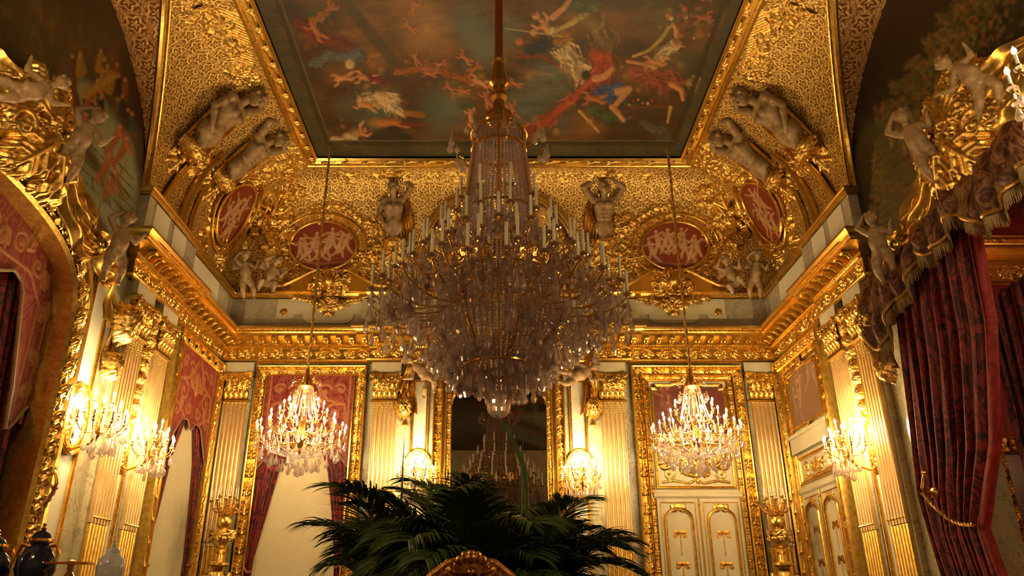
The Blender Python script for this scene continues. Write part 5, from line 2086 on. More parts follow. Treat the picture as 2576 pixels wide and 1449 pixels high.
# oval cameos -------------------------------------------------------
def oval_cameo(C, u, s, ru, rs, seed, label, rot=0.0, tall=False):
    th = thing('oval_medallion', label, 'medallion', C.frame(u, s), 'oval cameo medallions on the vault')
    cr_, sr_ = math.cos(rot), math.sin(rot)
    def fn(U, W, h):
        a, b = U * cr_ - W * sr_, U * sr_ + W * cr_
        return C.arr(u + a, s + b, h)
    n = 96
    pt = Paint(-ru, ru, -rs, rs, n, n, rgb(150, 62, 34))
    pt.c = pt.c * (0.72 + 0.5 * vnoise((n, n), 4, seed))[..., None]
    g = random.Random(seed)
    pale = rgb(214, 164, 120)
    q = min(ru, rs)
    for k in range(8 if not tall else 6):
        if tall:
            x, y = g.uniform(-0.35, 0.35) * ru, rs * (-0.62 + 1.15 * k / 6)
        else:
            x, y = ru * (-0.68 + 1.36 * k / 7), g.uniform(-0.35, 0.2) * rs
        lean = g.uniform(-0.15, 0.15)
        pt.line([(x, y), (x + lean * q, y + 0.34 * q)], 0.13 * q, 0.10 * q, pale, alpha=0.9)
        pt.blob((x + lean * q * 1.2, y + 0.50 * q), 0.09 * q, pale)
        for s2 in (-1, 1):
            pt.line([(x, y + 0.28 * q), (x + s2 * 0.2 * q, y + g.uniform(0.1, 0.5) * q), (x + s2 * 0.38 * q, y + g.uniform(0.1, 0.6) * q)], 0.055 * q, 0.04 * q, pale, alpha=0.9)
            pt.line([(x, y), (x + s2 * 0.12 * q, y - 0.25 * q), (x + s2 * g.uniform(0.1, 0.4) * q, y - 0.42 * q)], 0.09 * q, 0.05 * q, pale, alpha=0.9)
    pt.line([(-0.8 * ru, -0.62 * rs), (0, -0.74 * rs), (0.8 * ru, -0.62 * rs)], 0.05 * q, 0.05 * q, rgb(190, 120, 80), alpha=0.7)
    e = (pt.U / ru) ** 2 + (pt.W / rs) ** 2
    k = e < 1.0
    keep = k[:-1, :-1] | k[1:, 1:]
    # slightly domed
    part('cameo', grid_mesh('cameo', fn(pt.U, pt.W, 0.03 + 0.03 * np.clip(1 - e, 0, 1)), 'painting', col=pt.c, keep=keep), th)
    def ring(k_, w, h0, nm, mat='gold'):
        pts = [fn(np.array(ru * k_ * math.cos(a)), np.array(rs * k_ * math.sin(a) if not tall else rs * (k_) * math.sin(a)), np.array(h0)) for a in [2 * PI * i / 56 for i in range(56)]]
        part(nm, MB().tube([Vector(p) for p in pts], w, 7, closed=True).mesh(nm, mat), th)
    ring(1.0, 0.026, 0.05, 'rim')
    ring(1.0 + 0.15 / q * 0.9, 0.02, 0.055, 'outer_rim', 'gold_plain')
    # egg course and wreath
    r = Relief(-ru - 0.30, ru + 0.30, -rs - 0.30, rs + 0.30, 0.009)
    per = 2 * PI * math.sqrt((ru * ru + rs * rs) / 2)
    n = int(per / 0.085)
    for i in range(n):
        a = 2 * PI * i / n
        r.dot(((ru + 0.075) * math.cos(a), (rs + 0.075) * math.sin(a)), 0.030, 1.1)
    n = int(per * 1.2 / 0.085)
    for i in range(n):
        a = 2 * PI * i / n
        p = ((ru + 0.19) * math.cos(a), (rs + 0.19) * math.sin(a))
        ta = math.atan2((rs) * math.cos(a), -(ru) * math.sin(a))
        if math.sin(a) and (a < PI / 2 or a > 1.5 * PI):
            sgn = 0
        else:
            sgn = PI
        for d in (-0.45, 0.45):
            r.leaf(p, ta + sgn + d, g.uniform(0.09, 0.14), 0.05, 2, 1.0, 0.004, g.uniform(-0.4, 0.4))
        if i % 4 == 0:
            r.flower((p[0] + g.uniform(-0.02, 0.02), p[1] + g.uniform(-0.02, 0.02)), 0.03, 5, 0, 1.0, 0.012)
    part('wreath', r.mesh('wreath', 'gold_relief', fn), th, kind='stuff')
    part('backing', grid_mesh('cameo_back', fn(pt.U * (1 + 0.14 / q), pt.W * (1 + 0.14 / q), np.full_like(pt.U, 0.012)), 'gold_old', keep=keep), th)
    return th


def hs(C, px, py):
    return C.hit(px, py)


uB, sB = CB.hit(815, 620)
MED_S = sB
oval_cameo(CB, uB, sB, 0.575, 0.44, 3, 'wide oval medallion on the end wall vault, left of the great chandelier')
uB2, sB2 = CB.hit(1697, 620)
oval_cameo(CB, uB2, sB, 0.575, 0.44, 4, 'wide oval medallion on the end wall vault, right of the great chandelier')
uL, sL = CL.hit(582, 535)
oval_cameo(CL, uL, sL, 0.46, 0.55, 5, 'upright oval medallion on the left side vault', 0, True)
uR, sR = CR.hit(1926, 530)
oval_cameo(CR, uR, sR, 0.46, 0.55, 6, 'upright oval medallion on the right side vault', 0, True)

# ================================================================== SCULPTURE: implicit bodies -> one closed surface
def sdf_mesh(prims, h, mat, name):
    """prims: ('c', p, q, r0, r1, k) tapered capsule; ('e', c, (rx, ry, rz), k) ellipsoid; '-' in front cuts"""
    lo = np.array([1e9] * 3)
    hi = -lo
    bb = []
    for p in prims:
        if 'c' in p[0]:
            a, b, r_ = np.array(p[1]), np.array(p[2]), max(p[3], p[4])
            l, u = np.minimum(a, b) - r_, np.maximum(a, b) + r_
        else:
            c, rr = np.array(p[1]), np.array(p[2])
            l, u = c - rr, c + rr
        bb.append((l, u))
        if p[0][0] != '-':
            lo, hi = np.minimum(lo, l), np.maximum(hi, u)
    lo = lo - 3 * h
    n = np.ceil((hi + 3 * h - lo) / h).astype(int) + 1
    F = np.full(n, 0.08)
    for p, (l, u) in zip(prims, bb):
        k = p[-1]
        i0 = np.maximum(0, np.floor((l - lo) / h - (k + 0.03) / h).astype(int))
        i1 = np.minimum(n, np.ceil((u - lo) / h + (k + 0.03) / h).astype(int) + 1)
        if np.any(i1 <= i0):
            continue
        X = (lo[0] + h * np.arange(i0[0], i1[0]))[:, None, None]
        Y = (lo[1] + h * np.arange(i0[1], i1[1]))[None, :, None]
        Z = (lo[2] + h * np.arange(i0[2], i1[2]))[None, None, :]
        if 'c' in p[0]:
            a, b = p[1], p[2]
            dx, dy, dz = b[0] - a[0], b[1] - a[1], b[2] - a[2]
            t = np.clip(((X - a[0]) * dx + (Y - a[1]) * dy + (Z - a[2]) * dz) / (dx * dx + dy * dy + dz * dz + 1e-12), 0, 1)
            d = np.sqrt((X - a[0] - t * dx) ** 2 + (Y - a[1] - t * dy) ** 2 + (Z - a[2] - t * dz) ** 2) - (p[3] + (p[4] - p[3]) * t)
        else:
            c, rr = p[1], p[2]
            q = np.sqrt(((X - c[0]) / rr[0]) ** 2 + ((Y - c[1]) / rr[1]) ** 2 + ((Z - c[2]) / rr[2]) ** 2)
            d = (q - 1) * min(rr)
        W = F[i0[0]:i1[0], i0[1]:i1[1], i0[2]:i1[2]]
        if p[0][0] == '-':
            hh = np.clip(0.5 + 0.5 * (W + d) / k, 0, 1)
            W[...] = W * hh + (-d) * (1 - hh) + k * hh * (1 - hh)
        else:
            hh = np.clip(0.5 + 0.5 * (W - d) / k, 0, 1)
            W[...] = W * (1 - hh) + d * hh - k * hh * (1 - hh)
    ins = F < 0
    cells = np.zeros(tuple(n - 1) + (3,))
    cnt = np.zeros(tuple(n - 1))
    cs = [(a, b, c) for a in (0, 1) for b in (0, 1) for c in (0, 1)]
    sl = lambda c: tuple(slice(c[i], n[i] - 1 + c[i]) for i in range(3))
    for a in cs:
        for ax in range(3):
            if a[ax] == 0:
                b = list(a)
                b[ax] = 1
                fa, fb = F[sl(a)], F[sl(b)]
                m = (fa < 0) != (fb < 0)
                t = np.where(m, fa / np.where(m, fa - fb, 1), 0)
                for q in range(3):
                    cells[..., q] += np.where(m, a[q] + (t if q == ax else 0), 0)
                cnt += m
    act = cnt > 0
    vid = np.full(act.shape, -1)
    vid[act] = np.arange(act.sum())
    I = np.argwhere(act)
    V3 = lo + h * (I + cells[act] / cnt[act][:, None])
    quads = []
    for ax in range(3):
        o1, o2 = [(1, 2), (2, 0), (0, 1)][ax]
        s0 = [slice(1, n[i] - 1) for i in range(3)]
        s1 = list(s0)
        s0[ax], s1[ax] = slice(0, n[ax] - 1), slice(1, n[ax])
        fa, fb = ins[tuple(s0)], ins[tuple(s1)]
        for flip in (False, True):
            idx = np.argwhere(fa & ~fb if not flip else ~fa & fb)
            if not len(idx):
                continue
            base = idx.copy()
            for i in range(3):
                if i != ax:
                    base[:, i] += 1
            def g_(d1, d2):
                q = base.copy()
                q[:, o1] -= d1
                q[:, o2] -= d2
                return vid[q[:, 0], q[:, 1], q[:, 2]]
            Q = np.stack([g_(0, 0), g_(1, 0), g_(1, 1), g_(0, 1)], 1)
            if flip:
                Q = Q[:, ::-1]
            quads.append(Q)
    Q = np.concatenate(quads)
    Q = Q[(Q >= 0).all(1)]
    me = bpy.data.meshes.new(name)
    me.vertices.add(len(V3))
    me.vertices.foreach_set('co', V3.astype(np.float32).ravel())
    me.loops.add(Q.size)
    me.loops.foreach_set('vertex_index', Q.astype(np.int32).ravel())
    me.polygons.add(len(Q))
    me.polygons.foreach_set('loop_start', np.arange(0, Q.size, 4, dtype=np.int32))
    me.polygons.foreach_set('loop_total', np.full(len(Q), 4, dtype=np.int32))
    me.update(calc_edges=True)
    me.materials.append(M[mat])
    me.shade_smooth()
    return me


def head_prims(c, up, fwd, r, beard=False, curls=10, seed=1):
    c, up, fwd = Vector(c), Vector(up).normalized(), Vector(fwd)
    fwd = (fwd - up * fwd.dot(up)).normalized()
    sd = up.cross(fwd)
    P = lambda u, f, s_: tuple(c + up * (u * r) + fwd * (f * r) + sd * (s_ * r))
    k = r * 0.22
    out = [('c', P(0.25, -0.1, 0), P(0.1, 0.05, 0), r * 0.92, r * 0.86, k),
           ('c', P(-0.5, 0.35, 0), P(-0.1, 0.3, 0), r * 0.50, r * 0.66, k),
           ('c', P(-0.62, 0.62, 0), P(-0.5, 0.5, 0), r * 0.2, r * 0.25, k),
           ('c', P(0.16, 0.86, 0), P(-0.18, 1.08, 0), r * 0.09, r * 0.14, r * 0.08),
           ('c', P(0.22, 0.80, 0.32), P(0.22, 0.80, -0.32), r * 0.12, r * 0.12, r * 0.12),
           ('-c', P(0.04, 0.98, 0.30), P(0.04, 0.98, 0.36), r * 0.13, r * 0.13, r * 0.1),
           ('-c', P(0.04, 0.98, -0.30), P(0.04, 0.98, -0.36), r * 0.13, r * 0.13, r * 0.1),
           ('c', P(0.03, 0.80, 0.31), P(0.03, 0.80, 0.33), r * 0.12, r * 0.12, r * 0.04),
           ('c', P(0.03, 0.80, -0.31), P(0.03, 0.80, -0.33), r * 0.12, r * 0.12, r * 0.04),
           ('c', P(-0.38, 0.86, 0.14), P(-0.38, 0.86, -0.14), r * 0.075, r * 0.075, r * 0.06),
           ('c', P(-0.47, 0.83, 0.10), P(-0.47, 0.83, -0.10), r * 0.075, r * 0.075, r * 0.05),
           ('c', P(0.08, 0.0, 0.88), P(-0.12, 0.02, 0.86), r * 0.14, r * 0.10, r * 0.08),
           ('c', P(0.08, 0.0, -0.88), P(-0.12, 0.02, -0.86), r * 0.14, r * 0.10, r * 0.08)]
    g = random.Random(seed)
    for i in range(curls):
        a = g.uniform(-PI, PI)
        e = g.uniform(0.15, 1.35)
        f, s_ = -math.cos(a) * math.cos(e), math.sin(a) * math.cos(e)
        u = 0.25 + math.sin(e) * 0.9
        if f > 0.35 and u < 0.75:
            continue
        out.append(('c', P(u, f * 0.95, s_ * 0.95), P(u - 0.12, f * 1.02, s_ * 1.02), r * 0.24, r * 0.2, r * 0.06))
    if beard:
        for i in range(9):
            s_ = (i / 8 - 0.5) * 1.1
            out.append(('c', P(-0.55, 0.62 - 0.5 * s_ * s_, s_ * 0.6), P(-1.05 + 0.6 * abs(s_), 0.66 - 0.5 * s_ * s_, s_ * 0.45), r * 0.2, r * 0.1, r * 0.06))
    return out


def hand_prims(w, d, n, r):
    """palm and five fingers from wrist w along d, palm normal n"""
    w, d, n = Vector(w), Vector(d).normalized(), Vector(n)
    n = (n - d * n.dot(d)).normalized()
    s_ = d.cross(n)
    P = lambda a, b, c: tuple(w + d * (a * r) + s_ * (b * r) + n * (c * r))
    out = [('c', P(0, 0, 0), P(1.3, 0, 0), r * 0.62, r * 0.78, r * 0.4)]
    for i, L in enumerate((1.35, 1.55, 1.45, 1.1)):
        b = (i - 1.5) * 0.46
        out.append(('c', P(1.6, b, 0), P(1.6 + L * 0.55, b * 1.15, 0.12), r * 0.27, r * 0.24, r * 0.06))
        out.append(('c', P(1.6 + L * 0.55, b * 1.15, 0.12), P(1.6 + L * 0.9, b * 1.2, 0.55), r * 0.24, r * 0.19, r * 0.05))
    out.append(('c', P(0.4, -0.6, 0.1), P(1.1, -1.25, 0.35), r * 0.32, r * 0.26, r * 0.1))
    out.append(('c', P(1.1, -1.25, 0.35), P(1.7, -1.3, 0.55), r * 0.26, r * 0.2, r * 0.05))
    return out


def limb(a, b, c, r0, r1, r2, k):
    """two segment limb with a muscle belly in each segment"""
    a, b, c = Vector(a), Vector(b), Vector(c)
    m1, m2 = a.lerp(b, 0.42), b.lerp(c, 0.30)
    return [('c', tuple(a), tuple(m1), r0, r0 * 1.02, k), ('c', tuple(m1), tuple(b), r0 * 1.02, r1, k), ('c', tuple(b), tuple(m2), r1, r1 * 1.1, k), ('c', tuple(m2), tuple(c), r1 * 1.1, r2, k)]


def atlas(kind, seed=1):
    """half figure carrying a basket: x across, y up (waist = 0), z out; about 0.95 m tall"""
    fem, p = kind == 'female', []
    k = 0.035
    sw = 0.165 if fem else 0.20
    p += [('c', (-0.07, 0.28, 0.10), (-0.055, 0.08, 0.11), 0.115, 0.085, k), ('c', (0.07, 0.28, 0.10), (0.055, 0.08, 0.11), 0.115, 0.085, k),
          ('c', (-0.06, -0.05, 0.10), (0.06, -0.05, 0.10), 0.115 if fem else 0.10, 0.115 if fem else 0.10, k),
          ('c', (-0.05, -0.12, 0.10), (0.02, -0.30, 0.12), 0.11, 0.07, k), ('c', (0.06, -0.12, 0.10), (0.0, -0.28, 0.12), 0.10, 0.07, k),
          ('c', (-sw, 0.40, 0.10), (sw, 0.40, 0.10), 0.062, 0.062, k),
          ('c', (0, 0.42, 0.11), (0.01, 0.52, 0.14), 0.058, 0.052, 0.02)]
    if fem:
        p += [('e', (-0.075, 0.285, 0.205), (0.062, 0.06, 0.055), 0.02), ('e', (0.075, 0.285, 0.205), (0.062, 0.06, 0.055), 0.02), ('e', (0, 0.02, 0.18), (0.07, 0.06, 0.04), 0.03)]
    else:
        p += [('e', (-0.082, 0.315, 0.19), (0.085, 0.06, 0.042), 0.015), ('e', (0.082, 0.315, 0.19), (0.085, 0.06, 0.042), 0.015)]
        for i in range(3):
            for s in (-1, 1):
                p.append(('e', (s * 0.036, 0.19 - 0.065 * i, 0.185), (0.033, 0.030, 0.025), 0.008))
                p.append(('e', (s * 0.115, 0.17 - 0.05 * i, 0.13), (0.03, 0.022, 0.04), 0.012))
    p += head_prims((0.01, 0.60, 0.215), (0.06, 1, 0.22), (-0.15, -0.15, 1), 0.102, not fem, 26, seed)
    ar = 0.046 if fem else 0.056
    # raised arm, hand at the basket; other arm lowered to the hip
    p += limb((sw, 0.40, 0.10), (sw + 0.16, 0.62, 0.14), (0.09, 0.84, 0.12), ar, ar * 0.8, ar * 0.58, 0.02)
    p += hand_prims((0.09, 0.84, 0.12), (-0.6, 0.5, 0.1), (0, 0, 1), 0.036)
    if fem:
        p += limb((-sw, 0.39, 0.10), (-sw - 0.10, 0.16, 0.10), (-sw + 0.01, -0.04, 0.19), ar, ar * 0.8, ar * 0.58, 0.02)
        p += hand_prims((-sw + 0.01, -0.04, 0.19), (0.6, -0.5, 0.2), (0, 0, 1), 0.036)
    else:
        p += limb((-sw, 0.40, 0.10), (-sw - 0.15, 0.62, 0.14), (-sw + 0.06, 0.78, 0.15), ar, ar * 0.8, ar * 0.58, 0.02)
        p += hand_prims((-sw + 0.06, 0.78, 0.15), (0.4, 0.6, 0.1), (0, 0, 1), 0.036)
    return p


def putto(pose, seed=1):
    """chubby child, about 0.62 m; x across, y up, z out; hips at the origin"""
    p, k = [], 0.03
    lean = {'sit': 0.0, 'stand': 0.0, 'lie': 0.05}[pose]
    p += [('c', (0, 0.02, 0.05), (lean, 0.13, 0.07), 0.085, 0.082, k), ('c', (lean, 0.13, 0.07), (lean, 0.23, 0.05), 0.08, 0.072, k), ('c', (lean - 0.07, 0.25, 0.05), (lean + 0.07, 0.25, 0.05), 0.038, 0.038, 0.02),
          ('c', (lean, 0.27, 0.05), (lean, 0.32, 0.06), 0.034, 0.032, 0.015), ('e', (0, 0.09, 0.13), (0.05, 0.045, 0.03), 0.02)]
    p += head_prims((lean + 0.01, 0.385, 0.08), (0.12, 1, 0), (0.45 if seed % 2 else -0.4, -0.25, 1), 0.072, False, 22, seed)
    if pose == 'stand':
        p += limb((-0.05, 0.0, 0.05), (-0.07, -0.15, 0.10), (-0.055, -0.29, 0.06), 0.052, 0.036, 0.022, 0.015)
        p += limb((0.05, 0.0, 0.05), (0.09, -0.14, 0.09), (0.10, -0.28, 0.04), 0.052, 0.036, 0.022, 0.015)
        f = ((-0.055, -0.30, 0.06), (0.10, -0.29, 0.04))
    elif pose == 'sit':
        p += limb((-0.05, 0.0, 0.06), (-0.09, -0.02, 0.20), (-0.08, -0.17, 0.17), 0.052, 0.038, 0.022, 0.015)
        p += limb((0.05, 0.0, 0.06), (0.10, 0.03, 0.19), (0.13, -0.13, 0.20), 0.052, 0.038, 0.022, 0.015)
        f = ((-0.08, -0.18, 0.17), (0.13, -0.14, 0.20))
    else:
        p += limb((-0.05, 0.0, 0.05), (-0.16, -0.10, 0.10), (-0.28, -0.16, 0.04), 0.052, 0.036, 0.022, 0.015)
        p += limb((0.05, 0.0, 0.05), (0.02, -0.16, 0.11), (-0.10, -0.25, 0.08), 0.052, 0.036, 0.022, 0.015)
        f = ((-0.28, -0.16, 0.04), (-0.10, -0.25, 0.08))
    for q in f:
        p.append(('c', q, (q[0], q[1] - 0.012, q[2] + 0.05), 0.020, 0.014, 0.01))
    if pose == 'lie':
        p += limb((0.11, 0.25, 0.05), (0.20, 0.20, 0.09), (0.26, 0.30, 0.10), 0.032, 0.025, 0.016, 0.01)
        p += hand_prims((0.26, 0.30, 0.10), (0.4, 0.8, 0), (0, 0, 1), 0.016)
        p += limb((-0.03, 0.25, 0.06), (-0.14, 0.17, 0.10), (-0.22, 0.26, 0.10), 0.032, 0.025, 0.016, 0.01)
        p += hand_prims((-0.22, 0.26, 0.10), (-0.6, 0.5, 0.1), (0, 0, 1), 0.016)
    else:
        p += limb((-0.075, 0.25, 0.05), (-0.16, 0.34, 0.07), (-0.07, 0.43, 0.09), 0.032, 0.025, 0.016, 0.01)
        p += hand_prims((-0.07, 0.43, 0.09), (0.5, 0.4, 0.2), (0, 0, 1), 0.016)
        p += limb((0.075, 0.25, 0.05), (0.15, 0.17, 0.08), (0.19, 0.27, 0.13), 0.032, 0.025, 0.016, 0.01)
        p += hand_prims((0.19, 0.27, 0.13), (0.4, 0.6, 0.2), (0, 0, 1), 0.016)
    return p


ME_M = sdf_mesh(atlas('male', 2), 0.011, 'stone', 'atlas_body')
ME_F = sdf_mesh(atlas('female', 5), 0.011, 'stone', 'caryatid_body')
PU = {(q, sd_): sdf_mesh(putto(q, sd_), 0.0085, 'stone', 'putto_body') for q, sd_ in (('sit', 1), ('sit', 2), ('stand', 3), ('stand', 4), ('lie', 5))}

# flower basket, drapery knot and scrolled foot shared by the supporting figures
def bouquet(name, r_, n, seed, mat='gold_relief', size=0.075):
    rl = Relief(-r_ * 1.5, r_ * 1.5, -r_ * 1.3, r_ * 1.3, 0.008)
    rl.foliage((0, 0), r_, n, seed, size, 1.1, 0.03, 0.55, 0.75)
    bump = lambda U, W, h: np.stack([U, W, h + 0.16 * np.sqrt(np.clip(1 - (U / (r_ * 1.3)) ** 2 - (W / r_) ** 2, 0, 1))], -1)
    return rl.mesh(name, mat, bump)


BASKET = bouquet('flower_basket', 0.24, 90, 8)
GARL = bouquet('garland_cluster', 0.17, 50, 15)


def drape_mesh(w0, w1, L, folds, depth, mat='gold', seed=1, nu=44, nz=34, sag=0.05, name='drapery'):
    g = random.Random(seed)
    ph = [g.uniform(0, 6) for _ in range(4)]
    P = np.zeros((nz, nu, 3))
    for i in range(nz):
        t = i / (nz - 1)
        for j in range(nu):
            s = j / (nu - 1) - 0.5
            w = w0 + (w1 - w0) * t + 0.05 * math.sin(5 * t + ph[0])
            fz = depth * (math.cos(s * folds * 2 * PI + 1.5 * t + ph[1]) + 0.45 * math.cos(s * folds * 4.7 * PI + 4 * t + ph[2]))
            z = fz * (0.35 + 0.65 * t) + depth * 1.5 + 0.8 * depth * math.cos(t * 9 + ph[3] + 3 * s)
            y = -L * t - sag * math.cos(s * PI) * t + 0.03 * math.cos(s * folds * 2 * PI) * t
            P[i, j] = (s * w, y, z)
    return grid_mesh(name, P, mat)


DRP = drape_mesh(0.20, 0.46, 0.36, 3, 0.035, 'gold', 3)
DRP2 = drape_mesh(0.34, 0.22, 0.75, 3, 0.04, 'gold_old', 6)
ft = Relief(-0.22, 0.22, -0.42, 0.08, 0.008)
ft.spiral((-0.08, -0.02), 0.07, 0, 1.4, 0.02, 1)
ft.spiral((0.08, -0.02), 0.07, PI, 1.4, 0.02, -1)
ft.leaf((0, -0.05), -PI / 2, 0.36, 0.16, 3, 1.2, 0.01)
ft.leaf((-0.06, -0.1), -PI / 2 - 0.3, 0.2, 0.09)
ft.leaf((0.06, -0.1), -PI / 2 + 0.3, 0.2, 0.09)
FOOT = ft.mesh('scroll_foot', 'gold_relief')
WING = Relief(-0.02, 0.2, -0.04, 0.16, 0.006)
for k_ in range(5):
    WING.line([(0, 0), (0.08 + 0.018 * k_, 0.10 - 0.024 * k_), (0.13 + 0.01 * k_, 0.13 - 0.05 * k_)], 0.018, 0.008, 0.7)
WING = WING.mesh('wing', 'stone')


def carrier(C, u, s, sex, label, k=1.0, flip=1, rot=0.0, out=0.0):
    """figure standing on the vault at (u, s) = waist"""
    B = C.frame(u, s, 0.02 + out, rot)
    th = thing('statue', label, 'statue', B, 'stucco figures carrying baskets on the vault')
    part('body', ME_M if sex == 'm' else ME_F, th, B @ S(k * flip, k, k))
    part('flower_basket', BASKET, th, B @ T(0.02, 0.97 * k, 0.10) @ RX(0.2) @ S(1.2 * k, 0.85 * k, k))
    part('drapery', DRP, th, B @ T(0, -0.06 * k, 0.06) @ S(k * flip, k, k))
    part('hip_garland', GARL, th, B @ T(0.02, -0.36 * k, 0.08) @ S(0.95 * k, 0.7 * k, 0.8 * k))
    part('mantle', DRP2, th, B @ T(0.16 * flip * k, 0.45 * k, 0.0) @ RZ(0.15 * flip) @ S(k * flip * 0.8, k, 0.8 * k))
    part('scroll_foot', FOOT, th, B @ T(0, -0.50 * k, 0.05) @ S(k))
    # flat pilaster strip behind
    m = MB().box(-0.13 * k, 0.13 * k, -1.05 * k, 0.75 * k, -0.02, 0.035).box(-0.10 * k, -0.07 * k, -1.05 * k, 0.7 * k, 0.035, 0.05).box(0.07 * k, 0.10 * k, -1.05 * k, 0.7 * k, 0.035, 0.05)
    part('strip', m.mesh('strip', 'gold_plain', False), th, B)
    return th


uw, sw_ = CB.hit(992, 560)
carrier(CB, uw, sw_, 'f', 'stucco woman carrying a gilded flower basket, on the end wall vault left of centre', 0.95)
uw2, _ = CB.hit(1517, 560)
carrier(CB, uw2, sw_, 'm', 'stucco bearded man carrying a gilded flower basket, on the end wall vault right of centre', 0.95, -1)
for C, sg, nm in ((CL, 1, 'left'), (CR, -1, 'right')):
    for (px, py, sex, wh, kk) in ((512, 305, 'f', 'nearer the painted lunette', 1.2), (590, 395, 'm', 'nearer the corner', 1.1)):
        xx = px if sg > 0 else 2 * CXP - px
        u, s = C.hit(xx, py)
        carrier(C, u, s, sex, 'stucco %s carrying flowers high on the %s side vault, %s' % ('woman' if sex == 'f' else 'man', nm, wh), kk, 1 if sg > 0 else -1, 0, 0.05)


def cherub(name_label, Mw, pose, k=1.0, wings=False, grp='stucco cherubs'):
    th = thing('cherub', name_label, 'statue', Mw, grp)
    part('body', PU[pose], th, Mw @ S(k))
    if wings:
        part('wing', WING, th, Mw @ T(0.03, 0.2 * k, 0.02) @ S(k))
        part('wing', WING, th, Mw @ T(-0.03, 0.2 * k, 0.02) @ S(-k, k, k))
    return th


def face(o, n, roll=0.0):
    """frame at o looking along n (z), y up"""
    n = Vector(n).normalized()
    x = Vector((0, 0, 1)).cross(n).normalized()
    return basis(o, x, n.cross(x), n) @ RZ(roll)


# cherub pairs seated in the vault corners above the cornice
for sg, nm in ((-1, 'left'), (1, 'right')):
    for i, (px, py, ps, lb) in enumerate(((618, 705, ('stand', 3), 'standing, left one of the pair'), (668, 712, ('sit', 2), 'seated, right one of the pair'))):
        xx = px if sg < 0 else 2 * 1260 - px
        o = on_y(xx, py, 11.55)
        cherub('stucco cherub in the %s vault corner, %s' % (nm, lb if sg < 0 else lb.replace('left one', 'RR').replace('right one', 'left one').replace('RR', 'right one')),
               face(o, (-sg * 0.55, -1, -0.3), (0.25 - 0.5 * i) * -sg), ps, 1.05, True)
    o = on_y(1075 if sg < 0 else 1440, 950, 11.75)
    cherub('stucco cherub crouching on the top %s corner of the mirror frame' % nm, face(o, (sg * 0.2, -1, -0.2), -sg * 0.9), ('lie', 5), 1.0, False)
    # along the arched opening
    o = on_x(1255 + sg * 968, 640 if sg < 0 else 640, sg * 4.22)
    cherub('stucco cherub standing at the end of the %s cornice above the hanging drapery' % nm, face(o, (-sg * 0.8, -0.7, -0.2), 0), ('stand', 4), 1.05)
    o = on_x(1255 + sg * 1075, 380 if sg < 0 else 385, sg * 4.22)
    cherub('stucco cherub clinging beside the %s gilded cartouche' % nm, face(o, (-sg * 0.8, -0.8, -0.2), sg * 0.25), ('stand', 3), 1.1)
    o = on_x(1255 + sg * 1215, 235 if sg < 0 else 215, sg * 4.15)
    cherub('stucco cherub lying on top of the %s arch beside its cartouche' % nm, face(o, (-sg * 0.8, -0.8, -0.2), sg * 0.75), ('lie', 5), 0.92)

# ================================================================== ORNAMENT ON THE VAULT AND THE ARCHES
def vault_relief(C, nm, build, u0, u1, s0, s1, label, mat='gold_relief', cell=0.010, cat='ornament', h0=0.0, amp=1.3):
    r = Relief(u0, u1, s0, s1, cell)
    build(r)
    fn = lambda U, W, h: C.arr(U, W, h * amp + h0)
    if nm != 'trophy':
        vp = bpy.data.objects['vault_' + {'B': 'back', 'L': 'left', 'R': 'right'}[C.side]]
        return part(nm, r.mesh(nm, mat, fn), vp, kind='stuff')
    th = thing(nm, label, cat, C.frame((u0 + u1) / 2, (s0 + s1) / 2))
    part('relief', r.mesh(nm, mat, fn), th, kind='stuff')
    return th


def hseq(C, pts):
    return [C.hit(*p) for p in pts]


# big gilt arch in the middle of the end vault with a dark lunette inside
RA, SC = 1.36, CB.hit(1255, 650)[1]
ar_pts = [(-RA, 0.05)] + [(-RA * math.cos(PI * k / 40), SC + RA * 0.93 * math.sin(PI * k / 40)) for k in range(41)] + [(RA, 0.05)]
th = part('vault_arch', MB().box(-0.1, 0.1, DB - 0.1, DB - 0.05, 4.98, 5.0).mesh('arch_foot', 'gold_plain', False), bpy.data.objects['vault_back'])
m = MB()
for (k_, w_, h_) in ((1.0, 0.045, 0.05), (0.955, 0.022, 0.07), (1.045, 0.022, 0.04)):
    m.tube([CB.P(u * k_, max(0.04, SC + (s - SC) * k_), h_) for u, s in ar_pts], w_, 8)
part('archivolt', m.mesh('archivolt', 'gold'), th)
nu, nv = 60, 50
U = np.zeros((nu, nv))
W = np.zeros((nu, nv))
for i in range(nu):
    x = -RA * 0.94 + 1.88 * RA * i / (nu - 1)
    top = SC + 0.93 * math.sqrt(max(0, (RA * 0.95) ** 2 - x * x))
    U[i] = x
    W[i] = np.linspace(0.03, top, nv)
part('inner_field', grid_mesh('inner_field', CB.arr(U, W, np.full_like(U, 0.014)), 'brocade_dark'), th)
rr = Relief(-1.3, 1.3, 0.05, SC + 1.3, 0.011)
for q in range(15):
    a = PI * (q + 0.5) / 15
    rr.leaf((1.12 * math.cos(a), SC + 1.04 * math.sin(a)), a + PI / 2, 0.2, 0.08)
    rr.spiral((0.98 * math.cos(a), SC + 0.9 * math.sin(a)), 0.06, a, 1.2, 0.012)
part('border_leaves', rr.mesh('border_leaves', 'gold_relief', lambda U, W, h: CB.arr(U, W, h + 0.02)), th, kind='stuff')

# scrolled band and rosettes under the ceiling frame, end wall
LB = CB.len


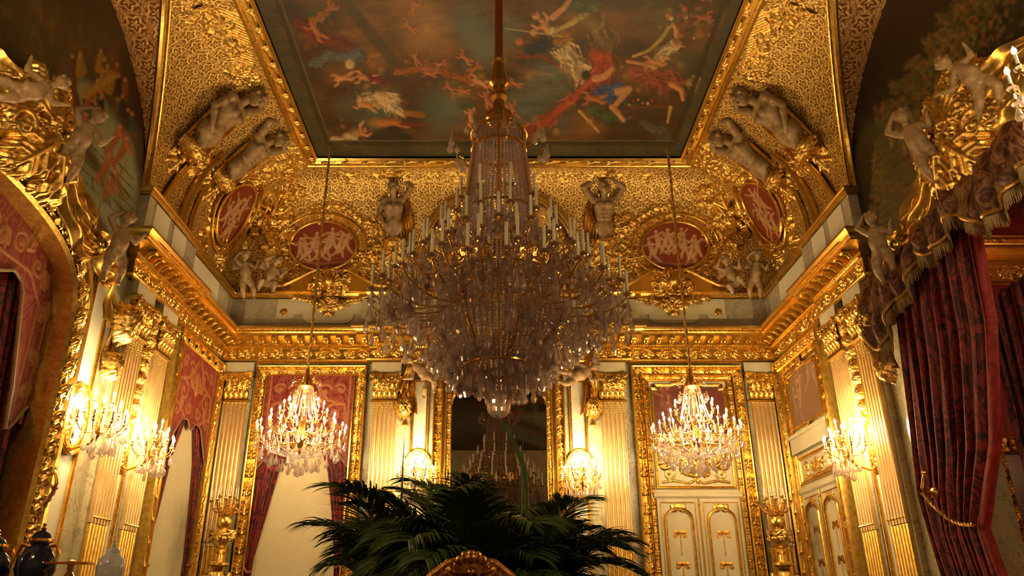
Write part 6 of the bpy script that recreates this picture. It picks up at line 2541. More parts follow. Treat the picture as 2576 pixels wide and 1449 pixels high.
def top_band(r):
    u = -2.55
    k = 0
    while u < 2.6:
        s = LB - 0.24
        r.line([(u - 0.2, s + 0.02), (u - 0.12, s + 0.05), (u - 0.04, s - 0.02), (u + 0.04, s - 0.02), (u + 0.12, s + 0.05), (u + 0.2, s + 0.02)], 0.016, 0.016)
        r.spiral((u - 0.11, s - 0.01), 0.05, PI / 2, 1.2, 0.012, 1)
        r.spiral((u + 0.11, s - 0.01), 0.05, PI / 2, 1.2, 0.012, -1)
        r.flower((u, s - 0.02), 0.055, 8)
        r.leaf((u, s - 0.05), -PI / 2, 0.13, 0.06)
        u += 0.46
        k += 1


vault_relief(CB, 'scroll_band', top_band, -2.8, 2.8, LB - 0.5, LB, 'gilded scroll band with rosettes just under the ceiling frame on the end wall')

# corner trophies: instruments, helmets and foliage between the medallions
def trophy(C, pts, seed, label, big=1.0):
    P = hseq(C, pts)
    u0, u1 = min(p[0] for p in P) - 0.42, max(p[0] for p in P) + 0.42
    s0, s1 = max(0.02, min(p[1] for p in P) - 0.4), min(C.len - 0.02, max(p[1] for p in P) + 0.4)

    def b(r):
        for i, p in enumerate(P):
            r.foliage(p, 0.30 * big, int(46 * big), seed + i, 0.10, 1.1, 0.018, 0.3)
        for i in range(len(P) - 1):
            r.leaf(P[i], math.atan2(P[i + 1][1] - P[i][1], P[i + 1][0] - P[i][0]), 0.4, 0.18, 3, 1.2, 0.02)
    th = vault_relief(C, 'trophy', b, u0, u1, s0, s1, label, 'gold_relief', 0.011, 'ornament', 0.0, 1.5)
    g = random.Random(seed)
    p = P[len(P) // 2]
    # lute
    B = C.frame(p[0] - 0.02, p[1] - 0.1, 0.10, 0.7)
    lu = MB().ball(0.10, 12, 8, T(0, 0, 0) @ S(1, 1.25, 0.55)).tube([(0, 0.1, 0.02), (0, 0.34, 0.03)], [0.022, 0.016], 6).box(-0.03, 0.03, 0.32, 0.37, 0.0, 0.03).lathe([(0.04, 0.055), (0.03, 0.062), (0.02, 0.055)], 10)
    part('lute', lu.mesh('lute', 'gold'), th, B)
    B = C.frame(p[0] + 0.14, p[1] + 0.12, 0.10, -0.5)
    he = MB().ball(0.085, 12, 8).tube([(-0.09, -0.03, 0.02), (0, -0.05, 0.09), (0.09, -0.03, 0.02)], 0.014, 6).tube([(0, -0.09, -0.03), (0, 0.06, 0.07), (0, 0.13, 0.0)], [0.02, 0.03, 0.016], 6)
    part('helmet', he.mesh('helmet', 'gold'), th, B)
    B = C.frame(p[0] - 0.16, p[1] + 0.16, 0.08, 1.1)
    part('scroll_roll', MB().lathe([(0.001, -0.16), (0.04, -0.16), (0.045, -0.14), (0.038, 0), (0.045, 0.14), (0.04, 0.16), (0.001, 0.16)], 10, RX(PI / 2)).mesh('roll', 'gold_plain'), th, B)
    B = C.frame(p[0] + 0.02, p[1] - 0.3, 0.09, 0.2)
    part('drum', MB().lathe([(0.001, -0.07), (0.09, -0.07), (0.095, -0.05), (0.08, -0.04), (0.08, 0.04), (0.095, 0.05), (0.09, 0.07), (0.001, 0.07)], 14, RX(1.1)).mesh('drum', 'gold'), th, B)
    return th


trophy(CB, [(700, 600), (690, 540), (712, 480)], 21, 'gilded trophy of instruments and leaves between the left wide medallion and the left corner')
trophy(CB, [(1820, 600), (1832, 540), (1805, 480)], 22, 'gilded trophy of instruments and leaves between the right wide medallion and the right corner')
trophy(CL, [(640, 620), (655, 545)], 23, 'gilded trophy with leaves on the left side vault beside its upright medallion', 0.9)
trophy(CR, [(1872, 620), (1858, 545)], 24, 'gilded trophy with leaves on the right side vault beside its upright medallion', 0.9)

# laurel branches and sprays filling between medallions and figures (end wall)
for sg, nm in ((-1, 'left'), (1, 'right')):
    def sprays(r, sg=sg):
        for (px, py, n, q) in ((930, 660, 40, 0.26), (945, 560, 16, 0.14), (720, 690, 30, 0.2), (900, 705, 26, 0.2), (815, 545, 14, 0.12), (1040, 640, 24, 0.16), (1030, 720, 24, 0.18)):
            xx = px if sg < 0 else 2 * 1256 - px
            r.foliage(CB.hit(xx, py), q, n, px + sg, 0.10, 1.0, 0.012, 0.25)
        for k in range(16):
            a = -0.9 + 2.4 * k / 16
            c = CB.hit(815 if sg < 0 else 1697, 620)
            aa = a if sg < 0 else PI - a
            p = (c[0] + 0.86 * math.cos(aa), c[1] + 0.72 * math.sin(aa))
            r.leaf(p, aa + (PI / 2 if sg < 0 else -PI / 2) + rnd.uniform(-0.5, 0.5), 0.16, 0.07)
    us = sorted((sg * 3.9, sg * 0.95))
    vault_relief(CB, 'laurel_spray', sprays, us[0], us[1], 0.03, CB.len - 0.3, 'gilded laurel sprays round the %s wide medallion on the end wall' % nm, amp=1.4)
    # side vaults: foliage by the ceiling frame, ribs around the medallion, lattice cartouche
    C = CL if sg < 0 else CR
    X_ = lambda px: px if sg < 0 else 2 * CXP - px

    def side(r, C=C):
        for (px, py, n, q) in ((500, 395, 34, 0.22), (540, 430, 30, 0.2), (700, 430, 30, 0.2), (740, 400, 30, 0.2), (770, 380, 24, 0.2), (510, 610, 24, 0.15), (560, 640, 30, 0.18), (530, 560, 12, 0.1), (600, 640, 24, 0.16), (610, 440, 20, 0.14), (655, 450, 20, 0.14)):
            r.foliage(C.hit(X_(px), py), q, n, px, 0.10, 1.1, 0.014, 0.3)
        for (px, py, q, h_) in ((500, 30, 0.09, 1), (545, 60, 0.08, -1), (590, 110, 0.08, 1), (600, 170, 0.08, -1), (620, 190, 0.07, 1)):
            c = C.hit(X_(px), py)
            r.spiral(c, q, 0.5, 1.4, 0.016, h_)
            r.foliage((c[0] + 0.05, c[1]), 0.13, 14, px, 0.09)
    us = sorted((-sg * 7.2, -sg * 11.6))
    vault_relief(C, 'foliage', side, us[0], us[1], 0.03, C.len - 0.02, 'gilded foliage and scrolls scattered over the %s side vault' % nm, amp=1.5, cell=0.012)
    m = MB()
    for pts_, w_ in (((( 385, 545), (405, 500), (445, 440), (490, 395)), 0.06), (((440, 580), (452, 540), (475, 480), (520, 415), (560, 385)), 0.075), (((470, 590), (480, 540), (505, 480), (560, 430)), 0.04)):
        q = [C.P(*C.hit(X_(a), b), 0.03) for a, b in pts_]
        m.tube(q, w_, 10, flat=0.6)
    part('arch_ribs', m.mesh('ribs', 'gold_plain'), bpy.data.objects['vault_' + nm], kind='stuff')
    # lattice cartouche near the ceiling frame
    def lattice(r, C=C):
        c = C.hit(X_(590), 60)
        d = C.hit(X_(610), 160)
        for k in range(22):
            t = k / 21
            o = (c[0] + (d[0] - c[0]) * (t * 1.5 - 0.25), c[1] + (d[1] - c[1]) * (t * 1.5 - 0.25))
            r.line([(o[0] - 0.12, o[1] - 0.12), (o[0] + 0.12, o[1] + 0.12)], 0.007, 0.007)
            r.line([(o[0] + 0.12, o[1] - 0.12), (o[0] - 0.12, o[1] + 0.12)], 0.007, 0.007)
    a = C.hit(X_(520), 0)
    b = C.hit(X_(640), 230)
    vault_relief(C, 'lattice_panel', lattice, min(a[0], b[0]) - 0.3, max(a[0], b[0]) + 0.3, min(a[1], b[1]) - 0.4, min(C.len - 0.01, max(a[1], b[1]) + 0.5), 'gilded lattice strip beside the ceiling frame on the %s vault' % nm)
    # broken pediment with shell, and festoon over the attic panel
    uc = -2.85 if sg < 0 else 2.92
    B = WALL_B @ T(uc, 4.96, 0.02)
    pd = thing('pediment', 'broken gilt pediment with shell below the %s wide medallion' % nm, 'pediment', B)
    for s in (-1, 1):
        m = MB()
        poly = [(s * 0.92, 0.0), (s * 0.92, 0.08), (s * 0.80, 0.09), (s * 0.72, 0.13), (s * 0.45, 0.26), (s * 0.30, 0.33), (s * 0.24, 0.33), (s * 0.24, 0.27), (s * 0.32, 0.22), (s * 0.30, 0.0)]
        m.prism(poly, 0.0, 0.16, B)
        part('raking_block', m.mesh('pediment_block', 'gold_plain', False), pd)
    for s in (-1, 1):
        m = MB()
        pth = [(s * 0.96, 0.09), (s * 0.78, 0.11), (s * 0.45, 0.29), (s * 0.30, 0.37)] + [(s * (0.24 + 0.055 * math.cos(a)), 0.33 + 0.055 * math.sin(a)) for a in (PI / 2, PI, 1.5 * PI, 2 * PI, 2.4 * PI)]
        m.tube([(x, y, 0.15) for x, y in pth], [0.03] * 4 + [0.028, 0.024, 0.02, 0.016, 0.014], 8, B)
        part('scroll_cornice', m.mesh('pediment_scroll', 'gold'), pd)
    r = Relief(-0.36, 0.36, -0.12, 0.42, 0.008)
    r.shell((0, 0.05), 0.24, PI / 2, 9, 2.6, 1.0, 0.05)
    r.foliage((0, 0.08), 0.28, 50, 40 + sg, 0.10, 1.1, 0.02)
    r.spiral((-0.24, 0.02), 0.09, 0, 1.3, 0.022, 1)
    r.spiral((0.24, 0.02), 0.09, PI, 1.3, 0.022, -1)
    r.dot((0, 0.10), 0.10, 1.0, 0.05)
    part('shell_cartouche', r.mesh('shell_cartouche', 'gold_relief'), pd, B @ T(0, 0.02, 0.17) @ S(1, 1, 1.5))
    r = Relief(-0.62, 0.62, -0.36, 0.1, 0.008)
    for s in (-1, 1):
        r.line([(0, -0.18), (s * 0.22, -0.08), (s * 0.42, -0.06), (s * 0.55, 0.0)], 0.012, 0.008)
        for k in range(9):
            t = k / 8
            r.leaf((s * (0.05 + 0.52 * t), -0.14 + 0.12 * t), (PI / 2 - s * 1.2) + rnd.uniform(-1.2, 1.2), 0.11, 0.05, 2)
    r.foliage((0, -0.14), 0.15, 26, 9, 0.08, 1.0, 0.012)
    r.leaf((0, -0.2), -PI / 2, 0.15, 0.08)
    part('festoon', r.mesh('festoon', 'gold_relief'), pd, B @ T(0, -0.08, 0.12))

# ------------------------------------------------------------------ frame round the arched side openings, cartouche, gilt drapery
for sg, nm, MW in ((-1, 'left', WALL_L), (1, 'right', WALL_R)):
    s = -sg                     # wall u = s * y
    if sg < 0:
      A = thing('arch_frame', 'broad gilded frame round the %s arched opening' % nm, 'arch', (sg * HW, CEN, FLOOR))
      ys = [CEN + 2.3] + [CEN + 2.3 * math.sin(a) for a in np.linspace(PI / 2, -PI / 2, 49)] + [CEN - 2.3]
      path = [(s * y, (zo(y) if 0 < i < 50 else FLOOR)) for i, y in enumerate(ys)]
      if s < 0:
          path = path[::1]
      pp = [(s * (CEN + (a * s - CEN) * 1.06), b + (0.12 if b > 0 else 0) * (1 if b > 2.75 else 0)) for a, b in path]
      pp = [(s * (CEN + 2.44), FLOOR)] + [(s * (CEN + 2.44 * math.copysign(abs(math.cos(t)) ** (2 / 3), math.cos(t))), 2.7 + 1.13 * abs(math.sin(t)) ** (2 / 3)) for t in np.linspace(0.0, PI, 57)] + [(s * (CEN - 2.44), FLOOR)]
      if s > 0:
          pp = pp[::-1]
      P3 = [MW @ Vector((a, b, 0)) for a, b in pp]
      N = MW.to_3x3() @ Vector((0, 0, 1))
      part('frame_moulding', MB().sweep(P3, N, [(-0.15, -0.34), (-0.15, 0.05), (-0.12, 0.09), (-0.10, 0.05), (0.08, 0.06), (0.10, 0.10), (0.14, 0.11), (0.16, 0.06), (0.16, 0)] if s > 0 else
                                        [(-0.15, -0.34), (-0.15, 0.05), (-0.12, 0.09), (-0.10, 0.05), (0.08, 0.06), (0.10, 0.10), (0.14, 0.11), (0.16, 0.06), (0.16, 0)]).mesh('arch_moulding', 'gold', angle=25), A)
      key = 0.17
      if key not in FL:
          FL[key] = frame_leaf(key, 0.28)
      # keep the carved pieces facing the viewer's half
      for Mx in frames(P3, N, 0.28):
          if Mx.translation.y > 3.0:
              part('carved_leaf', FL[key], A, Mx @ T(0, 0, 0.05) @ S(1, 1, 2.2))
      part('outer_bead', MB().tube([P3[i] + (P3[i] - Vector((sg * HW, CEN, P3[i].z * 0.55))).normalized() * 0.24 + N * 0.03 for i in range(1, len(P3) - 1) if P3[i].y > 3], 0.022, 6).mesh('bead', 'gold_plain'), A)
    # cartouche
    u, z = s * 6.15, 4.22
    Cg = thing('cartouche', 'large gilded shell cartouche on the %s arch between two cherubs' % nm, 'ornament', MW @ T(u, z, 0.0))
    r = Relief(-0.75, 0.75, -0.62, 0.72, 0.010)
    r.foliage((0, 0), 0.6, 130, 60 + sg, 0.13, 1.2, 0.03)
    r.shell((0, 0.1), 0.34, PI / 2, 9, 2.8, 0.8, 0.07)
    for q in (-1, 1):
        r.spiral((q * 0.38, -0.18), 0.17, 0 if q > 0 else PI, 1.5, 0.045, q, 1.2, 0.06)
        r.spiral((q * 0.30, 0.34), 0.14, PI, 1.4, 0.035, -q, 1.2, 0.05)
        r.leaf((q * 0.1, -0.2), -PI / 2 + q * 0.6, 0.4, 0.2, 3, 1.2, 0.08)
    r.foliage((0, -0.1), 0.25, 30, 90 + sg, 0.10, 1.1, 0.05, 0.5)
    fnm = lambda U, W, h: np.stack([U, W, h * 1.15 + 0.12 * np.sqrt(np.clip(1 - (U / 0.8) ** 2 - (W / 0.75) ** 2, 0, 1))], -1)
    part('shell_relief', r.mesh('cartouche', 'gold_relief', fnm), Cg, MW @ T(u, z, 0.08), kind='stuff')
    part('boss', MB().ball(0.10, 16, 10, S(1, 1.25, 0.6)).lathe([(0.12, -0.03), (0.15, 0.0), (0.13, 0.03), (0.10, 0.02)], 18).mesh('boss', 'gold'), Cg, MW @ T(u, z - 0.10, 0.30))
    # drapery swags cascading from the cartouche to the cornice end
    D = thing('gilt_drapery', 'gilded stucco drapery cascading down the %s arch to the cornice end' % nm, 'ornament', MW @ T(s * 7.3, 3.6, 0.0))
    def swag(p0, p1, w, sag, seed, nm_='swag', mat='gold'):
        g = random.Random(seed)
        nu, nz = 46, 26
        P = np.zeros((nu, nz, 3))
        ph = g.uniform(0, 6)
        a, b = np.array(p0), np.array(p1)
        for i in range(nu):
            t = i / (nu - 1)
            c = a + (b - a) * t
            ww = w * (0.25 + 0.75 * math.sin(PI * (0.08 + 0.84 * t)))
            for j in range(nz):
                q = j / (nz - 1)
                fold = math.cos(q * PI * 5 + 1.2 * math.sin(t * 3 + ph)) * 0.045 + 0.02 * math.cos(t * 17 + q * 5 + ph)
                dn = -(q - 0.3) * ww - sag * q * math.sin(PI * t)
                P[i, j] = (s * c[0], c[1] + dn, 0.14 + fold + 0.05 * math.sin(PI * t))
        Mn = np.array(MW)
        P4 = np.concatenate([P, np.ones(P.shape[:2] + (1,))], -1)
        part(nm_, grid_mesh(nm_, (P4 @ Mn.T)[..., :3], mat), D)
    swag((6.5, 4.15), (7.52, 3.72), 0.52, 0.10, 1)
    swag((7.45, 3.80), (8.10, 3.72), 0.40, 0.12, 2)
    swag((6.9, 3.98), (7.55, 3.66), 0.28, 0.22, 5, 'swag', 'gold_old')
    swag((5.0, 4.35), (5.95, 4.32), 0.6, 0.12, 3)
    part('knot', MB().ball(0.07, 12, 8, T(0, 0, 0) @ S(1, 1.2, 1)).lathe([(0.085, -0.02), (0.10, 0), (0.085, 0.02)], 12).mesh('knot', 'gold'), D, MW @ T(s * 7.5, 3.70, 0.2))
    part('tail', drape_mesh(0.16, 0.24, 0.78, 3, 0.032, 'gold_old', 8), D, MW @ T(s * 8.28, 3.28, 0.06))
    part('tail', drape_mesh(0.14, 0.26, 0.6, 2, 0.03, 'gold', 9), D, MW @ T(s * 8.0, 3.62, 0.08) @ RZ(s * 0.25))
    part('foliage_drop', GARL, D, MW @ T(s * 8.32, 3.08, 0.16) @ S(0.8, 1.5, 1))
    part('foliage_drop', GARL, D, MW @ T(s * 8.28, 2.55, 0.12) @ S(0.45, 1.1, 0.8))
    # trophy garland hanging between the two pilasters
    G_ = thing('garland', 'gilded trophy garland hanging between the two %s wall pilasters' % nm, 'ornament', MW @ T(s * 9.22, 2.6, 0.03))
    for k in range(9):
        part('leaf_cluster', GARL, G_, MW @ T(s * 9.22, 3.52 - k * 0.17, 0.04) @ RZ(k * 1.3) @ S(0.62 - 0.035 * k))
# gilded putto drapes hanging beside the mirror
for sg, nm in ((-1, 'left'), (1, 'right')):
    D = thing('gilt_drapery', 'gilded drapery with tassel hanging at the upper %s corner of the mirror' % nm, 'ornament', WALL_B @ T(sg * 1.50, 3.2, 0.0))
    part('tail', drape_mesh(0.16, 0.30, 0.85, 3, 0.035, 'gold_old', 11 + sg), D, WALL_B @ T(sg * 1.46, 3.75, 0.06))
    part('tail', drape_mesh(0.10, 0.22, 0.5, 2, 0.03, 'gold', 14 + sg), D, WALL_B @ T(sg * 1.38, 3.72, 0.10) @ RZ(sg * 0.4))
    part('foliage_drop', GARL, D, WALL_B @ T(sg * 1.50, 2.98, 0.10) @ S(0.6, 1.0, 0.9))
    part('tassel', MB().lathe([(0.001, 0.1), (0.035, 0.09), (0.045, 0.05), (0.03, 0.02), (0.06, -0.1), (0.001, -0.11)], 12, RX(-PI / 2) @ RX(PI / 2)).mesh('tassel', 'gold'), D, WALL_B @ T(sg * 1.48, 2.80, 0.10) @ RX(-PI / 2))
    r = Relief(-0.3, 0.3, -0.1, 0.25, 0.008)
    r.foliage((0, 0.05), 0.2, 40, 70 + sg, 0.09, 1.1, 0.015)
    part('foliage_drop', r.mesh('crest_foliage', 'gold_relief'), D, WALL_B @ T(sg * 0.98, 3.66, 0.12))

# ================================================================== SIDE ROOMS, LAMBREQUINS AND CURTAINS OF THE ARCHES
for sg, nm in ((-1, 'left'), (1, 'right')):
    x0, x1 = sg * (HW + 0.35), sg * 8.0
    a, b = sorted((x0, x1))
    struct('wall_%s_room_end' % nm, MB().box(a, b, 8.75, 8.95, FLOOR, 4.7).mesh('room_end', 'red_wall', False), 'crimson silk end wall of the %s side room' % nm)
    struct('wall_%s_room_far' % nm, MB().box(min(x1, x1 + sg * 0.2), max(x1, x1 + sg * 0.2), 1.4, 8.95, FLOOR, 4.7).mesh('room_far', 'red_wall', False), 'crimson silk far wall of the %s side room' % nm)
    struct('wall_%s_room_near' % nm, MB().box(a, b, 1.4, 1.6, FLOOR, 4.7).mesh('room_near', 'red_wall', False), 'crimson silk near wall of the %s side room' % nm)
    struct('ceiling_%s_room' % nm, MB().box(a, b, 1.4, 8.95, 4.7, 4.8).mesh('room_ceiling', 'gold_old', False), 'gilded ceiling of the %s side room' % nm)
    t3 = thing('trim_%d' % (3 if sg < 0 else 4), 'gilded cornice in the %s side room' % nm, 'cornice', (sg * 6.3, 8.7, 3.8))
    t3['kind'] = 'structure'
    xs_ = (a, b)
    part('moulding', MB().sweep([(b, 8.75, 0), (a, 8.75, 0)], (0, 0, 1), ent_prof).mesh('side_cornice', 'gold_plain', angle=25), t3)
    n = 7
    for k in range(n):
        x = a + (b - a) * (k + 0.5) / n
        Bx = basis(Vector((x, 8.75 - 0.021, 3.905)), Vector((1, 0, 0)), Vector((0, 0, 1)), Vector((0, -1, 0)))
        part('frieze_scroll', RIN, t3, Bx @ S(1, 1, 1.9))
        Bx = basis(Vector((x, 8.75 - 0.262, 4.232)), Vector((1, 0, 0)), Vector((0, 0, 1)), Vector((0, -1, 0)))
        part('leaf_course', me_lf, t3, Bx @ S(1.45, 1, 1) @ RX(-0.5))
    wl = WALL_R if sg > 0 else WALL_L
    Mw = basis(Vector((sg * 8.0, 0, 0)), wl.col[0].to_3d(), wl.col[1].to_3d(), wl.col[2].to_3d())
    wall_light(Mw, (-1 if sg > 0 else 1) * 4.6, 1.9, 'lit crystal wall light inside the %s side room' % nm, 60)  # unseen fixture, added on the far wall to light the side room

# picture frame standing in the right side room
E_ = basis(Vector((0, 8.75, 0)), Vector((1, 0, 0)), Vector((0, 0, 1)), Vector((0, -1, 0)))
fr_ = thing('standing_frame', 'gilded carved frame seen past the right velvet curtain in the side room', 'frame', E_ @ T(6.4, FLOOR, 0))
carved_frame('carved_frame', rect_path(5.62, 7.3, FLOOR + 0.05, 1.75), None, 0.20, fr_, E_, 0.12, 0.28, closed=True)
part('panel', MB().box(5.7, 7.2, FLOOR, 1.7, 0.01, 0.03, E_).mesh('panel', 'marble_dark', False), fr_)

# left arch: flat embroidered pelmet and velvet curtain behind the frame
Xp = -HW - 0.16
n = 90
pel = thing('pelmet', 'crimson embroidered pelmet filling the head of the left gilded arch', 'pelmet', (Xp, CEN, 3.0))
ys = np.linspace(CEN - 2.32, CEN + 2.32, n)


def pel_bot(y):
    d = abs(y - CEN)
    if d > 1.98:
        return 1.75 - 0.15 * math.cos((d - 2.0) / 0.32 * PI)
    if d > 1.72:
        return 3.02 - 1.1 * (d - 1.72) / 0.26
    return 3.06 - 0.14 * abs(math.cos((d - 0.2) * 1.9 * PI / 1.72))


vs, fs = [], []
for i, y in enumerate(ys):
    t_ = min(zo(y) + 0.1, 3.8)
    for x in (Xp, Xp - 0.02):
        vs += [(x, y, pel_bot(y)), (x, y, t_)]
for i in range(n - 1):
    k = 4 * i
    fs += [(k, k + 4, k + 5, k + 1), (k + 2, k + 3, k + 7, k + 6), (k, k + 2, k + 6, k + 4), (k + 1, k + 5, k + 7, k + 3)]
part('cloth', MB().add(vs, fs).mesh('arch_pelmet', 'brocade', False), pel)
part('edge_braid', MB().tube([(Xp + 0.01, y, pel_bot(y)) for y in ys], 0.018, 6).mesh('braid', 'fringe'), pel)
r = Relief(5.2, 7.55, 1.7, 3.75, 0.011)
for (y, z, q, h_) in ((7.36, 2.0, 0.07, 1), (7.36, 2.4, 0.08, -1), (7.34, 2.8, 0.09, 1), (7.1, 3.25, 0.12, -1), (6.75, 3.35, 0.13, 1), (6.35, 3.4, 0.12, -1), (5.95, 3.4, 0.12, 1), (5.5, 3.4, 0.12, -1)):
    r.spiral((y, z), q, 0.6, 1.4, 0.014, h_, 0.6)
    r.leaf((y + q, z), 1.2 * h_, 0.2, 0.08, 3, 0.5)
r.line([(7.26, 1.7), (7.26, 2.9), (7.0, 3.15), (5.2, 3.2)], 0.012, 0.012, 0.6)
r.line([(7.44, 1.7), (7.44, 2.9)], 0.010, 0.010, 0.6)
part('strapwork', r.mesh('strapwork', 'embroidery', lambda U, W, h: np.stack([Xp + 0.001 + h, U, W], -1)), pel)
cu = thing('curtain', 'dark crimson velvet curtain hanging inside the left gilded arch', 'curtain', (-HW - 0.25, 7.0, FLOOR))
MWc = basis(Vector((-HW - 0.28, 0, 0)), Vector((0, 1, 0)), Vector((0, 0, 1)), Vector((1, 0, 0)))
part('cloth', curtain_mesh(MWc, lerp_keys([(-1.43, 6.9), (0.4, 7.05), (0.9, 6.95), (2.0, 6.45), (3.3, 6.1)]), lambda z: 7.49, -1.43, 3.5, 9, 0.05, 0.0, nu=110, nz=60, seed=31), cu)
cu2 = thing('curtain', 'pale inner curtain sliver at the left edge behind the velvet', 'curtain', (-HW - 0.6, 6.5, FLOOR))
part('cloth', curtain_mesh(MWc, lambda z: 5.6, lambda z: 6.6, -1.43, 3.5, 7, 0.03, -0.3, 'blind', seed=32), cu2)

# hooks and cords
for sg, nm, hk, end in ((-1, 'left', (-HW + 0.06, 7.80, 1.14), (-HW - 0.02, 7.42, 0.50)), (1, 'right', (HW - 0.30, 7.72, 1.08), (HW - 0.30, 7.12, 0.72))):
    h_ = thing('tieback', 'gilded hook with twisted cord holding back the %s velvet curtain' % nm, 'tieback', hk)
    hx, hy, hz = hk
    m = MB().lathe([(0.001, 0.0), (0.06, 0.0), (0.05, 0.02), (0.02, 0.03), (0.018, 0.10), (0.001, 0.1)], 10, T(hx + sg * 0.05, hy, hz) @ RY(-sg * PI / 2))
    m.tube([(hx, hy, hz), (hx - sg * 0.06, hy - 0.02, hz), (hx - sg * 0.09, hy - 0.05, hz + 0.04), (hx - sg * 0.07, hy - 0.06, hz + 0.12), (hx - sg * 0.03, hy - 0.04, hz + 0.17)], [0.02, 0.02, 0.018, 0.014, 0.02], 8)
    m.tube([(hx, hy, hz), (hx - sg * 0.03, hy, hz - 0.07), (hx - sg * 0.02, hy, hz - 0.14)], [0.02, 0.025, 0.006], 6)
    m.ball(0.028, 8, 6, T(hx - sg * 0.03, hy - 0.04, hz + 0.19))
    part('hook', m.mesh('hook', 'bronze'), h_)
    ex, ey, ez = end
    m = MB()
    for ph in (0, PI):
        pts = []
        for k in range(60):
            t = k / 59
            c = (hx - sg * 0.07 + (ex - hx + sg * 0.07) * t, hy + (ey - hy) * t, hz + (ez - hz) * t - 0.10 * math.sin(PI * t))
            pts.append((c[0] + 0.011 * math.cos(ph + k * 0.8), c[1], c[2] + 0.011 * math.sin(ph + k * 0.8)))
        m.tube(pts, 0.012, 5)
    part('cord', m.mesh('cord', 'rope' if sg > 0 else 'embroidery'), h_)

# right arch: velvet curtain in front of the jamb
cu = thing('curtain', 'large crimson velvet curtain gathered on the far side of the right arch', 'curtain', (HW - 0.2, 7.3, FLOOR))
MWr = basis(Vector((HW - 0.16, 0, 0)), Vector((0, -1, 0)), Vector((0, 0, 1)), Vector((-1, 0, 0)))
part('cloth', curtain_mesh(MWr, lerp_keys([(-1.43, -8.05), (0.3, -7.98), (1.1, -8.12), (2.0, -7.98), (2.95, -7.85), (3.7, -7.7)]),
                           lerp_keys([(-1.43, -7.0), (0.2, -7.15), (0.7, -7.25), (1.0, -7.05), (1.4, -6.78), (2.4, -6.42), (3.7, -6.25)]), -1.43, 3.72, 8, 0.06, 0.0, nu=130, nz=80, seed=41), cu)
part('hem_roll', MB().tube([(HW - 0.13, -y, z) for z, y in ((3.6, -6.26), (2.4, -6.42), (1.9, -6.6), (1.4, -6.78), (1.0, -7.05), (0.7, -7.25), (0.2, -7.15))], 0.05, 10).mesh('hem', 'red_wall'), cu)
cu = thing('curtain', 'second crimson velvet curtain in shadow behind, inside the right arch', 'curtain', (HW + 0.6, 6.4, FLOOR))
MWq = basis(Vector((HW + 0.55, 0, 0)), Vector((0, -1, 0)), Vector((0, 0, 1)), Vector((-1, 0, 0)))
part('cloth', curtain_mesh(MWq, lambda z: -7.45, lerp_keys([(-1.43, -7.0), (0.5, -7.1), (1.5, -6.7), (2.6, -6.5), (3.0, -6.45)]), -1.43, 3.0, 6, 0.05, 0.0, seed=43), cu)

# right arch lambrequin: swagged brocade with silk fringe
lam = thing('lambrequin', 'heavy brown and crimson fringed lambrequin swagged along the right arch', 'pelmet', (HW - 0.25, 6.4, 3.5))


def lam_top(y):
    if y > 7.45:
        return 3.78 - 0.1 * (y - 7.45)
    return zo(y, 2.5, 1.15) + 0.06


bot_k = [(4.2, 3.25), (4.6, 3.05), (5.1, 3.28), (5.35, 3.3), (5.7, 3.12), (6.0, 3.14), (6.2, 3.36), (6.37, 3.42), (6.6, 3.24), (6.85, 3.24), (7.0, 3.38), (7.2, 3.16), (7.45, 3.0), (7.62, 3.1), (7.8, 2.86), (8.0, 2.64), (8.2, 2.68), (8.3, 2.95)]
by, bz = [k[0] for k in bot_k], [k[1] for k in bot_k]
nu, nz = 220, 26
P = np.zeros((nu, nz, 3))
Fr = np.zeros((nu, 5, 3))
for i in range(nu):
    y = 4.2 + 4.1 * i / (nu - 1)
    b, t_ = float(np.interp(y, by, bz)), lam_top(y)
    per = (y - 4.2) / 0.68
    for j in range(nz):
        q = j / (nz - 1)
        z = b + (t_ - b) * q
        fold = 0.05 * math.cos(2 * PI * per * 2.5 + 0.8 * q) * (1 - 0.8 * q) + 0.016 * math.cos(2 * PI * (per * 1.3 + q * 2.6))
        P[i, j] = (HW - 0.30 + 0.16 * q - 0.10 * math.sin(PI * q) - fold, y, z)
    for j in range(5):
        q = j / 4
        Fr[i, j] = (P[i, 0, 0] - 0.006 * math.cos(i * 2.1), y + 0.0, b - 0.13 * q + 0.006 * math.cos(i * 1.7) * q)
part('cloth', grid_mesh('lambrequin', P, 'brocade_dark'), lam)
sv, sf = [], []
gg = random.Random(4)
for i in range(900):
    f = i / 900 * (nu - 1)
    a_ = int(f)
    p = P[a_, 0] * (1 - f + a_) + P[min(nu - 1, a_ + 1), 0] * (f - a_)
    ln = 0.13 + gg.uniform(-0.015, 0.015)
    k = len(sv)
    dx_ = gg.uniform(-0.01, 0.01)
    for (q, w_) in ((0, 0.0035), (0.6, 0.0035), (1.0, 0.0015)):
        for (ex_, ey_) in ((-1, 0), (0.5, 0.8), (0.5, -0.8)):
            sv.append((p[0] - 0.008 + w_ * ex_ + dx_ * q, p[1] + w_ * ey_, p[2] - ln * q))
    for b_ in (0, 3):
        for j in range(3):
            sf.append((k + b_ + j, k + b_ + (j + 1) % 3, k + b_ + 3 + (j + 1) % 3, k + b_ + 3 + j))
part('fringe', MB().add(sv, sf).mesh('fringe', 'fringe', False), lam, kind='stuff')
part('braid', MB().tube([tuple(P[i, 1] + np.array([-0.01, 0, 0])) for i in range(0, nu, 2)], 0.02, 6).mesh('braid', 'rope'), lam)

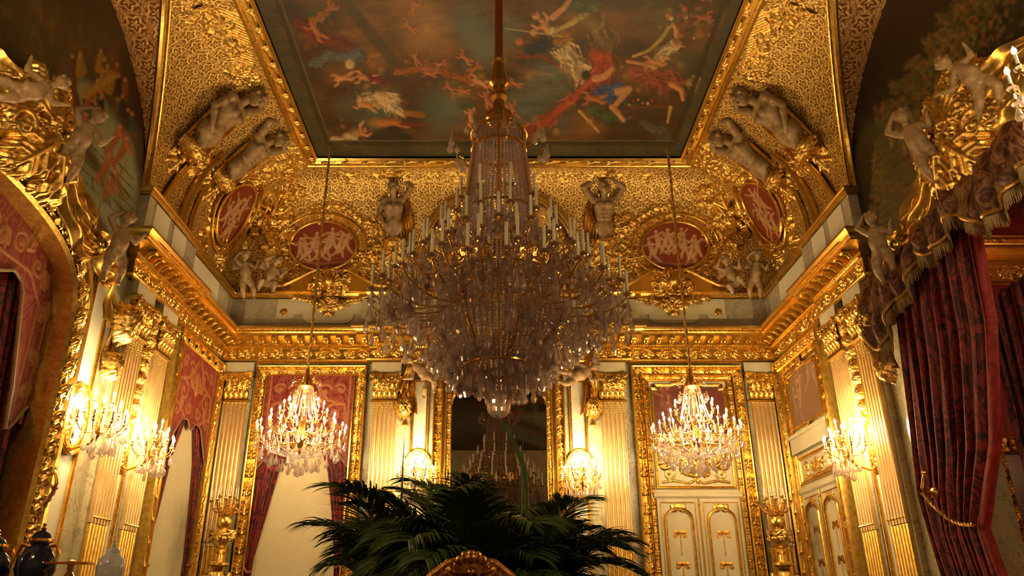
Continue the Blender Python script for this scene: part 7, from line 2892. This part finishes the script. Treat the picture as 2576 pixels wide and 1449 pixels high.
# ================================================================== PALM, CHAIR, FLOOR CANDELABRA, VASES
def frond_mesh(L, rise, droop, n, seed, ll=0.42):
    g = random.Random(seed)
    m = MB()
    N = 16
    pts = []
    x = z = 0.0
    a = rise
    for i in range(N + 1):
        pts.append(Vector((x, 0.03 * math.sin(i * 0.4 + seed), z)))
        t = i / N
        a -= droop / N * (0.35 + 1.3 * t)
        x += math.cos(a) * L / N
        z += math.sin(a) * L / N
    m.tube(pts, [0.012 * (1 - 0.8 * i / N) for i in range(N + 1)], 5)
    vs, fs = [], []
    for k in range(n):
        t = 0.28 + 0.72 * (k + 0.5) / n
        f = t * N
        i = min(N - 1, int(f))
        p = pts[i].lerp(pts[i + 1], f - i)
        d = (pts[i + 1] - pts[i]).normalized()
        for s in (-1, 1):
            l = ll * (0.45 + 0.75 * math.sin(PI * min(1, (t - 0.15) * 1.05))) * g.uniform(0.85, 1.1)
            side = Vector((0, s, 0))
            dr = (d * 0.75 + side * (1.0 - 0.55 * t) + Vector((0, 0, 0.28))).normalized()
            w = 0.0095 * g.uniform(0.8, 1.25)
            q = p.copy()
            k0 = len(vs)
            M_ = 5
            up = d.cross(dr).normalized()
            for j in range(M_ + 1):
                u = j / M_
                ww = w * math.sin(PI * (0.12 + 0.86 * u)) if j < M_ else 0.0005
                e = dr.cross(up).normalized()
                vs += [tuple(q - e * ww), tuple(q + up * ww * 0.5), tuple(q + e * ww)]
                q = q + dr * (l / M_)
                dr = (dr + Vector((0, 0, -0.17 - 0.14 * g.random()))).normalized()
            for j in range(M_):
                a_ = k0 + 3 * j
                fs += [(a_, a_ + 1, a_ + 4, a_ + 3), (a_ + 1, a_ + 2, a_ + 5, a_ + 4)]
    m2 = MB().add(vs, fs)
    return m.mesh('frond_rib', 'stem'), m2.mesh('frond_leaflets', 'palm', False)


palm = thing('potted_palm', 'large dark green palm with arching fronds below the great chandelier', 'plant', T(-0.18, 5.6, -0.62))
g = random.Random(12)
var = [frond_mesh(L, rs, dr, 52, sd_, ll) for L, rs, dr, sd_, ll in ((1.45, 1.45, 1.5, 1, 0.40), (1.35, 1.3, 1.8, 2, 0.42), (1.45, 1.2, 1.7, 3, 0.40), (1.25, 1.0, 1.6, 4, 0.38), (1.1, 1.2, 2.2, 5, 0.34), (1.3, 1.45, 1.3, 6, 0.36))]
for k in range(84):
    az = 2 * PI * k / 84 * 11 + g.uniform(-0.25, 0.25)
    rib, lf = var[g.randrange(6)]
    wide = abs(math.cos(az))
    A = T(-0.18 + 0.40 * math.cos(az) * g.random(), 5.6 + 0.16 * math.sin(az), -0.36 + g.uniform(0.0, 0.34)) @ RZ(az) @ RY(-g.uniform(0.0, 0.42) + 0.35 * wide * g.random()) @ S(0.80 - 0.12 * wide + g.uniform(-0.10, 0.12))
    fo = part('frond', rib, palm, A)
    part('leaflets', lf, fo, A)
for (X0, az, sc_, tl) in ((-0.55, PI - 0.2, 0.66, 0.0), (-0.5, PI + 0.3, 0.66, 0.12), (-0.45, PI * 0.86, 0.78, -0.25), (-0.5, PI * 0.95, 0.74, -0.35), (0.30, 0.1, 0.62, 0.15), (0.25, -0.35, 0.6, 0.2), (0.1, 0.8, 0.74, -0.2), (-0.3, 2.4, 0.8, -0.3), (-0.62, PI, 0.52, 0.45),
                          (-0.78, 2.0, 0.86, -0.40), (-0.78, -2.2, 0.82, -0.45), (-0.40, 1.2, 0.88, -0.45), (0.15, 1.0, 0.84, -0.45), (0.42, 0.5, 0.70, -0.40), (0.48, 2.2, 0.76, -0.40), (-0.95, 1.7, 0.72, -0.30), (0.35, -1.2, 0.74, -0.45), (-0.6, 2.6, 0.84, -0.5)):
    rib, lf = var[g.randrange(4)]
    A = T(X0, 5.55, -0.30 if tl > -0.28 else -0.08) @ RZ(az) @ RY(tl) @ S(sc_)
    fo = part('frond', rib, palm, A)
    part('leaflets', lf, fo, A)
sp = MB()
p0, p1, p2 = on_y(1325, 1240, 5.5), on_y(1300, 1130, 5.5), on_y(1246, 1042, 5.5)
sp.tube([on_y(1328, 1440, 5.5), p0, on_y(1318, 1175, 5.5), p1, on_y(1278, 1082, 5.5), p2], [0.010, 0.016, 0.022, 0.020, 0.014, 0.003], 6, flat=0.5)
part('new_spear', sp.mesh('spear', 'palm'), palm, label='single unopened upright spear leaf')
for k, (a, b, c) in enumerate((((1000, 1449), (1010, 1250), (1017, 1100)), ((1075, 1449), (1110, 1290), (1128, 1180)), ((1310, 1300), (1312, 1150), (1316, 1108)))):
    part('stem', MB().tube([on_y(*a, 5.65), on_y(*b, 5.65), on_y(*c, 5.65)], [0.012, 0.008, 0.002], 5).mesh('stem', 'stem'), palm)
m = MB().lathe([(0.001, -0.62), (0.20, -0.62), (0.22, -0.58), (0.24, -0.40), (0.30, -0.32), (0.31, -0.28), (0.27, -0.27), (0.001, -0.30)], 24, T(-0.18, 5.6, 0))
part('pot', m.mesh('pot', 'bronze'), palm)
st = thing('plant_stand', 'round gilded plant stand under the large palm', 'stand', T(-0.18, 5.6, FLOOR))
part('column', MB().lathe([(0.001, 0), (0.45, 0), (0.45, 0.06), (0.30, 0.12), (0.14, 0.2), (0.12, 0.55), (0.22, 0.74), (0.34, 0.78), (0.34, 0.83), (0.001, 0.83)], 24).mesh('column', 'gold'), st, T(-0.18, 5.6, FLOOR))

# ------------------------------------------------------------------ gilt chair
cx, cy, top = -0.122, 3.6, 0.243
ch = thing('armchair', 'gilded armchair with carved shell crest and crimson back in front of the palm', 'chair', T(cx, cy, FLOOR))
Bc = basis(Vector((cx, cy, 0)), Vector((1, 0, 0)), Vector((0, 0, 1)), Vector((0, -1, 0)))
bp = []
for k in range(25):
    t = -1 + 2 * k / 24
    bp.append((0.30 * t, top - 0.075 - 0.16 * abs(t) ** 1.9 + 0.035 * math.exp(-(t / 0.3) ** 2)))
part('top_rail', MB().tube([(x, y, 0.02) for x, y in bp] , 0.026, 8, Bc).tube([(x * 0.93, y - 0.035, 0.03) for x, y in bp], 0.010, 6, Bc).mesh('top_rail', 'gold_old'), ch)
r = Relief(-0.36, 0.36, -0.30, 0.16, 0.003)
r.shell((0, -0.035), 0.085, PI / 2, 9, 2.9, 1.1, 0.02)
r.spiral((0, -0.03), 0.045, -PI / 2, 1.0, 0.012, 1, 1.0, 0.02)
for q in (-1, 1):
    r.spiral((q * 0.085, -0.02), 0.035, PI / 2, 1.4, 0.012, q, 1.1, 0.01)
    r.leaf((q * 0.05, -0.01), -0.35 if q > 0 else PI + 0.35, 0.12, 0.038, 3, 1.1, 0.004)
    r.leaf((q * 0.13, -0.055), -0.7 if q > 0 else PI + 0.7, 0.12, 0.04, 3, 1.1, 0.004)
    r.line([(q * 0.04, 0.02), (q * 0.10, 0.01), (q * 0.17, -0.04), (q * 0.25, -0.12)], 0.014, 0.009, 1.0, 0.004)
    r.spiral((q * 0.225, -0.12), 0.035, PI / 2, 1.3, 0.012, -q, 1.1, 0.01)
    r.leaf((q * 0.20, -0.09), -PI / 2 + q * 0.5, 0.10, 0.04)
r.dot((0, 0.03), 0.025, 1.2, 0.02)
part('crest', r.mesh('crest', 'gold_old', lambda U, W, h: np.stack([U, W, h * 1.2], -1)), ch, Bc @ T(0, top - 0.055, 0.03))
back = MB().prism([(x * 0.92, y - 0.03) for x, y in bp] + [(0.25, -0.75), (-0.25, -0.75)], -0.02, 0.03, Bc)
part('back_cushion', back.mesh('back_cushion', 'brocade', False), ch)
for s in (-1, 1):
    part('stile', MB().tube([(s * 0.30, top - 0.24, 0.02), (s * 0.29, -0.2, 0.02), (s * 0.27, -0.85, 0.0)], 0.026, 8, Bc).mesh('stile', 'gold'), ch)
    part('arm', MB().tube([(s * 0.29, -0.42, 0), (s * 0.33, -0.40, -0.2), (s * 0.34, -0.44, -0.42), (s * 0.32, -0.60, -0.40), (s * 0.30, -0.85, -0.42)], 0.024, 8, Bc).mesh('arm', 'gold'), ch)
    for dz in (0.0, -0.48):
        part('leg', MB().tube([(s * 0.28, -0.88, dz), (s * 0.31, -1.1, dz), (s * 0.27, -1.35, dz), (s * 0.29, FLOOR + 0.01, dz)], [0.035, 0.03, 0.02, 0.026], 8, Bc).mesh('leg', 'gold'), ch)
part('seat', MB().box(-0.30, 0.30, -0.98, -0.86, -0.52, 0.04, Bc).mesh('seat', 'brocade', False), ch)

# ------------------------------------------------------------------ floor candelabra in the corners
def torchere(x, y, label):
    th = thing('floor_candelabrum', label, 'candelabrum', T(x, y, FLOOR), 'tall gilded candelabra in the far corners')
    B = T(x, y, 0)
    part('pedestal', MB().lathe([(0.001, FLOOR), (0.36, FLOOR), (0.36, FLOOR + 0.1), (0.26, FLOOR + 0.16), (0.2, FLOOR + 0.3), (0.18, -0.1), (0.24, 0.0), (0.26, 0.05), (0.001, 0.06)], 8, B).mesh('pedestal', 'gold_old', angle=25), th)
    part('figure_base', MB().lathe([(0.10, 0.06), (0.16, 0.10), (0.19, 0.22), (0.15, 0.36), (0.10, 0.44), (0.06, 0.52), (0.09, 0.58), (0.14, 0.60), (0.14, 0.63), (0.05, 0.66), (0.045, 0.74), (0.001, 0.75)], 16, B, ripple=(6, 0.05)).mesh('figure_base', 'gold'), th)
    r = Relief(-0.2, 0.2, -0.22, 0.24, 0.008)
    r.foliage((0, 0), 0.13, 30, 3, 0.09, 1.1, 0.02)
    r.dot((0, 0.02), 0.07, 1.2, 0.03)
    for q in (-1, 1):
        r.spiral((q * 0.13, 0.12), 0.055, PI / 2, 1.3, 0.018, q, 1.2)
        r.line([(q * 0.16, 0.16), (q * 0.18, 0), (q * 0.12, -0.16)], 0.02, 0.015, 1.1)
    me = r.mesh('masks', 'gold_relief')
    for k in range(4):
        part('mask', me, th, B @ T(0, 0, 0.26) @ RZ(PI / 2 * k) @ T(0, -0.17, 0) @ RX(PI / 2))
    part('urn', MB().lathe([(0.03, 0.74), (0.07, 0.78), (0.05, 0.82), (0.10, 0.87), (0.15, 0.95), (0.15, 0.99), (0.17, 1.0), (0.16, 1.02), (0.08, 1.04), (0.06, 1.08), (0.10, 1.13), (0.11, 1.2), (0.08, 1.25), (0.11, 1.28), (0.05, 1.31), (0.04, 1.42), (0.001, 1.5)], 16, B, ripple=(8, 0.04)).mesh('urn', 'gold'), th)
    r = Relief(-0.1, 0.1, -0.08, 0.08, 0.006)
    r.foliage((0, 0), 0.07, 12, 8, 0.06, 1.1, 0.01)
    me = r.mesh('swag', 'gold_relief')
    for k in range(5):
        part('swag', me, th, B @ T(0, 0, 0.99) @ RZ(2 * PI / 5 * k - 0.4) @ T(0, -0.15, 0) @ RX(PI / 2))
    can = candle_mesh(0.12, 0.008)
    for (rr, zz, n) in ((0.23, 1.47, 10), (0.14, 1.53, 6)):
        me = arm_mesh(0.03, rr, 0.10, 0.06, 'bronze', 0.009)
        for k in range(n):
            A = B @ T(0, 0, zz - 0.12) @ RZ(2 * PI * k / n)
            a = part('arm', me, th, A)
            part('candle', can, a, A @ T(rr, 0, 0.14))
            part('drip_pan', PAN_S, a, A @ T(rr, 0, 0.11))
    return th


torchere(-3.92, 11.35, 'tall gilded floor candelabrum in the far left corner beside the curtained window')
torchere(3.98, 11.35, 'tall gilded floor candelabrum in the far right corner beside the double door')

# ------------------------------------------------------------------ cabinet with vases at lower left
cab = thing('cabinet', 'tall dark wood cabinet carrying the porcelain vases at lower left', 'cabinet', T(-3.35, 6.3, FLOOR))
part('body', MB().box(-4.35, -2.62, 6.08, 6.55, FLOOR + 0.08, -0.06).mesh('body', 'wood', False), cab)
part('top', MB().box(-4.40, -2.57, 6.04, 6.58, -0.06, 0.0).mesh('top', 'marble_dark', False), cab)
part('plinth', MB().box(-4.30, -2.66, 6.12, 6.52, FLOOR, FLOOR + 0.08).mesh('plinth', 'gold_old', False), cab)
for k in range(2):
    part('door', MB().box(-4.28 + 0.83 * k, -3.52 + 0.83 * k, 6.06, 6.08, FLOOR + 0.14, -0.12).mesh('door', 'wood', False), cab)


def vase(x, y, h, r_, mat, label, prof, lid=True, mounts=True):
    th = thing('vase', label, 'vase', T(x, y, 0.0), None)
    B = T(x, y, 0.0)
    part('body', MB().lathe([(a * r_, b * h) for a, b in prof], 24, B).mesh('body', mat), th)
    if lid:
        part('lid', MB().lathe([(0.50 * r_, 0.80 * h), (0.52 * r_, 0.82 * h), (0.40 * r_, 0.87 * h), (0.15 * r_, 0.90 * h), (0.10 * r_, 0.92 * h), (0.001, 0.92 * h)], 20, B).mesh('lid', mat), th)
        part('finial', MB().lathe([(0.06 * r_, 0.91 * h), (0.16 * r_, 0.93 * h), (0.06 * r_, 0.955 * h), (0.12 * r_, 0.975 * h), (0.001, h)], 12, B).mesh('finial', 'bronze' if mounts else mat), th)
    if mounts:
        part('foot_mount', MB().lathe([(0.001, 0.0), (0.62 * r_, 0.0), (0.62 * r_, 0.04 * h), (0.45 * r_, 0.08 * h)], 20, B).mesh('foot', 'bronze'), th)
        part('rim_mount', MB().lathe([(0.50 * r_, 0.76 * h), (0.60 * r_, 0.78 * h), (0.60 * r_, 0.81 * h), (0.48 * r_, 0.82 * h)], 20, B).mesh('rim', 'bronze'), th)
        for s in (-1, 1):
            part('handle', MB().tube([(x + s * 0.5 * r_, y, 0.72 * h), (x + s * 0.95 * r_, y, 0.74 * h), (x + s * 1.12 * r_, y, 0.64 * h), (x + s * 0.98 * r_, y, 0.52 * h)], [0.012, 0.018, 0.014, 0.010], 7).mesh('handle', 'bronze'), th)
    return th


P1 = [(0.001, 0.05), (0.4, 0.06), (0.38, 0.12), (0.7, 0.28), (1.0, 0.46), (0.96, 0.58), (0.7, 0.68), (0.42, 0.74), (0.46, 0.80), (0.001, 0.80)]
P2 = [(0.001, 0.0), (0.55, 0.0), (0.62, 0.1), (0.9, 0.4), (1.0, 0.6), (0.9, 0.72), (0.55, 0.78), (0.50, 0.82), (0.001, 0.82)]
vase(-3.58, 6.27, 0.65, 0.145, 'porcelain_dark', 'dark blue lidded vase with gilt handles and finial, at lower left', P1)
vase(-3.00, 6.27, 0.52, 0.105, 'porcelain', 'pale blue and white lidded porcelain jar, right of the dark vase', P2, True, False)
vase(-3.93, 6.27, 0.60, 0.15, 'porcelain_dark', 'dark lidded vase cut by the left edge of the view', P1)
sm = thing('candlestick', 'small gilded candlestick stand between the dark vase and the pale jar', 'candlestick', T(-3.27, 6.2, 0))
part('shaft', MB().lathe([(0.001, 0), (0.09, 0), (0.08, 0.03), (0.03, 0.06), (0.025, 0.2), (0.05, 0.24), (0.02, 0.28), (0.03, 0.36), (0.001, 0.37)], 14, T(-3.27, 6.2, 0)).mesh('shaft', 'bronze'), sm)
part('tray', MB().box(-3.44, -3.12, 6.14, 6.26, 0.335, 0.35).mesh('tray', 'bronze', False), sm)

# ------------------------------------------------------------------ lift everything so that the floor is z = 0
for o in list(sc.objects):
    if o.parent is None:
        o.matrix_basis = T(0, 0, EYE) @ o.matrix_basis
